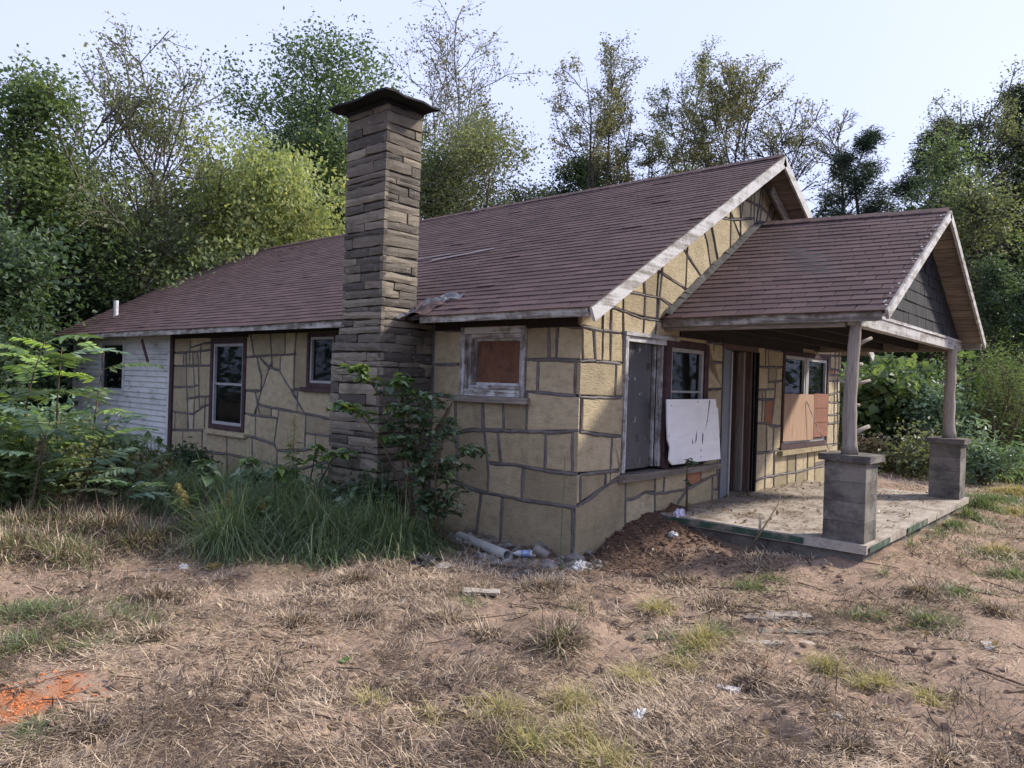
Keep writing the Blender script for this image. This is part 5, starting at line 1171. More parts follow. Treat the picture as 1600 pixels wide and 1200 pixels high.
# slender trunks of the dense wood behind the porch and left of the house
G1 = 'slender trees of the wood behind the porch'
WOODS = [
(25.99, 7.04, 10.09, 1.98, 4.734, 'd', 'slender leafy tree of the wood behind the porch, tenth such tree from the right'),
(22.4, 5.17, 8.17, 1.75, 3.8205, 'd', 'slender leafy tree of the wood behind the porch, ninth such tree from the right'),
(28.52, 5.72, 10.17, 2.1, 4.77, 'p', 'slender dark pine of the wood behind the porch, eighth such pine from the right'),
(25.86, 4.1, 10.13, 1.92, 4.752000000000001, 'p', 'slender dark pine of the wood behind the porch, seventh such pine from the right'),
(22.04, 2.87, 7.81, 1.5, 3.654, 'd', 'slender leafy tree of the wood behind the porch, seventh such tree from the right'),
(31.03, 4.01, 10.45, 2.22, 4.9005, 'p', 'slender dark pine of the wood behind the porch, sixth such pine from the right'),
(24.35, 1.76, 9.66, 1.61, 4.527, 'd', 'slender leafy tree of the wood behind the porch, fifth such tree from the right'),
(29.32, 2.41, 9.88, 1.87, 4.6305, 'p', 'slender dark pine of the wood behind the porch, fifth such pine from the right'),
(27.45, 1.5, 9.85, 1.76, 4.617, 'p', 'slender dark pine of the wood behind the porch, fourth such pine from the right'),
(23.59, 0.34, 9.05, 1.75, 4.239, 'd', 'slender leafy tree of the wood behind the porch, fourth such tree from the right'),
(30.56, 1.11, 9.95, 1.68, 4.6665, 'p', 'slender dark pine of the wood behind the porch, third such pine from the right'),
(26.68, -0.02, 10.36, 1.92, 4.86, 'p', 'slender dark pine of the wood behind the porch, second such pine from the right'),
(21.76, -0.94, 8.25, 1.45, 3.861, 'd', 'slender leafy tree of the wood behind the porch, second such tree from the right'),
(29.75, -0.42, 12.01, 2.33, 5.643, 'p', 'slender dark pine of the wood behind the porch, first such pine from the right'),
(23.18, 2.43, 6.88, 1.55, 3.213, 'd', 'slender leafy tree of the wood behind the porch, sixth such tree from the right'),
(19.7, -0.68, 6.05, 1.35, 2.817, 'd', 'slender leafy tree of the wood behind the porch, third such tree from the right'),
(19.79, -1.37, 5.64, 1.52, 2.6235, 'd', 'slender leafy tree of the wood behind the porch, first such tree from the right'),
(19.77, 3.56, 6.46, 1.57, 3.015, 'd', 'slender leafy tree of the wood behind the porch, eighth such tree from the right'),
(-0.34, 17.88, 5.5, 4.22, 1.26, 'l', 'dark leafy understory tree behind the siding, second from the left'),
(1.92, 21.4, 5.21, 4.96, 1.22, 'l', 'dark leafy understory tree behind the siding, fifth from the left'),
(3.5, 21.92, 5.89, 4.84, 1.24, 'l', 'dark leafy understory tree behind the siding, seventh from the left'),
(5.32, 23.37, 7.21, 4.86, 1.24, 'l', 'dark leafy understory tree behind the siding, ninth from the left'),
(6.49, 22.86, 6.91, 4.86, 1.27, 'l', 'dark leafy understory tree behind the siding, tenth from the left'),
(-0.2, 16.81, 3.74, 3.56, 1.29, 'l', 'dark leafy understory tree behind the siding, third from the left'),
(1.94, 19.29, 3.62, 4.05, 1.27, 'l', 'dark leafy understory tree behind the siding, sixth from the left'),
(-1.65, 14.08, 3.9, 3.49, 1.33, 'l', 'dark leafy understory tree behind the siding, first from the left'),
(3.23, 19.89, 4.34, 3.65, 1.28, 'l', 'dark leafy understory tree behind the siding, eighth from the left'),
(8.49, 24.12, 6.67, 4.84, 1.28, 'l', 'dark leafy understory tree behind the siding, eleventh from the left'),
(11.15, 23.77, 7.31, 5.7, 1.34, 'l', 'dark leafy understory tree behind the siding, twelfth from the left'),
(0.96, 18.55, 2.98, 3.11, 0.92, 'l', 'dark leafy understory tree behind the siding, fourth from the left')]
protos = {}
for k, (x, y, h, w_, b, kind, lab) in enumerate(WOODS):
    grp = {'p': 'pines of the wood right of the porch', 'd': 'leafy trees of the wood right of the porch', 'l': 'understory trees left of the house'}[kind]
    nv = sum(1 for q in protos if q[0] == kind)
    if nv < 3:
        st = {'p': 'pine', 'd': 'round', 'l': 'round'}[kind]
        d = tree(h, w_, b, 300 + k, st, {'p': 6500, 'd': 5200, 'l': 8500}[kind], {'p': .24, 'd': .16, 'l': .19}[kind], twigs=(kind == 'd'), n1=24, clump=.3 if kind != 'l' else .4)
        protos[(kind, nv)] = (place_tree(x, y, d, ({'p': 'pine_tree', 'd': 'slender_tree', 'l': 'understory_tree'}[kind], 'trunk', 'crown'), {'p': 'pine', 'd': 'dark', 'l': 'dark'}[kind], lab, 'tree', grp), h)
    else:
        src, h0 = protos[(kind, k % 3)]
        copy_tree(src, x, y, R.uniform(0, 6.28), h / h0, lab, grp)

# the mass of far foliage closing the wood
def far_wood():
    g = np.random.default_rng(77); V = []; F = []; A = []; b = 0
    P = []
    for az0, az1, hmax, n in ((-.62, .02, 8.5, 10000), (.02, .40, 5.0, 5000), (.36, .80, 9.0, 13000), (.80, 2.6, 9.0, 7000), (2.6, 4.0, 8.0, 4000), (4.0, 5.66, 10.0, 8000)):
        a = g.uniform(az0, az1, n) + .8491; d = g.uniform(40, 56, n)
        x = CAM[0] + np.sin(a) * d; y = CAM[1] + np.cos(a) * d
        z = hmax * (.45 + .75 * fbm(a * 22, d * .15, 5, 3)) * g.uniform(0, 1, n) ** .8
        P.append(np.stack([x, y, z], 1))
    P = np.vstack(P)
    v, f, r = leaves_np(P, .62, g, .7, .3, .1)
    link('far_wood', mesh_from('far_wood', v, f, [LEAF['dark']], False, None, {'rnd': r}), kind='stuff')
far_wood()

# ---------------------------------------------------------------- bushes
def bush(x, y, h, w_, n, leaf, pal, name, label, seed, cat='bush', stems=7, asp=.6, group=None, droop=.2, up=.3, bark=None, low=.05, clump=.12):
    g = np.random.default_rng(seed)
    ns_ = stems; nt = 6; tt = np.linspace(0, 1, nt); T = np.zeros((ns_, nt, 3)); TR = np.zeros((ns_, nt))
    for i in range(ns_):
        az = g.uniform(0, 6.28); sp = w_ * .5 * g.uniform(.15, .9); hh = h * g.uniform(.6, 1) * (1 - .35 * (sp / (w_ * .5)) ** 2)
        b0 = g.normal(0, w_ * .06, 2)
        T[i] = np.stack([b0[0] + np.cos(az) * sp * tt ** 1.2 + g.normal(0, .03 * h, nt) * tt, b0[1] + np.sin(az) * sp * tt ** 1.2 + g.normal(0, .03 * h, nt) * tt, hh * np.sin(tt * 1.45) / math.sin(1.45) - .04], 1)
        TR[i] = (.006 + .007 * h) * (1.1 - .9 * tt)
    n1 = ns_ * 9; k = np.repeat(np.arange(ns_), 9)
    L1, R1 = grow(T[k], TR[k], g.uniform(low, 1, n1), g.uniform(0, 6.28, n1), g.uniform(.4, 1.1, n1), g.uniform(.12, .34, n1) * max(h, w_), g, 4, .35, .4, .7)
    k2 = np.repeat(np.arange(n1), 3)
    L2, R2 = grow(L1[k2], R1[k2], g.uniform(.2, 1, n1 * 3), g.uniform(0, 6.28, n1 * 3), g.uniform(.4, 1.1, n1 * 3), g.uniform(.06, .18, n1 * 3) * max(h, w_), g, 3, .35, .4, .7)
    b = 0; VV = []; FF = []
    for L, Rr, s_ in ((T, TR, 6), (L1, np.maximum(R1, .003), 4), (L2, np.maximum(R2, .0025), 3)):
        V, F = tubes_np(L, Rr, s_); VV.append(V); FF.append(F + b); b += len(V)
    pick = g.integers(0, len(L2), n); u = g.uniform(.1, 1.1, n) * 2; i = np.minimum(u.astype(int), 1); f = (u - i)[:, None]
    P = L2[pick, i] * (1 - f) + L2[pick, i + 1] * f + g.normal(0, clump, (n, 3)); P[:, 2] = np.maximum(P[:, 2], .03)
    tone = g.uniform(0, 1, len(L1))
    lv, lf, lr = leaves_np(P, leaf, g, asp, up, droop, np.clip(tone[k2[pick]] * .4 + g.uniform(0, 1, n) * .6, 0, 1))
    r = empty(name, (x, y, gz(x, y)), label, cat, group)
    link('stems', mesh_from('stems', np.vstack(VV), np.vstack(FF), [bark or m_stem], True), r)
    link('leaves', mesh_from('leaves', lv, lf, [LEAF[pal]], False, None, {'rnd': lr}), r)
    return r
for a in [
(-2.08, 2.55, 0.52, 0.35, 420, 0.09, 'green', 'leafy_weed', 'green leafy weed at the front left of the grass clump', 20, {'asp': 0.5, 'stems': 6, 'clump': 0.05}),
(-1.07, 1.75, 0.5, 0.35, 420, 0.08, 'green', 'leafy_weed', 'green leafy weed between the grass clump and the sapling', 21, {'asp': 0.55, 'stems': 6, 'clump': 0.05}),
(-0.98, 3.05, 0.62, 0.4, 420, 0.1, 'blue', 'leafy_weed', 'taller bluish weed against the wall beside the chimney', 22, {'asp': 0.5, 'stems': 5, 'clump': 0.05}),
(-1.38, 2.83, 0.47, 0.44, 420, 0.085, 'green', 'leafy_weed', 'light green leafy weed standing in the middle of the grass clump', 17, {'asp': 0.5, 'stems': 6, 'clump': 0.05}),
(-1.18, 2.21, 0.45, 0.36, 380, 0.08, 'blue', 'leafy_weed', 'bluish leafy weed in the grass clump near the chimney', 18, {'asp': 0.55, 'stems': 6, 'clump': 0.05}),
(-1.93, 5.15, 0.32, 0.61, 480, 0.1, 'blue', 'leafy_weed', 'bluish leafy weed at the siding corner behind the dry heap', 19, {'asp': 0.6, 'stems': 6, 'clump': 0.06}),
(14.33, 0.73, 2.87, 3.08, 5200, 0.22, 'green', 'vine_covered_bush', 'broad leaved green bush seen between the two porch posts', 1, {'asp': 0.85, 'stems': 12, 'droop': 0.4, 'clump': 0.2}),
(13.18, 1.15, 2.3, 1.62, 2600, 0.15, 'green', 'leafy_bush', 'smaller leafy bush behind the near porch post', 2, {'stems': 8, 'clump': 0.15}),
(12.58, -0.57, 1.83, 1.53, 3200, 0.1, 'blue', 'leafy_bush', 'silvery green bush left of the far porch post', 3, {'stems': 9, 'clump': 0.14}),
(13.75, -1.42, 2.97, 2.64, 6500, 0.1, 'green', 'feathery_bush', 'tall feathery light green bush right of the far post', 4, {'stems': 14, 'asp': 0.22, 'up': 1.0, 'clump': 0.18}),
(15.82, -1.84, 2.84, 2.75, 4500, 0.12, 'olive', 'feathery_bush', 'feathery bush at the right edge behind the low pale one', 5, {'stems': 10, 'asp': 0.3, 'clump': 0.18}),
(11.27, -1.74, 0.87, 1.54, 1500, 0.15, 'blue', 'low_bush', 'low pale leaved bush right of the far pier', 6, {'asp': 0.3, 'stems': 9, 'clump': 0.08}),
(11.04, -0.53, 0.78, 1.67, 1300, 0.1, 'olive', 'brown_bush', 'low olive brown bush between the porch piers', 7, {'stems': 9, 'clump': 0.14}),
(11.35, 0.29, 0.68, 1.19, 1000, 0.1, 'dry', 'brown_bush', 'brown withered bush close to the near post foot', 8, {'stems': 8, 'clump': 0.12}),
(-2.71, 7.13, 1.0, 1.67, 4200, 0.11, 'blue', 'weed_thicket', 'bluish green weed thicket at the left edge of the yard', 9, {'stems': 12, 'clump': 0.14}),
(-2.25, 6.14, 0.48, 0.9, 1900, 0.09, 'dark', 'weed_thicket', 'dark green weed thicket in front of the siding', 10, {'stems': 12, 'clump': 0.14}),
(-2.88, 5.61, 0.59, 1.46, 2600, 0.09, 'olive', 'weed_thicket', 'olive weed thicket in front, behind the dry grass heap', 11, {'stems': 10, 'clump': 0.13}),
(-3.53, 5.28, 0.78, 1.1, 2600, 0.1, 'green', 'weed_thicket', 'fresh green thicket low at the left edge', 12, {'stems': 10, 'clump': 0.13}),
(-0.82, 6.63, 0.61, 0.63, 1300, 0.07, 'dark', 'dark_shrub', 'small dark fine leaved shrub below the tall window', 13, {'stems': 7, 'clump': 0.06}),
(-1.9, 5.57, 0.41, 0.56, 600, 0.09, 'dry', 'brown_bush', 'dead brown weed stalks near the siding corner', 14, {'stems': 9, 'clump': 0.1}),
(-0.82, 2.18, 0.67, 0.68, 1500, 0.08, 'dark', 'weed_thicket', 'dark weeds against the chimney foot', 15, {'stems': 9, 'clump': 0.08}),
(-1.1, 3.83, 0.55, 0.78, 900, 0.13, 'blue', 'weed_thicket', 'broad leaved weeds under the stone wall left of chimney', 16, {'stems': 7, 'asp': 0.7, 'clump': 0.08})]: bush(*a[:10], **a[10])

# ---------------------------------------------------------------- weeds with leaves that can be told apart
def leaf_mesh(name, mat, lobes=1.0, wid=.5, fold=.12, curl=.12):
    t = [0, .18, .42, .7, 1.0]; wv = [.02, .75, 1.0, .62, 0]
    V = []; 
    for a, b in zip(t, wv): V += [(a, -b * wid / 2, b * fold - curl * a * a), (a, 0, -curl * a * a), (a, b * wid / 2, b * fold - curl * a * a)]
    F = []
    for i in range(4):
        for k in range(2): F.append((i * 3 + k, i * 3 + k + 1, (i + 1) * 3 + k + 1, (i + 1) * 3 + k))
    return mesh_from(name, V, F, [mat], True, None, {'rnd': [.5] * len(V)})
def mk_wleaf(name, c0, c1, c2):
    t = NT(name)
    col = t.ramp(t.math('FRACT', t.math('ADD', t.orand(), t.math('MULTIPLY', t.noise(6, 3), .15))), [(.05, c0), (.5, c1), (.95, c2)])
    t.l.new(col, t.b.inputs['Base Color']); t.b.inputs['Roughness'].default_value = .45
    tr = t.n.new('ShaderNodeBsdfTranslucent'); t.l.new(t.mix(1.0, col, (1.5, 1.5, .7), 'MULTIPLY'), tr.inputs[0])
    mx = t.n.new('ShaderNodeMixShader'); mx.inputs[0].default_value = .3
    t.l.new(t.b.outputs[0], mx.inputs[1]); t.l.new(tr.outputs[0], mx.inputs[2]); t.l.new(mx.outputs[0], t.out.inputs['Surface']); return t.m
m_wl = mk_wleaf('weed_leaf', (.04, .078, .042), (.072, .125, .06), (.14, .20, .11))
m_wl_br = mk_wleaf('bright_weed_leaf', (.09, .16, .04), (.15, .25, .06), (.24, .33, .09))
m_wl_pale = mk_wleaf('pale_weed_leaf', (.06, .10, .06), (.10, .15, .09), (.2, .25, .16))
LM = leaf_mesh('leaf', m_wl, wid=.68); LMB = leaf_mesh('leaf', m_wl_br, wid=.5); LMP = leaf_mesh('leaf', m_wl_pale, wid=.6)
def frond_mesh(name, mat_stem, mat_leaf_attr, n=11, L=.6, ll=.13, wid=.30, droop=.35, seed=0):
    g = random.Random(seed); mb = MB(); pts = []
    for i in range(8):
        t = i / 7; pts.append((L * t, .02 * math.sin(t * 3 + seed), L * (.22 * t - droop * t * t)))
    mb.tube(pts, [.005 - .0035 * i / 7 for i in range(8)], 4, 0)
    rn = [.3] * len(mb.V)
    for i in range(n):
        t = .16 + .84 * i / (n - 1); f = t * 7; k = min(int(f), 6); q = [pts[k][c] * (1 - f + k) + pts[k + 1][c] * (f - k) for c in range(3)]
        for s_ in (-1, 1):
            l = ll * (1 - .45 * abs(t - .45)) * g.uniform(.85, 1.15); a = math.radians(g.uniform(52, 68)); dz = g.uniform(-.45, -.1)
            d = Vector((math.cos(a), s_ * math.sin(a), dz)).normalized(); sd = Vector((-d.y * s_, d.x * s_, g.uniform(-.2, .2))).normalized()
            o = Vector(q); V = [o, o + d * l * .35 + sd * l * wid * .5, o + d * l * .75 + sd * l * wid * .32, o + d * l + Vector((0, 0, -.01)), o + d * l * .75 - sd * l * wid * .32, o + d * l * .35 - sd * l * wid * .5]
            mb.add(V, [(0, 1, 2, 3), (0, 3, 4, 5)], 1); rn += [g.uniform(.1, .95)] * 6
    return mesh_from(name, mb.V, mb.F, [mat_stem, mat_leaf_attr], False, mb.M, {'rnd': rn})
FR = {p_: [frond_mesh('frond', m_stem_g, LEAF[p_], n, L_, ll, .38, dr_, sd_) for n, L_, ll, dr_, sd_ in ((11, .62, .17, .35, 1), (13, .75, .185, .5, 2), (9, .48, .15, .25, 3))] for p_ in ('bright', 'blue', 'green', 'olive')}
def set_dir(o, loc, d, roll=0.0, sc=1.0):
    d = Vector(d).normalized(); q = d.to_track_quat('X', 'Z'); o.matrix_basis = Matrix.Translation(Vector(loc)) @ q.to_matrix().to_4x4() @ Matrix.Rotation(roll, 4, 'X') @ Matrix.Scale(sc, 4)
def pinnate(x, y, h, nf, pal, label, seed, sc=1.0, lean=(0, 0), name='sumac_plant', z0=.35, mix=None):
    g = random.Random(seed); r = empty(name, (x, y, gz(x, y)), label, 'plant', 'feathery weeds left of the house')
    pts = [(lean[0] * t * t + .03 * math.sin(t * 5 + seed), lean[1] * t * t + .03 * math.cos(t * 4 + seed), h * t) for t in [i / 6 for i in range(7)]]
    mb = MB(); mb.tube([(p[0], p[1], p[2] - .03) for p in pts], [.016 - .010 * i / 6 for i in range(7)], 6); mb.part('stem', m_stem, r, smooth=True)
    for k in range(nf):
        t = z0 + (1 - z0) * (k + g.random() * .6) / nf; i = min(int(t * 6), 5); f = t * 6 - i
        p = [pts[i][c] * (1 - f) + pts[i + 1][c] * f for c in range(3)]; a = k * 2.4 + g.uniform(-.3, .3)
        o = link('frond', FR[(mix or [pal])[k % len(mix or [pal])]][g.randrange(3)], r)
        set_dir(o, p, (math.cos(a), math.sin(a), g.uniform(.05, .6)), g.uniform(-.3, .3), sc * g.uniform(.75, 1.15))
    return r
for a in [
(-3.44, 5.26, 1.95, 11, 'bright', 'feathery sumac with bright arching fronds at the left edge', 1, {'sc': 1.05, 'lean': (0.2, -0.2), 'mix': ['bright', 'bright', 'green']}),
(-2.88, 5.72, 1.9, 10, 'bright', 'feathery sumac second from the left edge', 2, {'sc': 1.0, 'mix': ['bright', 'green', 'blue']}),
(-2.45, 5.79, 1.9, 7, 'bright', 'tallest bright sumac in front of the siding window', 3, {'sc': 0.95, 'lean': (0.1, 0.1), 'mix': ['bright', 'green']}),
(-3.03, 4.51, 1.05, 9, 'blue', 'low bluish sumac in front of the taller ones', 5, {'sc': 0.95, 'lean': (0.2, -0.2), 'z0': 0.45, 'mix': ['blue', 'green']}),
(-3.59, 4.26, 1.15, 10, 'blue', 'low bluish sumac by the left edge', 6, {'sc': 1.0, 'lean': (0.2, 0), 'mix': ['blue', 'blue', 'green']}),
(-3.71, 4.91, 1.4, 10, 'green', 'green sumac cut by the left edge', 7, {'sc': 1.0, 'mix': ['green', 'bright']}),
(-2.32, 4.67, 0.6, 6, 'blue', 'short sumac frond cluster left of the siding corner', 8, {'sc': 0.85, 'mix': ['blue', 'green']}),
(-2.98, 3.85, 0.42, 5, 'blue', 'lowest sumac sprig on the dry grass heap', 9, {'sc': 0.9, 'lean': (0.2, -0.15), 'z0': 0.7, 'mix': ['blue', 'olive']}),
(-3.64, 5.82, 1.9, 9, 'bright', 'arching sumac beyond the left edge', 10, {'sc': 1.05, 'mix': ['bright', 'green']})]: pinnate(*a[:7], **a[7])

def sapling(x, y, stems, label, seed, name='sapling', cat='sapling', lf=.10, dens=34, mats=(0, 0, 0, 1), spread=.22, twig=.35, zmin=.35):
    """stems: list of polylines of world-relative points"""
    g = random.Random(seed); r = empty(name, (x, y, gz(x, y)), label, cat); meshes = (LM, LMB, LMP)
    for pts in stems:
        mb = MB(); n = len(pts); mb.tube(pts, [.015 - .011 * i / (n - 1) for i in range(n)], 6)
        tips = []
        tot = dens
        for k in range(max(2, tot // 4)):
            t = zmin + (1 - zmin) * g.random(); i = min(int(t * (n - 1)), n - 2); f = t * (n - 1) - i
            p = Vector(pts[i]) * (1 - f) + Vector(pts[i + 1]) * f
            a = g.uniform(0, 6.28); d = Vector((math.cos(a), math.sin(a), g.uniform(.0, .7))).normalized(); l = twig * g.uniform(.4, 1)
            q = [p, p + d * l * .5 + Vector((0, 0, .02)), p + d * l + Vector((0, 0, -.03))]
            mb.tube(q, [.004, .003, .0015], 4); tips.append(q)
        tips.append([Vector(pts[-2]), (Vector(pts[-2]) + Vector(pts[-1])) / 2, Vector(pts[-1])])
        mb.part('stem', m_stem, r, smooth=True)
        for q in tips:
            top_ = q[2].z
            for k in range(max(3, dens * 4 // (len(tips) * 4) * 2 + 3)):
                t = g.uniform(.25, 1.05); p = q[0].lerp(q[1], t * 2) if t < .5 else q[1].lerp(q[2], t * 2 - 1)
                a = g.uniform(0, 6.28); d = Vector((math.cos(a), math.sin(a), g.uniform(-.7, .25)))
                o = link('leaf', meshes[mats[g.randrange(len(mats))]], r); set_dir(o, p, d, g.uniform(-.6, .6), lf * g.uniform(.55, 1.25))
    return r
for a in [
(-0.81, 1.07, [[(0.023, 0.028, -0.008), (-0.038, 0.113, 0.353), (-0.094, 0.205, 0.741), (-0.127, 0.301, 1.063), (-0.149, 0.388, 1.323), (-0.185, 0.484, 1.652)], [(0.023, 0.028, -0.008), (-0.082, -0.01, 0.375), (-0.143, -0.021, 0.768), (-0.139, -0.094, 1.094), (-0.076, -0.154, 1.351)], [(0.023, 0.028, -0.008), (-0.006, 0.193, 0.471), (-0.081, 0.394, 0.854), (-0.148, 0.584, 1.11), (-0.236, 0.721, 1.374)], [(0.033, 0.019, -0.008), (-0.001, -0.018, 0.367), (-0.016, -0.072, 0.764), (0.044, -0.201, 1.031), (0.177, -0.411, 1.029)], [(0.023, 0.028, -0.008), (0.01, 0.246, 0.396), (0.017, 0.441, 0.979), (0.155, 0.452, 1.384), (0.11, 0.492, 1.575)]], 'young leafy sapling in front of the chimney foot', 1, {'lf': 0.088, 'dens': 120, 'mats': (0, 0, 2), 'twig': 0.34, 'zmin': 0.2}),
(-0.78, 1.48, [[(0.009, 0.012, 0.031), (-0.064, 0.076, 0.572), (-0.21, 0.135, 1.114), (-0.353, 0.188, 1.513), (-0.517, 0.254, 1.74), (-0.688, 0.32, 1.844)], [(0.009, 0.012, 0.031), (-0.104, 0.111, 0.571), (-0.311, 0.218, 1.044), (-0.529, 0.326, 1.375), (-0.822, 0.416, 1.47)], [(0.009, 0.012, 0.031), (-0.067, 0.079, 0.707), (-0.12, 0.125, 1.247), (-0.15, 0.15, 1.651), (-0.134, 0.136, 1.821)]], 'bright leaved sapling reaching across the dark chimney stones', 2, {'lf': 0.115, 'dens': 40, 'mats': (1, 1, 0, 2), 'twig': 0.2, 'zmin': 0.55}),
(-0.73, 3.63, [[(-0.4, -0.604, 0.128), (-0.374, -0.621, 0.5), (-0.333, -0.648, 0.782), (-0.346, -0.76, 0.955)], [(-0.4, -0.604, 0.128), (-0.335, -0.768, 0.513), (-0.281, -0.927, 0.782), (-0.226, -1.09, 0.866)]], 'low bright green weed left of the chimney corner', 3, {'name': 'broadleaf_weed', 'cat': 'plant', 'lf': 0.12, 'dens': 16, 'mats': (1, 1, 2), 'twig': 0.16, 'zmin': 0.5}),
(-1.48, 3.43, [[(-0.234, -0.394, 0.086), (-0.271, -0.373, 0.404), (-0.302, -0.356, 0.686), (-0.328, -0.341, 0.812)], [(-0.234, -0.394, 0.086), (-0.207, -0.527, 0.417), (-0.12, -0.579, 0.591), (-0.1, -0.591, 0.696)]], 'broad leaved green weed under the tall window', 4, {'name': 'broadleaf_weed', 'cat': 'plant', 'lf': 0.15, 'dens': 14, 'mats': (0, 1, 2), 'twig': 0.14, 'zmin': 0.5}),
(-2.37, 2.95, [[(-0.184, -0.371, 0.085), (-0.186, -0.37, 0.348), (-0.208, -0.359, 0.598), (-0.193, -0.366, 0.835)]], 'single upright weed standing at the front of the grass clump', 5, {'name': 'tall_weed', 'cat': 'plant', 'lf': 0.15, 'dens': 12, 'mats': (0, 2, 0), 'twig': 0.1, 'zmin': 0.45}),
(1.9, -0.22, [[(0, 0, -0.05), (0.0, 0, 0.3), (-0.02, 0, 0.5), (0.01, 0, 0.62)]], 'thin weed growing on the dirt mound below the white board', 6, {'name': 'tall_weed', 'cat': 'plant', 'lf': 0.08, 'dens': 6, 'mats': (2, 0), 'twig': 0.08, 'zmin': 0.4})]: sapling(*a[:5], **a[5])

def goldenrod(x, y, h, label, seed, lean=(0, 0), plume=.35, leafy=True, pal='yellow'):
    g = np.random.default_rng(seed); r = empty('goldenrod', (x, y, gz(x, y)), label, 'plant', 'goldenrod weeds by the wall')
    tt = np.linspace(0, 1, 8); P = np.stack([lean[0] * tt ** 2, lean[1] * tt ** 2, h * tt - .03], 1)[None]
    Rr = (.007 - .005 * tt)[None]
    n = 26; L1, R1 = grow(np.repeat(P, n, 0), np.repeat(Rr, n, 0), 1 - plume * (np.arange(n) + .5) / n, g.uniform(0, 6.28, n), g.uniform(.8, 1.2, n), .04 + .20 * (np.arange(n) + 1) / n * h * .55, g, 5, .2, .4, .7)
    L1[:, :, 2] -= (np.linspace(0, 1, 5) ** 2 * .07)[None]
    V0, F0 = tubes_np(P, Rr, 5); V1, F1 = tubes_np(L1, np.maximum(R1, .0018), 3)
    link('stem', mesh_from('stem', np.vstack([V0, V1]), np.vstack([F0, F1 + len(V0)]), [m_stem_g], True), r)
    m = 850; k = g.integers(0, n, m); u = g.uniform(0, 3.999, m); i = u.astype(int); f = (u - i)[:, None]
    Q = L1[k, i] * (1 - f) + L1[k, i + 1] * f + g.normal(0, .008, (m, 3)) + np.array([0, 0, .008])
    lv, lf, lr = leaves_np(Q, .016, g, .5, .6)
    link('flower_plume', mesh_from('flower_plume', lv, lf, [LEAF[pal]], False, None, {'rnd': lr}), r)
    if leafy:
        m = 70; t = g.uniform(.08, .75, m); Q = np.stack([lean[0] * t ** 2, lean[1] * t ** 2, h * t], 1)
        a = g.uniform(0, 6.28, m); ax = unit(np.stack([np.cos(a), np.sin(a), g.uniform(-.7, .2, m)], 1))
        lv, lf, lr = leaves_np(Q, .17, g, .16, .6, 0, None, ax); link('leaves', mesh_from('leaves', lv, lf, [LEAF['green']], False, None, {'rnd': lr}), r)
    return r
for a in [
(-1.14, 3.31, 1.3, 'tall feathery goldenrod with pale gold plume left of the chimney', 1, {'plume': 0.45}),
(-2.57, 2.8, 0.59, 'golden plumed weed leaning at the left front of the grass clump', 2, {'lean': (-0.1, 0.15), 'plume': 0.4}),
(-2.13, 2.43, 0.42, 'small goldenrod in front of the grass clump', 3, {'lean': (0.1, 0), 'plume': 0.3}),
(-2.15, 3.05, 0.51, 'goldenrod with drooping plume beside the upright weed', 4, {'lean': (0.05, -0.1), 'plume': 0.3}),
(-1.24, 2.51, 0.46, 'short goldenrod inside the grass clump near the chimney', 5, {'lean': (-0.1, 0.1), 'plume': 0.25}),
(-3.46, 4.36, 0.93, 'tall brownish goldenrod within the left thicket', 6, {'plume': 0.3, 'pal': 'dry'})]: goldenrod(*a[:5], **a[5])

# ---------------------------------------------------------------- grass, straw and scraps on the ground
def blades(P, L, wd, az, tilt, bend, rnd):
    """4-vert blades: base, two mid, tip"""
    n = len(P); dh = np.stack([np.cos(az), np.sin(az), np.zeros(n)], 1); sd = np.stack([-np.sin(az), np.cos(az), np.zeros(n)], 1); up = np.array([0, 0, 1.])
    mid = P + dh * (np.sin(tilt) * L * .5)[:, None] + up * (np.cos(tilt) * L * .5)[:, None]
    t2 = np.minimum(tilt + bend, 2.2)
    tip = mid + dh * (np.sin(t2) * L * .5)[:, None] + up * (np.cos(t2) * L * .5)[:, None]
    s_ = sd * wd[:, None] * .5
    V = np.stack([P, mid + s_, tip, mid - s_], 1).reshape(-1, 3); b = np.arange(n) * 4
    F = np.concatenate([np.stack([b, b + 1, b + 3], 1), np.stack([b + 1, b + 2, b + 3], 1)])
    return V, F, np.repeat(rnd, 4)
def stuff(name, V, F, r, mat): return link(name, mesh_from(name, V, F, [mat], False, None, {'rnd': r}), kind='stuff')
BARE = [
(-3.53, -1.38, 0.27, 1),
(-3.8, -1.86, 0.2, 1),
(-3.04, -0.52, 0.21, 1),
(-3.96, -1.44, 0.16, 1),
(-3.18, -1.5, 0.11, 1),
(-0.33, -0.97, 0.52, 1),
(0.24, -1.48, 0.54, 1),
(1.15, -2.29, 0.58, 1),
(1.99, -2.58, 0.5, 1),
(0.45, -2.09, 0.42, 1),
(-1.69, -1.54, 0.27, 1),
(-1.74, -1.31, 0.23, 1),
(-1.04, -3.71, 0.39, 1),
(-1.59, -3.51, 0.35, 1),
(-2.13, -2.86, 0.29, 1),
(-2.31, -3.09, 0.27, 1),
(-1.48, -3.16, 0.2, 1),
(-4.38, -1.2, 0.19, 1),
(-4.11, -1.12, 0.2, 1),
(-3.78, -0.67, 0.11, 1),
(-3.31, -0.87, 0.27, 1),
(-2.43, -0.16, 0.29, 1),
(-3.97, 0.36, 0.18, 1),
(-2.7, -1.0, 0.25, 1),
(-0.81, -2.37, 0.24, 1),
(-1.13, -2.66, 0.18, 1),
(4.38, -2.16, 0.28, 1),
(-2.16, -1.35, 0.17, 1),
(2.1, -2.99, 0.36, 1),
(-1.67, -0.64, 0.2, 1)]
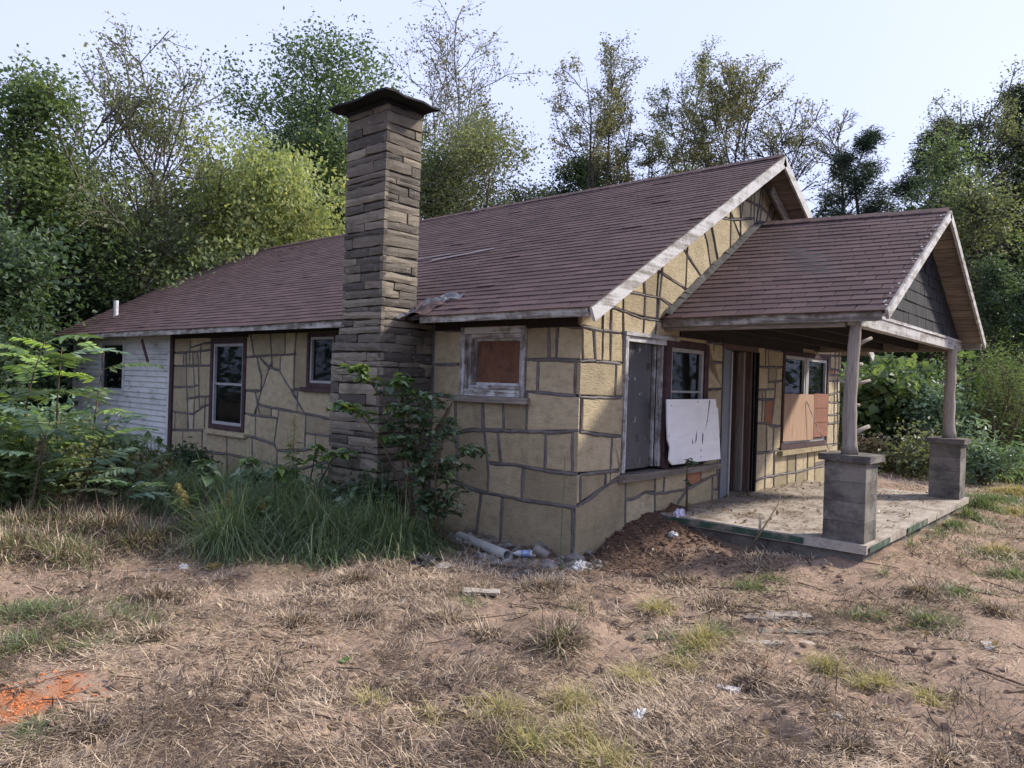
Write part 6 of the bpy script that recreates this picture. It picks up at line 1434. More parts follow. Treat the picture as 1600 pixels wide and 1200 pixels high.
GREEN = [
(-4.26, 1.19, 0.56, 1),
(-4.3, 1.46, 0.42, 1),
(-3.95, 1.04, 0.25, 1),
(-3.86, 0.81, 0.11, 1),
(-4.43, 0.64, 0.32, 1),
(-4.59, 0.79, 0.28, 1),
(0.23, -1.75, 0.22, 1),
(0.58, -1.78, 0.15, 1),
(-0.28, -1.92, 0.1, 1),
(-0.07, -2.45, 0.19, 1),
(-0.19, -2.56, 0.13, 1),
(0.27, -3.09, 0.25, 1),
(-1.18, -2.11, 0.19, 1),
(-1.5, -1.98, 0.11, 1),
(-1.51, -1.8, 0.1, 1),
(-1.28, -3.1, 0.06, 1),
(-4.75, -0.57, 0.16, 1),
(-1.85, -0.36, 0.14, 1),
(-1.7, -0.14, 0.09, 1),
(4.66, -2.39, 0.38, 1),
(3.55, -2.41, 0.21, 1),
(5.49, -2.53, 0.4, 1),
(3.41, -3.11, 0.37, 1),
(2.55, -3.39, 0.3, 1),
(1.31, -3.13, 0.32, 1),
(0.28, -2.89, 0.22, 1),
(0.15, -2.87, 0.16, 1),
(-0.88, -1.48, 0.11, 1),
(-1.69, -2.13, 0.08, 1),
(-1.37, -1.03, 0.1, 1),
(-3.37, -2.25, 0.12, 1),
(-4.85, -0.47, 0.12, 1),
(1.39, -2.5, 0.17, 1),
(0.05, -2.67, 0.14, 1),
(8.77, -2.35, 0.65, 1),
(-1.89, -2.37, 0.06, 1)]
def field(x, y, L):
    v = np.zeros(len(x))
    for cx, cy, rr, wt in L: v = np.maximum(v, wt * np.exp(-((x - cx) ** 2 + (y - cy) ** 2) / rr ** 2))
    return v
def house_mask(x, y):     # True where ground is free
    m = ~((x > -.02) & (x < 8) & (y > 0) & (y < 14.2)) & ~((x > 1.45) & (x < 6.55) & (y > -2.4) & (y < .1)) & ~((x > -.84) & (x < .1) & (y > 2.1) & (y < 3.2))
    return m
def scatter(n, r0, r1, g, half=.82):
    r = np.exp(g.uniform(math.log(r0), math.log(r1), n)); a = g.uniform(-half, half, n) + math.atan2(.66, .75)
    return CAM[0] + r * np.cos(a), CAM[1] + r * np.sin(a), r
ORANGE = lambda x, y: np.hypot((x + 4.78) / .42, (y + .02) / .30) < 1.0
def straw():
    g = np.random.default_rng(5)
    x, y, r = scatter(720000, 2.3, 17, g)
    d = .22 + 1.35 * np.clip((fbm(x * 1.1 + 3, y * 1.1, 41, 4) - .36) * 3.2, 0, 1)
    d = d * (.35 + .9 * np.clip((fbm(x * 5, y * 5, 43, 3) - .3) * 2.5, 0, 1))
    d *= 1 - .93 * field(x, y, BARE)
    mound = (y < .2) & (y > -1.3) & (x > -.2) & (x < 3.2)
    d = np.where(mound, d * .12, d); d = np.where(ORANGE(x, y), d * .3 * (fbm(x * 7, y * 7, 3) > .5), d)
    d *= np.where((x > -3) & (y > 1.0) & (x < 0), .35, 1)
    ok = (g.uniform(0, 2.1, len(x)) < d) & house_mask(x, y); x, y, r = x[ok], y[ok], r[ok]; n = len(x)
    flow = 6.28 * fbm(x * .8, y * .8, 55, 2) * 1.6
    az = flow + g.normal(0, .9, n); L = g.gamma(2.4, .024, n) + .025; L *= np.clip(r / 6, 1, 2.2) ** .5
    P = np.stack([x, y, ground_z(x, y) + g.uniform(0, .022, n)], 1)
    V, F, rr = blades(P, L, .0022 + .00055 * r, az, g.normal(1.42, .22, n), g.normal(.12, .3, n), np.clip(.38 + .7 * (fbm(x * 1.5, y * 1.5, 61, 3) - .4) + g.normal(0, .24, n), 0, 1))
    stuff('dry_straw', V, F, rr, LEAF['straw'])
    x, y, r = scatter(250000, 2.3, 20, g)
    d = np.clip((fbm(x * 2.3 + 31, y * 2.3, 91, 5) - .44) * 4.5, 0, 1) * (1 - .75 * field(x, y, BARE))
    ok = (g.uniform(0, 1, len(x)) < d) & house_mask(x, y) & ~ORANGE(x, y); x, y, r = x[ok], y[ok], r[ok]; n = len(x)
    P = np.stack([x, y, ground_z(x, y) + g.uniform(0, .028, n)], 1)
    V, F, rr = blades(P, g.gamma(3, .028, n) + .02, .0028 + .0006 * r, g.uniform(0, 6.28, n), g.normal(1.35, .25, n), g.normal(.1, .3, n), np.clip(g.normal(.45, .25, n), 0, 1))
    stuff('dark_thatch', V, F, rr, LEAF['thatch'])
    # standing dry stubble
    x, y, r = scatter(22000, 2.3, 20, g)
    d = np.clip((fbm(x * 1.6 + 9, y * 1.6, 71, 4) - .47) * 5, 0, 1) * (1 - .9 * field(x, y, BARE)) * (~((y < .2) & (y > -1.3) & (x > -.2) & (x < 3.2)))
    ok = (g.uniform(0, 1, len(x)) < d) & house_mask(x, y) & ~ORANGE(x, y); x, y, r = x[ok], y[ok], r[ok]; n = len(x)
    P = np.stack([x, y, ground_z(x, y) - .01], 1)
    V, F, rr = blades(P, g.gamma(4, .019, n) + .02, .003 + .0006 * r, g.uniform(0, 6.28, n), np.abs(g.normal(1.05, .35, n)), g.normal(.4, .3, n), np.clip(g.normal(.5, .25, n), 0, 1))
    stuff('dry_stubble', V, F, rr, LEAF['straw'])
straw()
def tuft_grass(name, L, n, hmean, mat, seed, wd=.0045, tilt=(.5, .3), bend=(.6, .3), cut=.34, flow=None):
    g = np.random.default_rng(seed); W = np.array([q[2] ** 2 * q[3] for q in L]); k = g.choice(len(L), n, p=W / W.sum())
    A = np.array([q[:3] for q in L]); rr = A[k, 2] * np.abs(g.normal(0, .62, n)) ** .9; a = g.uniform(0, 6.28, n)
    x = A[k, 0] + rr * np.cos(a); y = A[k, 1] + rr * np.sin(a)
    ok = house_mask(x, y) & (fbm(x * 5, y * 5, seed, 3) > cut) & ~ORANGE(x, y); x, y, rr, k = x[ok], y[ok], rr[ok], k[ok]; n = len(x)
    dist = np.hypot(x - CAM[0], y - CAM[1])
    ln = (g.gamma(6, hmean / 6, n) + .02) * np.clip(1.15 - .5 * rr / A[k, 2], .4, 1.2)
    P = np.stack([x, y, ground_z(x, y) - .01], 1)
    az_ = g.uniform(0, 6.28, n) if flow is None else 6.28 * 1.5 * fbm(x * .9, y * .9, seed + 3, 3) + g.normal(0, flow, n)
    if flow is not None: ln = ln * (.55 + .9 * fbm(x * 1.8, y * 1.8, seed + 5, 3))
    V, F, r = blades(P, ln, wd + .00055 * dist, az_, np.abs(g.normal(tilt[0], tilt[1], n)), g.normal(bend[0], bend[1], n), np.clip(g.normal(.5, .25, n) + .3 * (fbm(x * 3, y * 3, 15, 2) - .5), 0, 1))
    stuff(name, V, F, r, LEAF[mat])
tuft_grass('green_grass', [(a, b, c * 1.55, d) for a, b, c, d in GREEN], 60000, .08, 'grass', 21, .0028, tilt=(1.22, .35), bend=(.35, .4), cut=.47)
tuft_grass('yellow_grass', [
(-1.18, -2.84, 0.14, 1),
(-1.22, -3.15, 0.15, 1),
(-1.35, -3.1, 0.08, 1),
(-3.42, -1.65, 0.07, 1),
(-3.32, -2.21, 0.21, 1),
(-3.1, -2.31, 0.19, 1),
(-1.91, -2.21, 0.16, 1),
(-2.26, -2.15, 0.19, 1),
(-2.81, -2.09, 0.21, 1),
(-3.16, -1.86, 0.2, 1),
(-3.58, -1.34, 0.08, 1),
(-1.31, -3.45, 0.1, 1),
(-1.37, -2.11, 0.13, 1),
(-1.52, -2.13, 0.15, 1),
(7.29, -2.73, 0.46, 1),
(10.1, -2.46, 0.56, 1),
(-3.19, -2.56, 0.18, 1),
(3.81, -3.06, 0.26, 1),
(-0.96, -1.52, 0.15, 1)], 26000, .11, 'strawyel', 22, .003, tilt=(1.1, .4), bend=(.6, .3))
tuft_grass('lush_grass', [
(-1.93, 2.46, 0.55, 1.0),
(-1.63, 2.0, 0.6, 1.0),
(-1.24, 1.67, 0.53, 1.0),
(-1.09, 1.35, 0.33, 1.0),
(-2.49, 2.19, 0.32, 1.0),
(-1.34, 3.06, 0.61, 1.0),
(-0.73, 2.81, 0.62, 1.0),
(-0.5, 2.38, 0.45, 1.0),
(-0.84, 1.33, 0.17, 1.0),
(-1.89, 3.05, 0.37, 1.0),
(-1.58, 4.9, 0.45, 0.6),
(-0.9, 5.38, 0.38, 0.6),
(-2.07, 4.7, 0.43, 0.6),
(-0.96, 4.42, 0.53, 0.6),
(-1.31, 6.05, 0.4, 0.6)], 95000, .44, 'grassdk', 23, .0036, (1.0, .45), (.9, .7), cut=.40, flow=1.1)
tuft_grass('dead_grass', [
(-3.78, 3.83, 0.44, 1.0),
(-3.42, 3.72, 0.52, 1.0),
(-3.12, 3.27, 0.5, 1.0),
(-3.0, 2.81, 0.41, 1.0),
(-2.77, 2.79, 0.34, 1.0),
(-4.03, 3.05, 0.4, 1.0),
(-3.68, 2.75, 0.33, 1.0),
(-3.25, 5.11, 0.51, 1.0),
(-2.76, 4.23, 0.32, 1.0),
(-2.81, 2.3, 0.26, 1.0),
(-2.09, 3.68, 0.31, 1.0),
(-2.2, -1.49, 0.15, 1.0),
(-2.1, -1.49, 0.08, 1.0)], 48000, .15, 'straw', 24, .003, (1.3, .35), (.4, .5))
tuft_grass('tangled_weeds', [
(-3.78, 3.83, 0.44, 1.0),
(-3.42, 3.72, 0.52, 1.0),
(-3.12, 3.27, 0.5, 1.0),
(-3.0, 2.81, 0.41, 1.0),
(-2.77, 2.79, 0.34, 1.0),
(-4.03, 3.05, 0.4, 1.0),
(-3.68, 2.75, 0.33, 1.0),
(-3.25, 5.11, 0.51, 1.0),
(-2.76, 4.23, 0.32, 1.0),
(-2.81, 2.3, 0.26, 1.0),
(-2.09, 3.68, 0.31, 1.0),
(-2.2, -1.49, 0.15, 1.0),
(-2.1, -1.49, 0.08, 1.0)], 18000, .17, 'grass', 26, .0035, (1.15, .4), (.6, .5), .45)
tuft_grass('dark_thatch_heap', [
(-3.78, 3.83, 0.44, 1.0),
(-3.42, 3.72, 0.52, 1.0),
(-3.12, 3.27, 0.5, 1.0),
(-3.0, 2.81, 0.41, 1.0),
(-2.77, 2.79, 0.34, 1.0),
(-4.03, 3.05, 0.4, 1.0),
(-3.68, 2.75, 0.33, 1.0),
(-3.25, 5.11, 0.51, 1.0),
(-2.76, 4.23, 0.32, 1.0),
(-2.81, 2.3, 0.26, 1.0),
(-2.09, 3.68, 0.31, 1.0),
(-2.2, -1.49, 0.15, 1.0),
(-2.1, -1.49, 0.08, 1.0)], 32000, .17, 'thatch', 27, .0035, (1.2, .35), (.3, .5))
tuft_grass('thatch_clumps', [
(-2.1, -1.49, 0.16, 1),
(-3.36, -1.38, 0.11, 1),
(-3.7, -0.62, 0.12, 1),
(-3.87, -0.77, 0.09, 1),
(-4.67, -0.65, 0.12, 1),
(-3.34, -2.02, 0.11, 1),
(-2.15, 0.67, 0.22, 1),
(-1.13, -0.52, 0.24, 1),
(-2.86, -2.63, 0.11, 1),
(-1.12, -3.57, 0.07, 1),
(-2.26, -3.32, 0.14, 1),
(-3.92, 0.48, 0.11, 1),
(-4.02, -0.5, 0.1, 1),
(-3.67, -1.13, 0.07, 1),
(-3.09, 0.15, 0.19, 1),
(-2.99, -2.23, 0.09, 1),
(-1.76, -2.63, 0.1, 1),
(-0.62, -1.83, 0.21, 1),
(-2.52, -2.15, 0.11, 1),
(-2.25, -0.53, 0.19, 1),
(-2.72, -0.09, 0.17, 1),
(-4.79, -0.25, 0.11, 1),
(-1.79, -2.98, 0.09, 1),
(1.05, -2.89, 0.19, 1),
(0.03, -1.15, 0.18, 1),
(-2.35, -1.01, 0.15, 1),
(-3.53, 1.29, 0.21, 1),
(-1.66, -3.34, 0.1, 1),
(0.91, -3.47, 0.18, 1),
(-4.42, 0.56, 0.12, 1),
(-3.78, -1.88, 0.12, 1),
(-1.99, -3.67, 0.13, 1)], 42000, .075, 'thatch', 28, .003, (1.3, .3), (.3, .5))
tuft_grass('straw_clumps', [
(-2.1, -1.49, 0.16, 1),
(-3.36, -1.38, 0.11, 1),
(-3.7, -0.62, 0.12, 1),
(-3.87, -0.77, 0.09, 1),
(-4.67, -0.65, 0.12, 1),
(-3.34, -2.02, 0.11, 1),
(-2.15, 0.67, 0.22, 1),
(-1.13, -0.52, 0.24, 1),
(-2.86, -2.63, 0.11, 1),
(-1.12, -3.57, 0.07, 1),
(-2.26, -3.32, 0.14, 1),
(-3.92, 0.48, 0.11, 1),
(-4.02, -0.5, 0.1, 1),
(-3.67, -1.13, 0.07, 1),
(-3.09, 0.15, 0.19, 1),
(-2.99, -2.23, 0.09, 1),
(-1.76, -2.63, 0.1, 1),
(-0.62, -1.83, 0.21, 1),
(-2.52, -2.15, 0.11, 1),
(-2.25, -0.53, 0.19, 1),
(-2.72, -0.09, 0.17, 1),
(-4.79, -0.25, 0.11, 1),
(-1.79, -2.98, 0.09, 1),
(1.05, -2.89, 0.19, 1),
(0.03, -1.15, 0.18, 1),
(-2.35, -1.01, 0.15, 1),
(-3.53, 1.29, 0.21, 1),
(-1.66, -3.34, 0.1, 1),
(0.91, -3.47, 0.18, 1),
(-4.42, 0.56, 0.12, 1),
(-3.78, -1.88, 0.12, 1),
(-1.99, -3.67, 0.13, 1)], 26000, .10, 'straw', 29, .003, (1.3, .3), (.3, .5))
tuft_grass('slab_grass', [
(3.7, -2.31, 0.22, 1),
(4.59, -2.33, 0.22, 1),
(2.68, -2.32, 0.14, 1),
(5.63, -2.36, 0.22, 1),
(6.85, -2.39, 0.27, 1),
(2.0, -2.31, 0.1, 1),
(1.93, -2.18, 0.07, 1)], 9000, .20, 'grass', 33, .003, (.8, .4), (.7, .4))
tuft_grass('edge_grass', [
(14.12, 1.5, 1.0, 1),
(12.28, 0.66, 1.0, 1),
(13.33, 0.63, 1.0, 1),
(14.37, 0.57, 1.0, 1),
(12.49, -0.17, 1.0, 1),
(13.53, -0.24, 1.0, 1),
(14.57, -0.32, 1.0, 1),
(12.66, -0.97, 1.0, 1),
(13.69, -1.07, 1.0, 1),
(14.72, -1.18, 1.0, 1),
(12.78, -1.74, 1.0, 1),
(13.81, -1.86, 1.0, 1),
(14.83, -2.0, 1.0, 1),
(12.87, -2.47, 1.0, 1),
(-3.11, 9.29, 0.8, 1),
(-2.43, 11.19, 0.8, 1),
(-2.64, 9.18, 0.8, 1),
(-1.89, 11.05, 0.8, 1),
(-2.16, 9.05, 0.8, 1),
(-1.32, 10.89, 0.8, 1),
(-1.65, 8.9, 0.8, 1),
(-0.73, 10.69, 0.8, 1),
(-1.13, 8.71, 0.8, 1),
(-0.13, 10.47, 0.8, 1),
(-0.6, 8.5, 0.8, 1),
(0.49, 10.21, 0.8, 1)], 32000, .40, 'grass', 25, .012, (.5, .3), (.7, .3))
def undergrowth():
    g = np.random.default_rng(31)
    P = []
    for az0, az1, d0, d1, hm, n in ((-.66, -.22, 13, 40, .7, 16000), (.30, .70, 21, 42, .6, 12000)):
        a = g.uniform(az0, az1, n) + .8491; d = g.uniform(d0, d1, n); x = CAM[0] + np.sin(a) * d; y = CAM[1] + np.cos(a) * d
        ok = house_mask(x, y) & ~((x > -.6) & (x < 9) & (y > -3) & (y < 15)); x, y = x[ok], y[ok]
        P.append(np.stack([x, y, ground_z(x, y) + hm * g.uniform(0, 1, len(x)) ** 1.5 * (.3 + fbm(x, y, 3, 3) * 1.3)], 1))
    P = np.vstack(P); v, f, r = leaves_np(P, .16, g, .6, .4)
    stuff('undergrowth', v, f, r, LEAF['green'])
undergrowth()

# clods, twigs, dead leaves
def lumps(n, name, mat, sel, size, seed):
    g = np.random.default_rng(seed); x, y, r = sel(g, n); ok = house_mask(x, y); x, y = x[ok], y[ok]; n = len(x)
    ico = [(0, 0, 1), (.89, 0, .45), (.28, .85, .45), (-.72, .53, .45), (-.72, -.53, .45), (.28, -.85, .45), (.72, .53, -.45), (-.28, .85, -.45), (-.89, 0, -.45), (-.28, -.85, -.45), (.72, -.53, -.45), (0, 0, -1)]
    fc = [(0, 1, 2), (0, 2, 3), (0, 3, 4), (0, 4, 5), (0, 5, 1), (1, 6, 2), (2, 7, 3), (3, 8, 4), (4, 9, 5), (5, 10, 1), (6, 7, 2), (7, 8, 3), (8, 9, 4), (9, 10, 5), (10, 6, 1), (11, 7, 6), (11, 8, 7), (11, 9, 8), (11, 10, 9), (11, 6, 10)]
    B = np.array(ico); s_ = (g.gamma(2, size / 2, n) + size * .25)
    V = B[None] * (s_[:, None, None] * g.uniform(.6, 1.3, (n, 12, 1))) * np.array([1, 1, .65]) + np.stack([x, y, ground_z(x, y) + s_ * .15], 1)[:, None]
    F = (np.array(fc)[None] + (np.arange(n) * 12)[:, None, None]).reshape(-1, 3)
    link(name, mesh_from(name, V.reshape(-1, 3), F, [mat]), kind='stuff')
m_clod = simple('dirt_clod', (.065, .04, .028), (.15, .09, .062), 14, .6, 60, tint=.2)
m_clod2 = simple('dry_clod', (.13, .09, .062), (.26, .18, .125), 14, .6, 60, tint=.2)
lumps(3600, 'mound_clods', m_clod, lambda g, n: (g.uniform(-.2, 3.0, n), -np.abs(g.normal(0, .75, n)), None), .010, 3)
lumps(3000, 'soil_clods', m_clod2, lambda g, n: scatter(n, 2.4, 16, g), .014, 4)
lumps(260, 'rubble', simple('rubble', (.16, .15, .14), (.36, .34, .31), 14, .5, 50, tint=.3), lambda g, n: (g.normal(-.35, .3, n), g.uniform(-.4, 1.6, n), None), .03, 6)
lumps(900, 'orange_clods', simple('orange_clod', (.40, .13, .045), (.58, .21, .08), 14, .5, 50, tint=.2), lambda g, n: (g.normal(-4.78, .2, n), g.normal(-.02, .15, n), None), .004, 7)
def twigs(n, name, seed):
    g = np.random.default_rng(seed); x, y, r = scatter(n, 2.4, 18, g); ok = house_mask(x, y); x, y, r = x[ok], y[ok], r[ok]; n = len(x)
    a = g.uniform(0, 6.28, n); L = g.gamma(2, .09, n) + .06; P = np.zeros((n, 3, 3)); z0 = ground_z(x, y) + .012
    for k, t in enumerate((-.5, 0, .5)):
        P[:, k, 0] = x + np.cos(a) * L * t + g.normal(0, .01, n); P[:, k, 1] = y + np.sin(a) * L * t + g.normal(0, .01, n)
        P[:, k, 2] = ground_z(P[:, k, 0], P[:, k, 1]) + .014
    V, F = tubes_np(P, np.repeat((g.uniform(.002, .006, n))[:, None], 3, 1), 4)
    link(name, mesh_from(name, V, F, [m_stem]), kind='stuff')
twigs(1700, 'fallen_twigs', 8)
def dead_leaves():
    g = np.random.default_rng(12); x, y, r = scatter(2200, 2.4, 20, g)
    px = g.uniform(1.6, 6.3, 500); py = -2.2 * g.uniform(0, 1, 500) ** 1.2
    ok = house_mask(x, y); x, y = x[ok], y[ok]
    P = np.vstack([np.stack([x, y, ground_z(x, y) + .02], 1), np.stack([px, py, np.full(500, ZSL + .006)], 1)])
    v, f, r = leaves_np(P, .055, g, .6, 1.2); stuff('dead_leaves', v, f, r, LEAF['dry'])
    n = 5200; px = 1.6 + 4.7 * g.uniform(0, 1, n); py = -2.25 * g.uniform(0, 1, n) ** 1.6
    V, F, rr = blades(np.stack([px, py, np.full(n, ZSL + .004)], 1), g.gamma(3, .03, n) + .02, np.full(n, .006), g.uniform(0, 6.28, n), g.normal(1.5, .06, n), g.normal(0, .05, n), g.uniform(0, .6, n))
    stuff('porch_litter', V, F, rr, LEAF['dry'])
dead_leaves()

# ---------------------------------------------------------------- single bits lying about
def blob(name, x, y, z, sx, sy, sz, mat, label, cat, seed, rot=0, amp=.95, n=9):
    g = np.random.default_rng(seed); V = []; F = []
    for i in range(n + 1):
        th = math.pi * i / n
        for k in range(2 * n):
            ph = math.pi * k / n; q = .65 + amp * float(vnoise(i * .9 + seed, (k % (2 * n)) * .8, seed)) * (1 if 0 < i < n else 0) + (.0 if 0 < i < n else .1)
            V.append((sx * q * math.sin(th) * math.cos(ph), sy * q * math.sin(th) * math.sin(ph), sz * (math.cos(th) * q * .8 + .35)))
    for i in range(n):
        for k in range(2 * n): F.append((i * 2 * n + k, i * 2 * n + (k + 1) % (2 * n), (i + 1) * 2 * n + (k + 1) % (2 * n), (i + 1) * 2 * n + k))
    o = link(name, mesh_from(name, V, F, [mat]), None, (x, y, z), label, cat); o.rotation_euler = (0, 0, rot); return o
def flat(name, x, y, lx, ly, lz, mat, label, cat, rot, tilt=0, z=None):
    mb = MB(); n = 5
    for k in range(1): pass
    V = []; F = []
    for i in range(n + 1):
        u = -lx / 2 + lx * i / n
        for a, b in ((-1, 0), (1, 0), (1, 1), (-1, 1)): V.append((u + R.uniform(-.1, .1) * lx * .1 * (1 if i in (0, n) else .3), a * ly / 2 * R.uniform(.85, 1.05), b * lz * R.uniform(.85, 1.1)))
    for i in range(n):
        for k in range(4): F.append((i * 4 + k, i * 4 + (k + 1) % 4, (i + 1) * 4 + (k + 1) % 4, (i + 1) * 4 + k))
    F += [(3, 2, 1, 0), tuple(n * 4 + k for k in range(4))]
    me = mesh_from(name, V, F, [mat]); fix_normals(me)
    o = link(name, me, None, (x, y, gz(x, y) + .005 if z is None else z), label, cat); o.rotation_euler = (R.uniform(-.05, .05), tilt, rot); return o
# pvc pipe
pp = empty('drain_pipe', (-.42, .88, gz(-.42, .88) + .05), 'pale grey plastic pipe lying among rubble at the wall', 'pipe')
mb = MB(); d_ = Vector((-.14, -.48, .0))
ring = 14; V = []; F = []
for i, t in enumerate((-1, -.5, 0, .5, 1)):
    for rr in (.052, .045):
        for k in range(ring):
            a = 2 * math.pi * k / ring; V.append((d_.x * t + rr * math.cos(a) * .96, d_.y * t + rr * math.cos(a) * -.28, rr * math.sin(a)))
for i in range(4):
    for s_ in (0, 1):
        for k in range(ring):
            a0 = (i * 2 + s_) * ring; a1 = ((i + 1) * 2 + s_) * ring; F.append((a0 + k, a0 + (k + 1) % ring, a1 + (k + 1) % ring, a1 + k))
for i in (0, 4):
    for k in range(ring): F.append((i * 2 * ring + k, i * 2 * ring + (k + 1) % ring, (i * 2 + 1) * ring + (k + 1) % ring, (i * 2 + 1) * ring + k))
me = mesh_from('tube', V, F, [m_pvc], False); fix_normals(me); link('tube', me, pp)
mb = MB(); mb.tube([Vector((0, 0, 0)) + d_ * .98, Vector((0, 0, 0)) + d_ * 1.02], .058, 14, cap=False); mb.part('collar', m_pvc, pp, fix=False)
def lathe(prof, n=14, axis='x'):
    V = []; F = []
    for a, r_ in prof:
        for k in range(n): q = 2 * math.pi * k / n; V.append((a, r_ * math.cos(q), r_ * math.sin(q)))
    for i in range(len(prof) - 1):
        for k in range(n): F.append((i * n + k, i * n + (k + 1) % n, (i + 1) * n + (k + 1) % n, (i + 1) * n + k))
    F += [tuple(range(n)), tuple((len(prof) - 1) * n + k for k in range(n - 1, -1, -1))]
    return V, F
def lathe_part(name, prof, mat, parent):
    V, F = lathe(prof); me = mesh_from(name, V, F, [mat], True); fix_normals(me); return link(name, me, parent)
bt = empty('plastic_bottle', (-.33, .36, gz(-.33, .36) + .05), 'crushed clear plastic bottle with blue label beside the tin', 'bottle'); bt.rotation_euler = (0, .05, 2.2)
lathe_part('bottle_body', [(-.11, .028), (-.10, .034), (-.04, .033), (.05, .034), (.08, .03), (.11, .013), (.13, .013)], m_white_plastic, bt)
lathe_part('label', [(-.045, .0352), (.045, .0352)], m_blue, bt); lathe_part('cap', [(.131, .015), (.15, .015)], m_blue, bt)
tn = empty('tin_can', (-.24, .24, gz(-.24, .24) + .055), 'dented rusty tin can leaning at the wall foot', 'can'); tn.rotation_euler = (.2, -.5, 2.4)
lathe_part('can_body', [(-.075, .05), (-.07, .053), (-.02, .050), (.03, .052), (.07, .053), (.075, .05)], m_tin, tn); lathe_part('rim', [(.0755, .054), (.08, .054)], m_tin, tn)
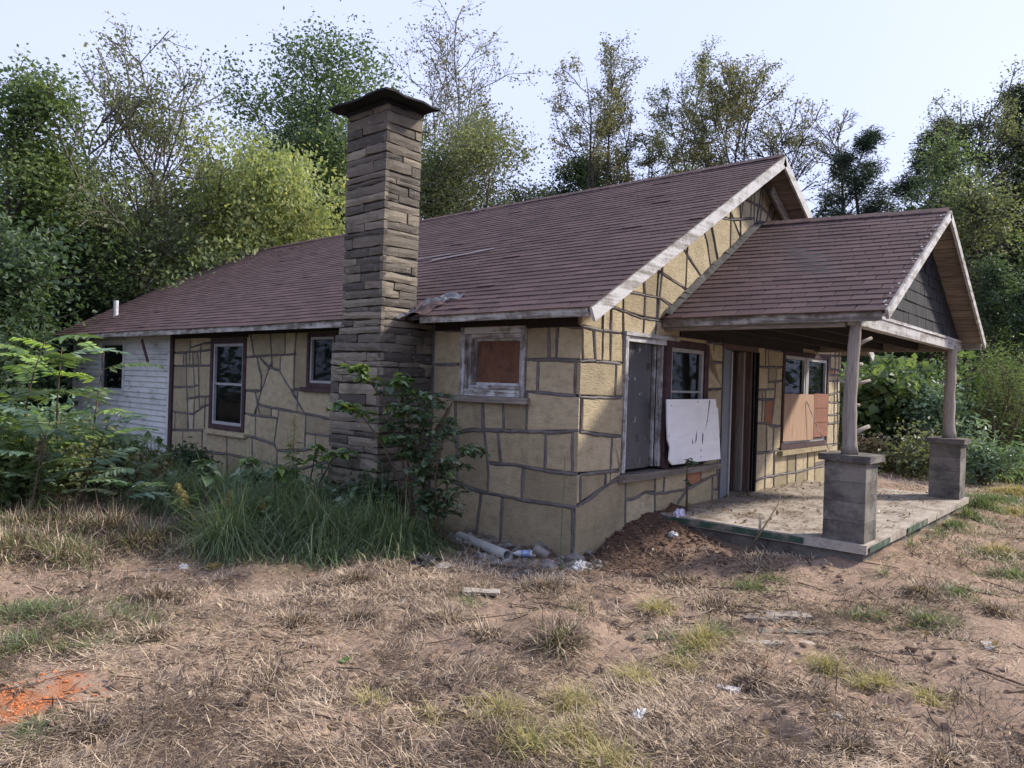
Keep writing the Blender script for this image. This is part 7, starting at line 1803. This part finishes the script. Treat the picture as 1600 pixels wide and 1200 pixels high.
ITEMS = [
('blob', 'plastic_scrap', -2.68, -2.41, 0.055, 0.03, 0.028, 'white', 'crumpled white plastic scrap in the foreground straw', 'litter', 0.3),
('flat', 'plastic_strip', -2.63, -2.47, 0.07, 0.025, 0.01, 'black', 'black strip trailing from the crumpled white plastic', 'litter', -0.9),
('flat', 'plastic_wrapper', -1.94, -2.55, 0.13, 0.05, 0.012, 'white', 'long white wrapper lying on bare dirt, mid foreground', 'litter', -1.3),
('blob', 'paper_scrap', -1.98, -3.17, 0.025, 0.02, 0.02, 'white', 'small white paper scrap in the right foreground', 'litter', 0),
('flat', 'plastic_wrapper', -0.06, -3.55, 0.14, 0.07, 0.015, 'white', 'white wrapper on the dirt at the far right', 'litter', 0.4),
('blob', 'grey_scrap', -1.96, -2.38, 0.022, 0.02, 0.018, 'white', 'small grey white scrap by the yellow grass tuft', 'litter', 1),
('blob', 'foam_lump', -0.31, -0.29, 0.11, 0.06, 0.045, 'white', 'white foam lump at the foot of the house corner', 'litter', 0.4),
('blob', 'wrapper', -0.34, 0.05, 0.07, 0.045, 0.035, 'pink', 'pink and white wrapper by the wall foot', 'litter', 0.7),
('blob', 'black_bag', -1.3, 0.78, 0.15, 0.09, 0.08, 'black', 'black crumpled bag beside the sapling foot', 'bag', 0.2),
('flat', 'board_scrap', -0.35, 0.52, 0.38, 0.12, 0.02, 'wood', 'weathered grey board scrap by the pipe end', 'board', -1.1),
('flat', 'board_scrap', -0.77, 0.22, 0.42, 0.07, 0.018, 'wood', 'narrow grey board scrap in front of the pipe', 'board', -1.0),
('flat', 'stone_slab', -1.62, -0.26, 0.3, 0.12, 0.025, 'stone', 'flat pale stone slab sunk in the yard before the wall', 'stone', -0.9),
('flat', 'white_card', -0.32, 1.22, 0.2, 0.1, 0.02, 'white', 'white card scrap above the grey pipe', 'litter', -0.7),
('blob', 'white_cloth', -1.23, 0.59, 0.09, 0.05, 0.03, 'stone', 'dirty pale rag beside the black bag', 'rag', 0.5),
('flat', 'path_plank', -0.39, -2.22, 0.5, 0.13, 0.04, 'stone', 'cracked pale edging slab, upper one of the sunken path', 'slab', -0.8),
('flat', 'path_plank', -0.64, -2.2, 0.26, 0.07, 0.045, 'wood', 'short brown edging piece between the two pale slabs', 'slab', -0.8),
('flat', 'path_plank', -1.03, -2.48, 0.5, 0.07, 0.03, 'stone', 'white streaked edging slab, lowest of the sunken path', 'slab', -0.85),
('flat', 'path_plank', -0.71, -2.46, 0.5, 0.08, 0.025, 'concrete', 'muddy edging slab sunk between the path slabs', 'slab', -0.82),
('flat', 'fallen_leaf', -3.27, -0.69, 0.1, 0.045, 0.004, 'green', 'single green leaf lying on bare dirt, left foreground', 'leaf', 0.3),
('flat', 'fallen_leaf', -3.18, -1.09, 0.09, 0.04, 0.004, 'sage', 'pale green leaf lying in straw left of the yellow leaf', 'leaf', 0.9),
('flat', 'fallen_leaf', -2.74, -1.42, 0.08, 0.05, 0.004, 'yellow', 'yellow leaf lying on the foreground straw', 'leaf', 0.1),
('blob', 'yellow_leaf_heap', -2.87, 1.79, 0.07, 0.05, 0.03, 'yellow', 'yellow leaf bunch at the front edge of the grass clump', 'leaf', 0.1),
('flat', 'wood_chip', -3.26, 2.08, 0.3, 0.03, 0.01, 'wood', 'pale splintered wood strip before the dry grass heap', 'wood', -0.5),
('blob', 'paper_scrap', -3.06, 1.93, 0.035, 0.03, 0.03, 'white', 'small white paper scrap left of the yellow leaves', 'litter', 0),
('blob', 'concrete_chunk', 1.89, -1.79, 0.12, 0.08, 0.06, 'concrete', 'concrete chunk under the porch corner', 'rubble', 0.5),
('blob', 'concrete_chunk', 1.65, -1.5, 0.08, 0.06, 0.05, 'stone', 'pale concrete chunk under the left porch edge', 'rubble', 0.2),
('blob', 'plastic_bag', 1.62, -0.28, 0.085, 0.06, 0.07, 'lilac', 'crumpled lilac white plastic bag where mound meets porch', 'bag', 0.3),
('blob', 'white_block', 1.11, -0.49, 0.045, 0.04, 0.04, 'white', 'small white foam block on the dirt mound', 'litter', 0.3)]
mats_ = {'white': m_white_plastic, 'black': m_black_plastic, 'pink': m_pink, 'lilac': m_purple, 'stone': m_slab, 'wood': m_wood_x, 'green': LEAF['bright'], 'yellow': LEAF['yellow'], 'concrete': m_block, 'sage': LEAF['blue']}
for k, it in enumerate(ITEMS):
    ty, nm, x, y, a, b, c, mt, label, cat, rot = it
    if ty == 'blob': blob(nm, x, y, gz(x, y), a, b, c, mats_[mt], label, cat, 50 + k, rot)
    else: flat(nm, x, y, a, b, c, mats_[mt], label, cat, rot, z=gz(x, y) - (.022 if nm == 'path_plank' else -.004))
# lone sticks
def stick(pts, r_, label, name='fallen_branch', mat=None):
    mb = MB(); n = len(pts); mb.tube(pts, [r_ * (1 - .6 * i / (n - 1)) for i in range(n)], 6, rough=.1); me = mb.mesh(name, [mat or m_stem], True); link(name, me, None, None, label, 'branch')
stick([(1.25, -1.25, gz(1.25, -1.25) + .03), (1.62, -1.3, .31), (2.3, -1.15, .42), (2.75, -1.0, .46)], .012, 'long bent dark branch propped over the left porch edge')
stick([(-.55, -.25, gz(-.55, -.25)), (-.25, -.02, .32), (-.12, .06, .75), (-.075, .10, .98)], .006, 'thin bare stalk leaning at the house corner', 'bare_stalk', m_stem_g)
stick([(-2.6, -.5, gz(-2.6, -.5) + .02), (-2.2, -.75, gz(-2.2, -.75) + .03), (-1.85, -.95, gz(-1.85, -.95) + .02)], .008, 'slim dark stick lying on the bare dirt in the yard')
stick([(-.9, 6.2, gz(-.9, 6.2) + .06), (-1.2, 5.4, gz(-1.2, 5.4) + .08), (-1.5, 4.9, gz(-1.5, 4.9) + .05)], .018, 'weathered branch lying in the dry grass by the long wall')
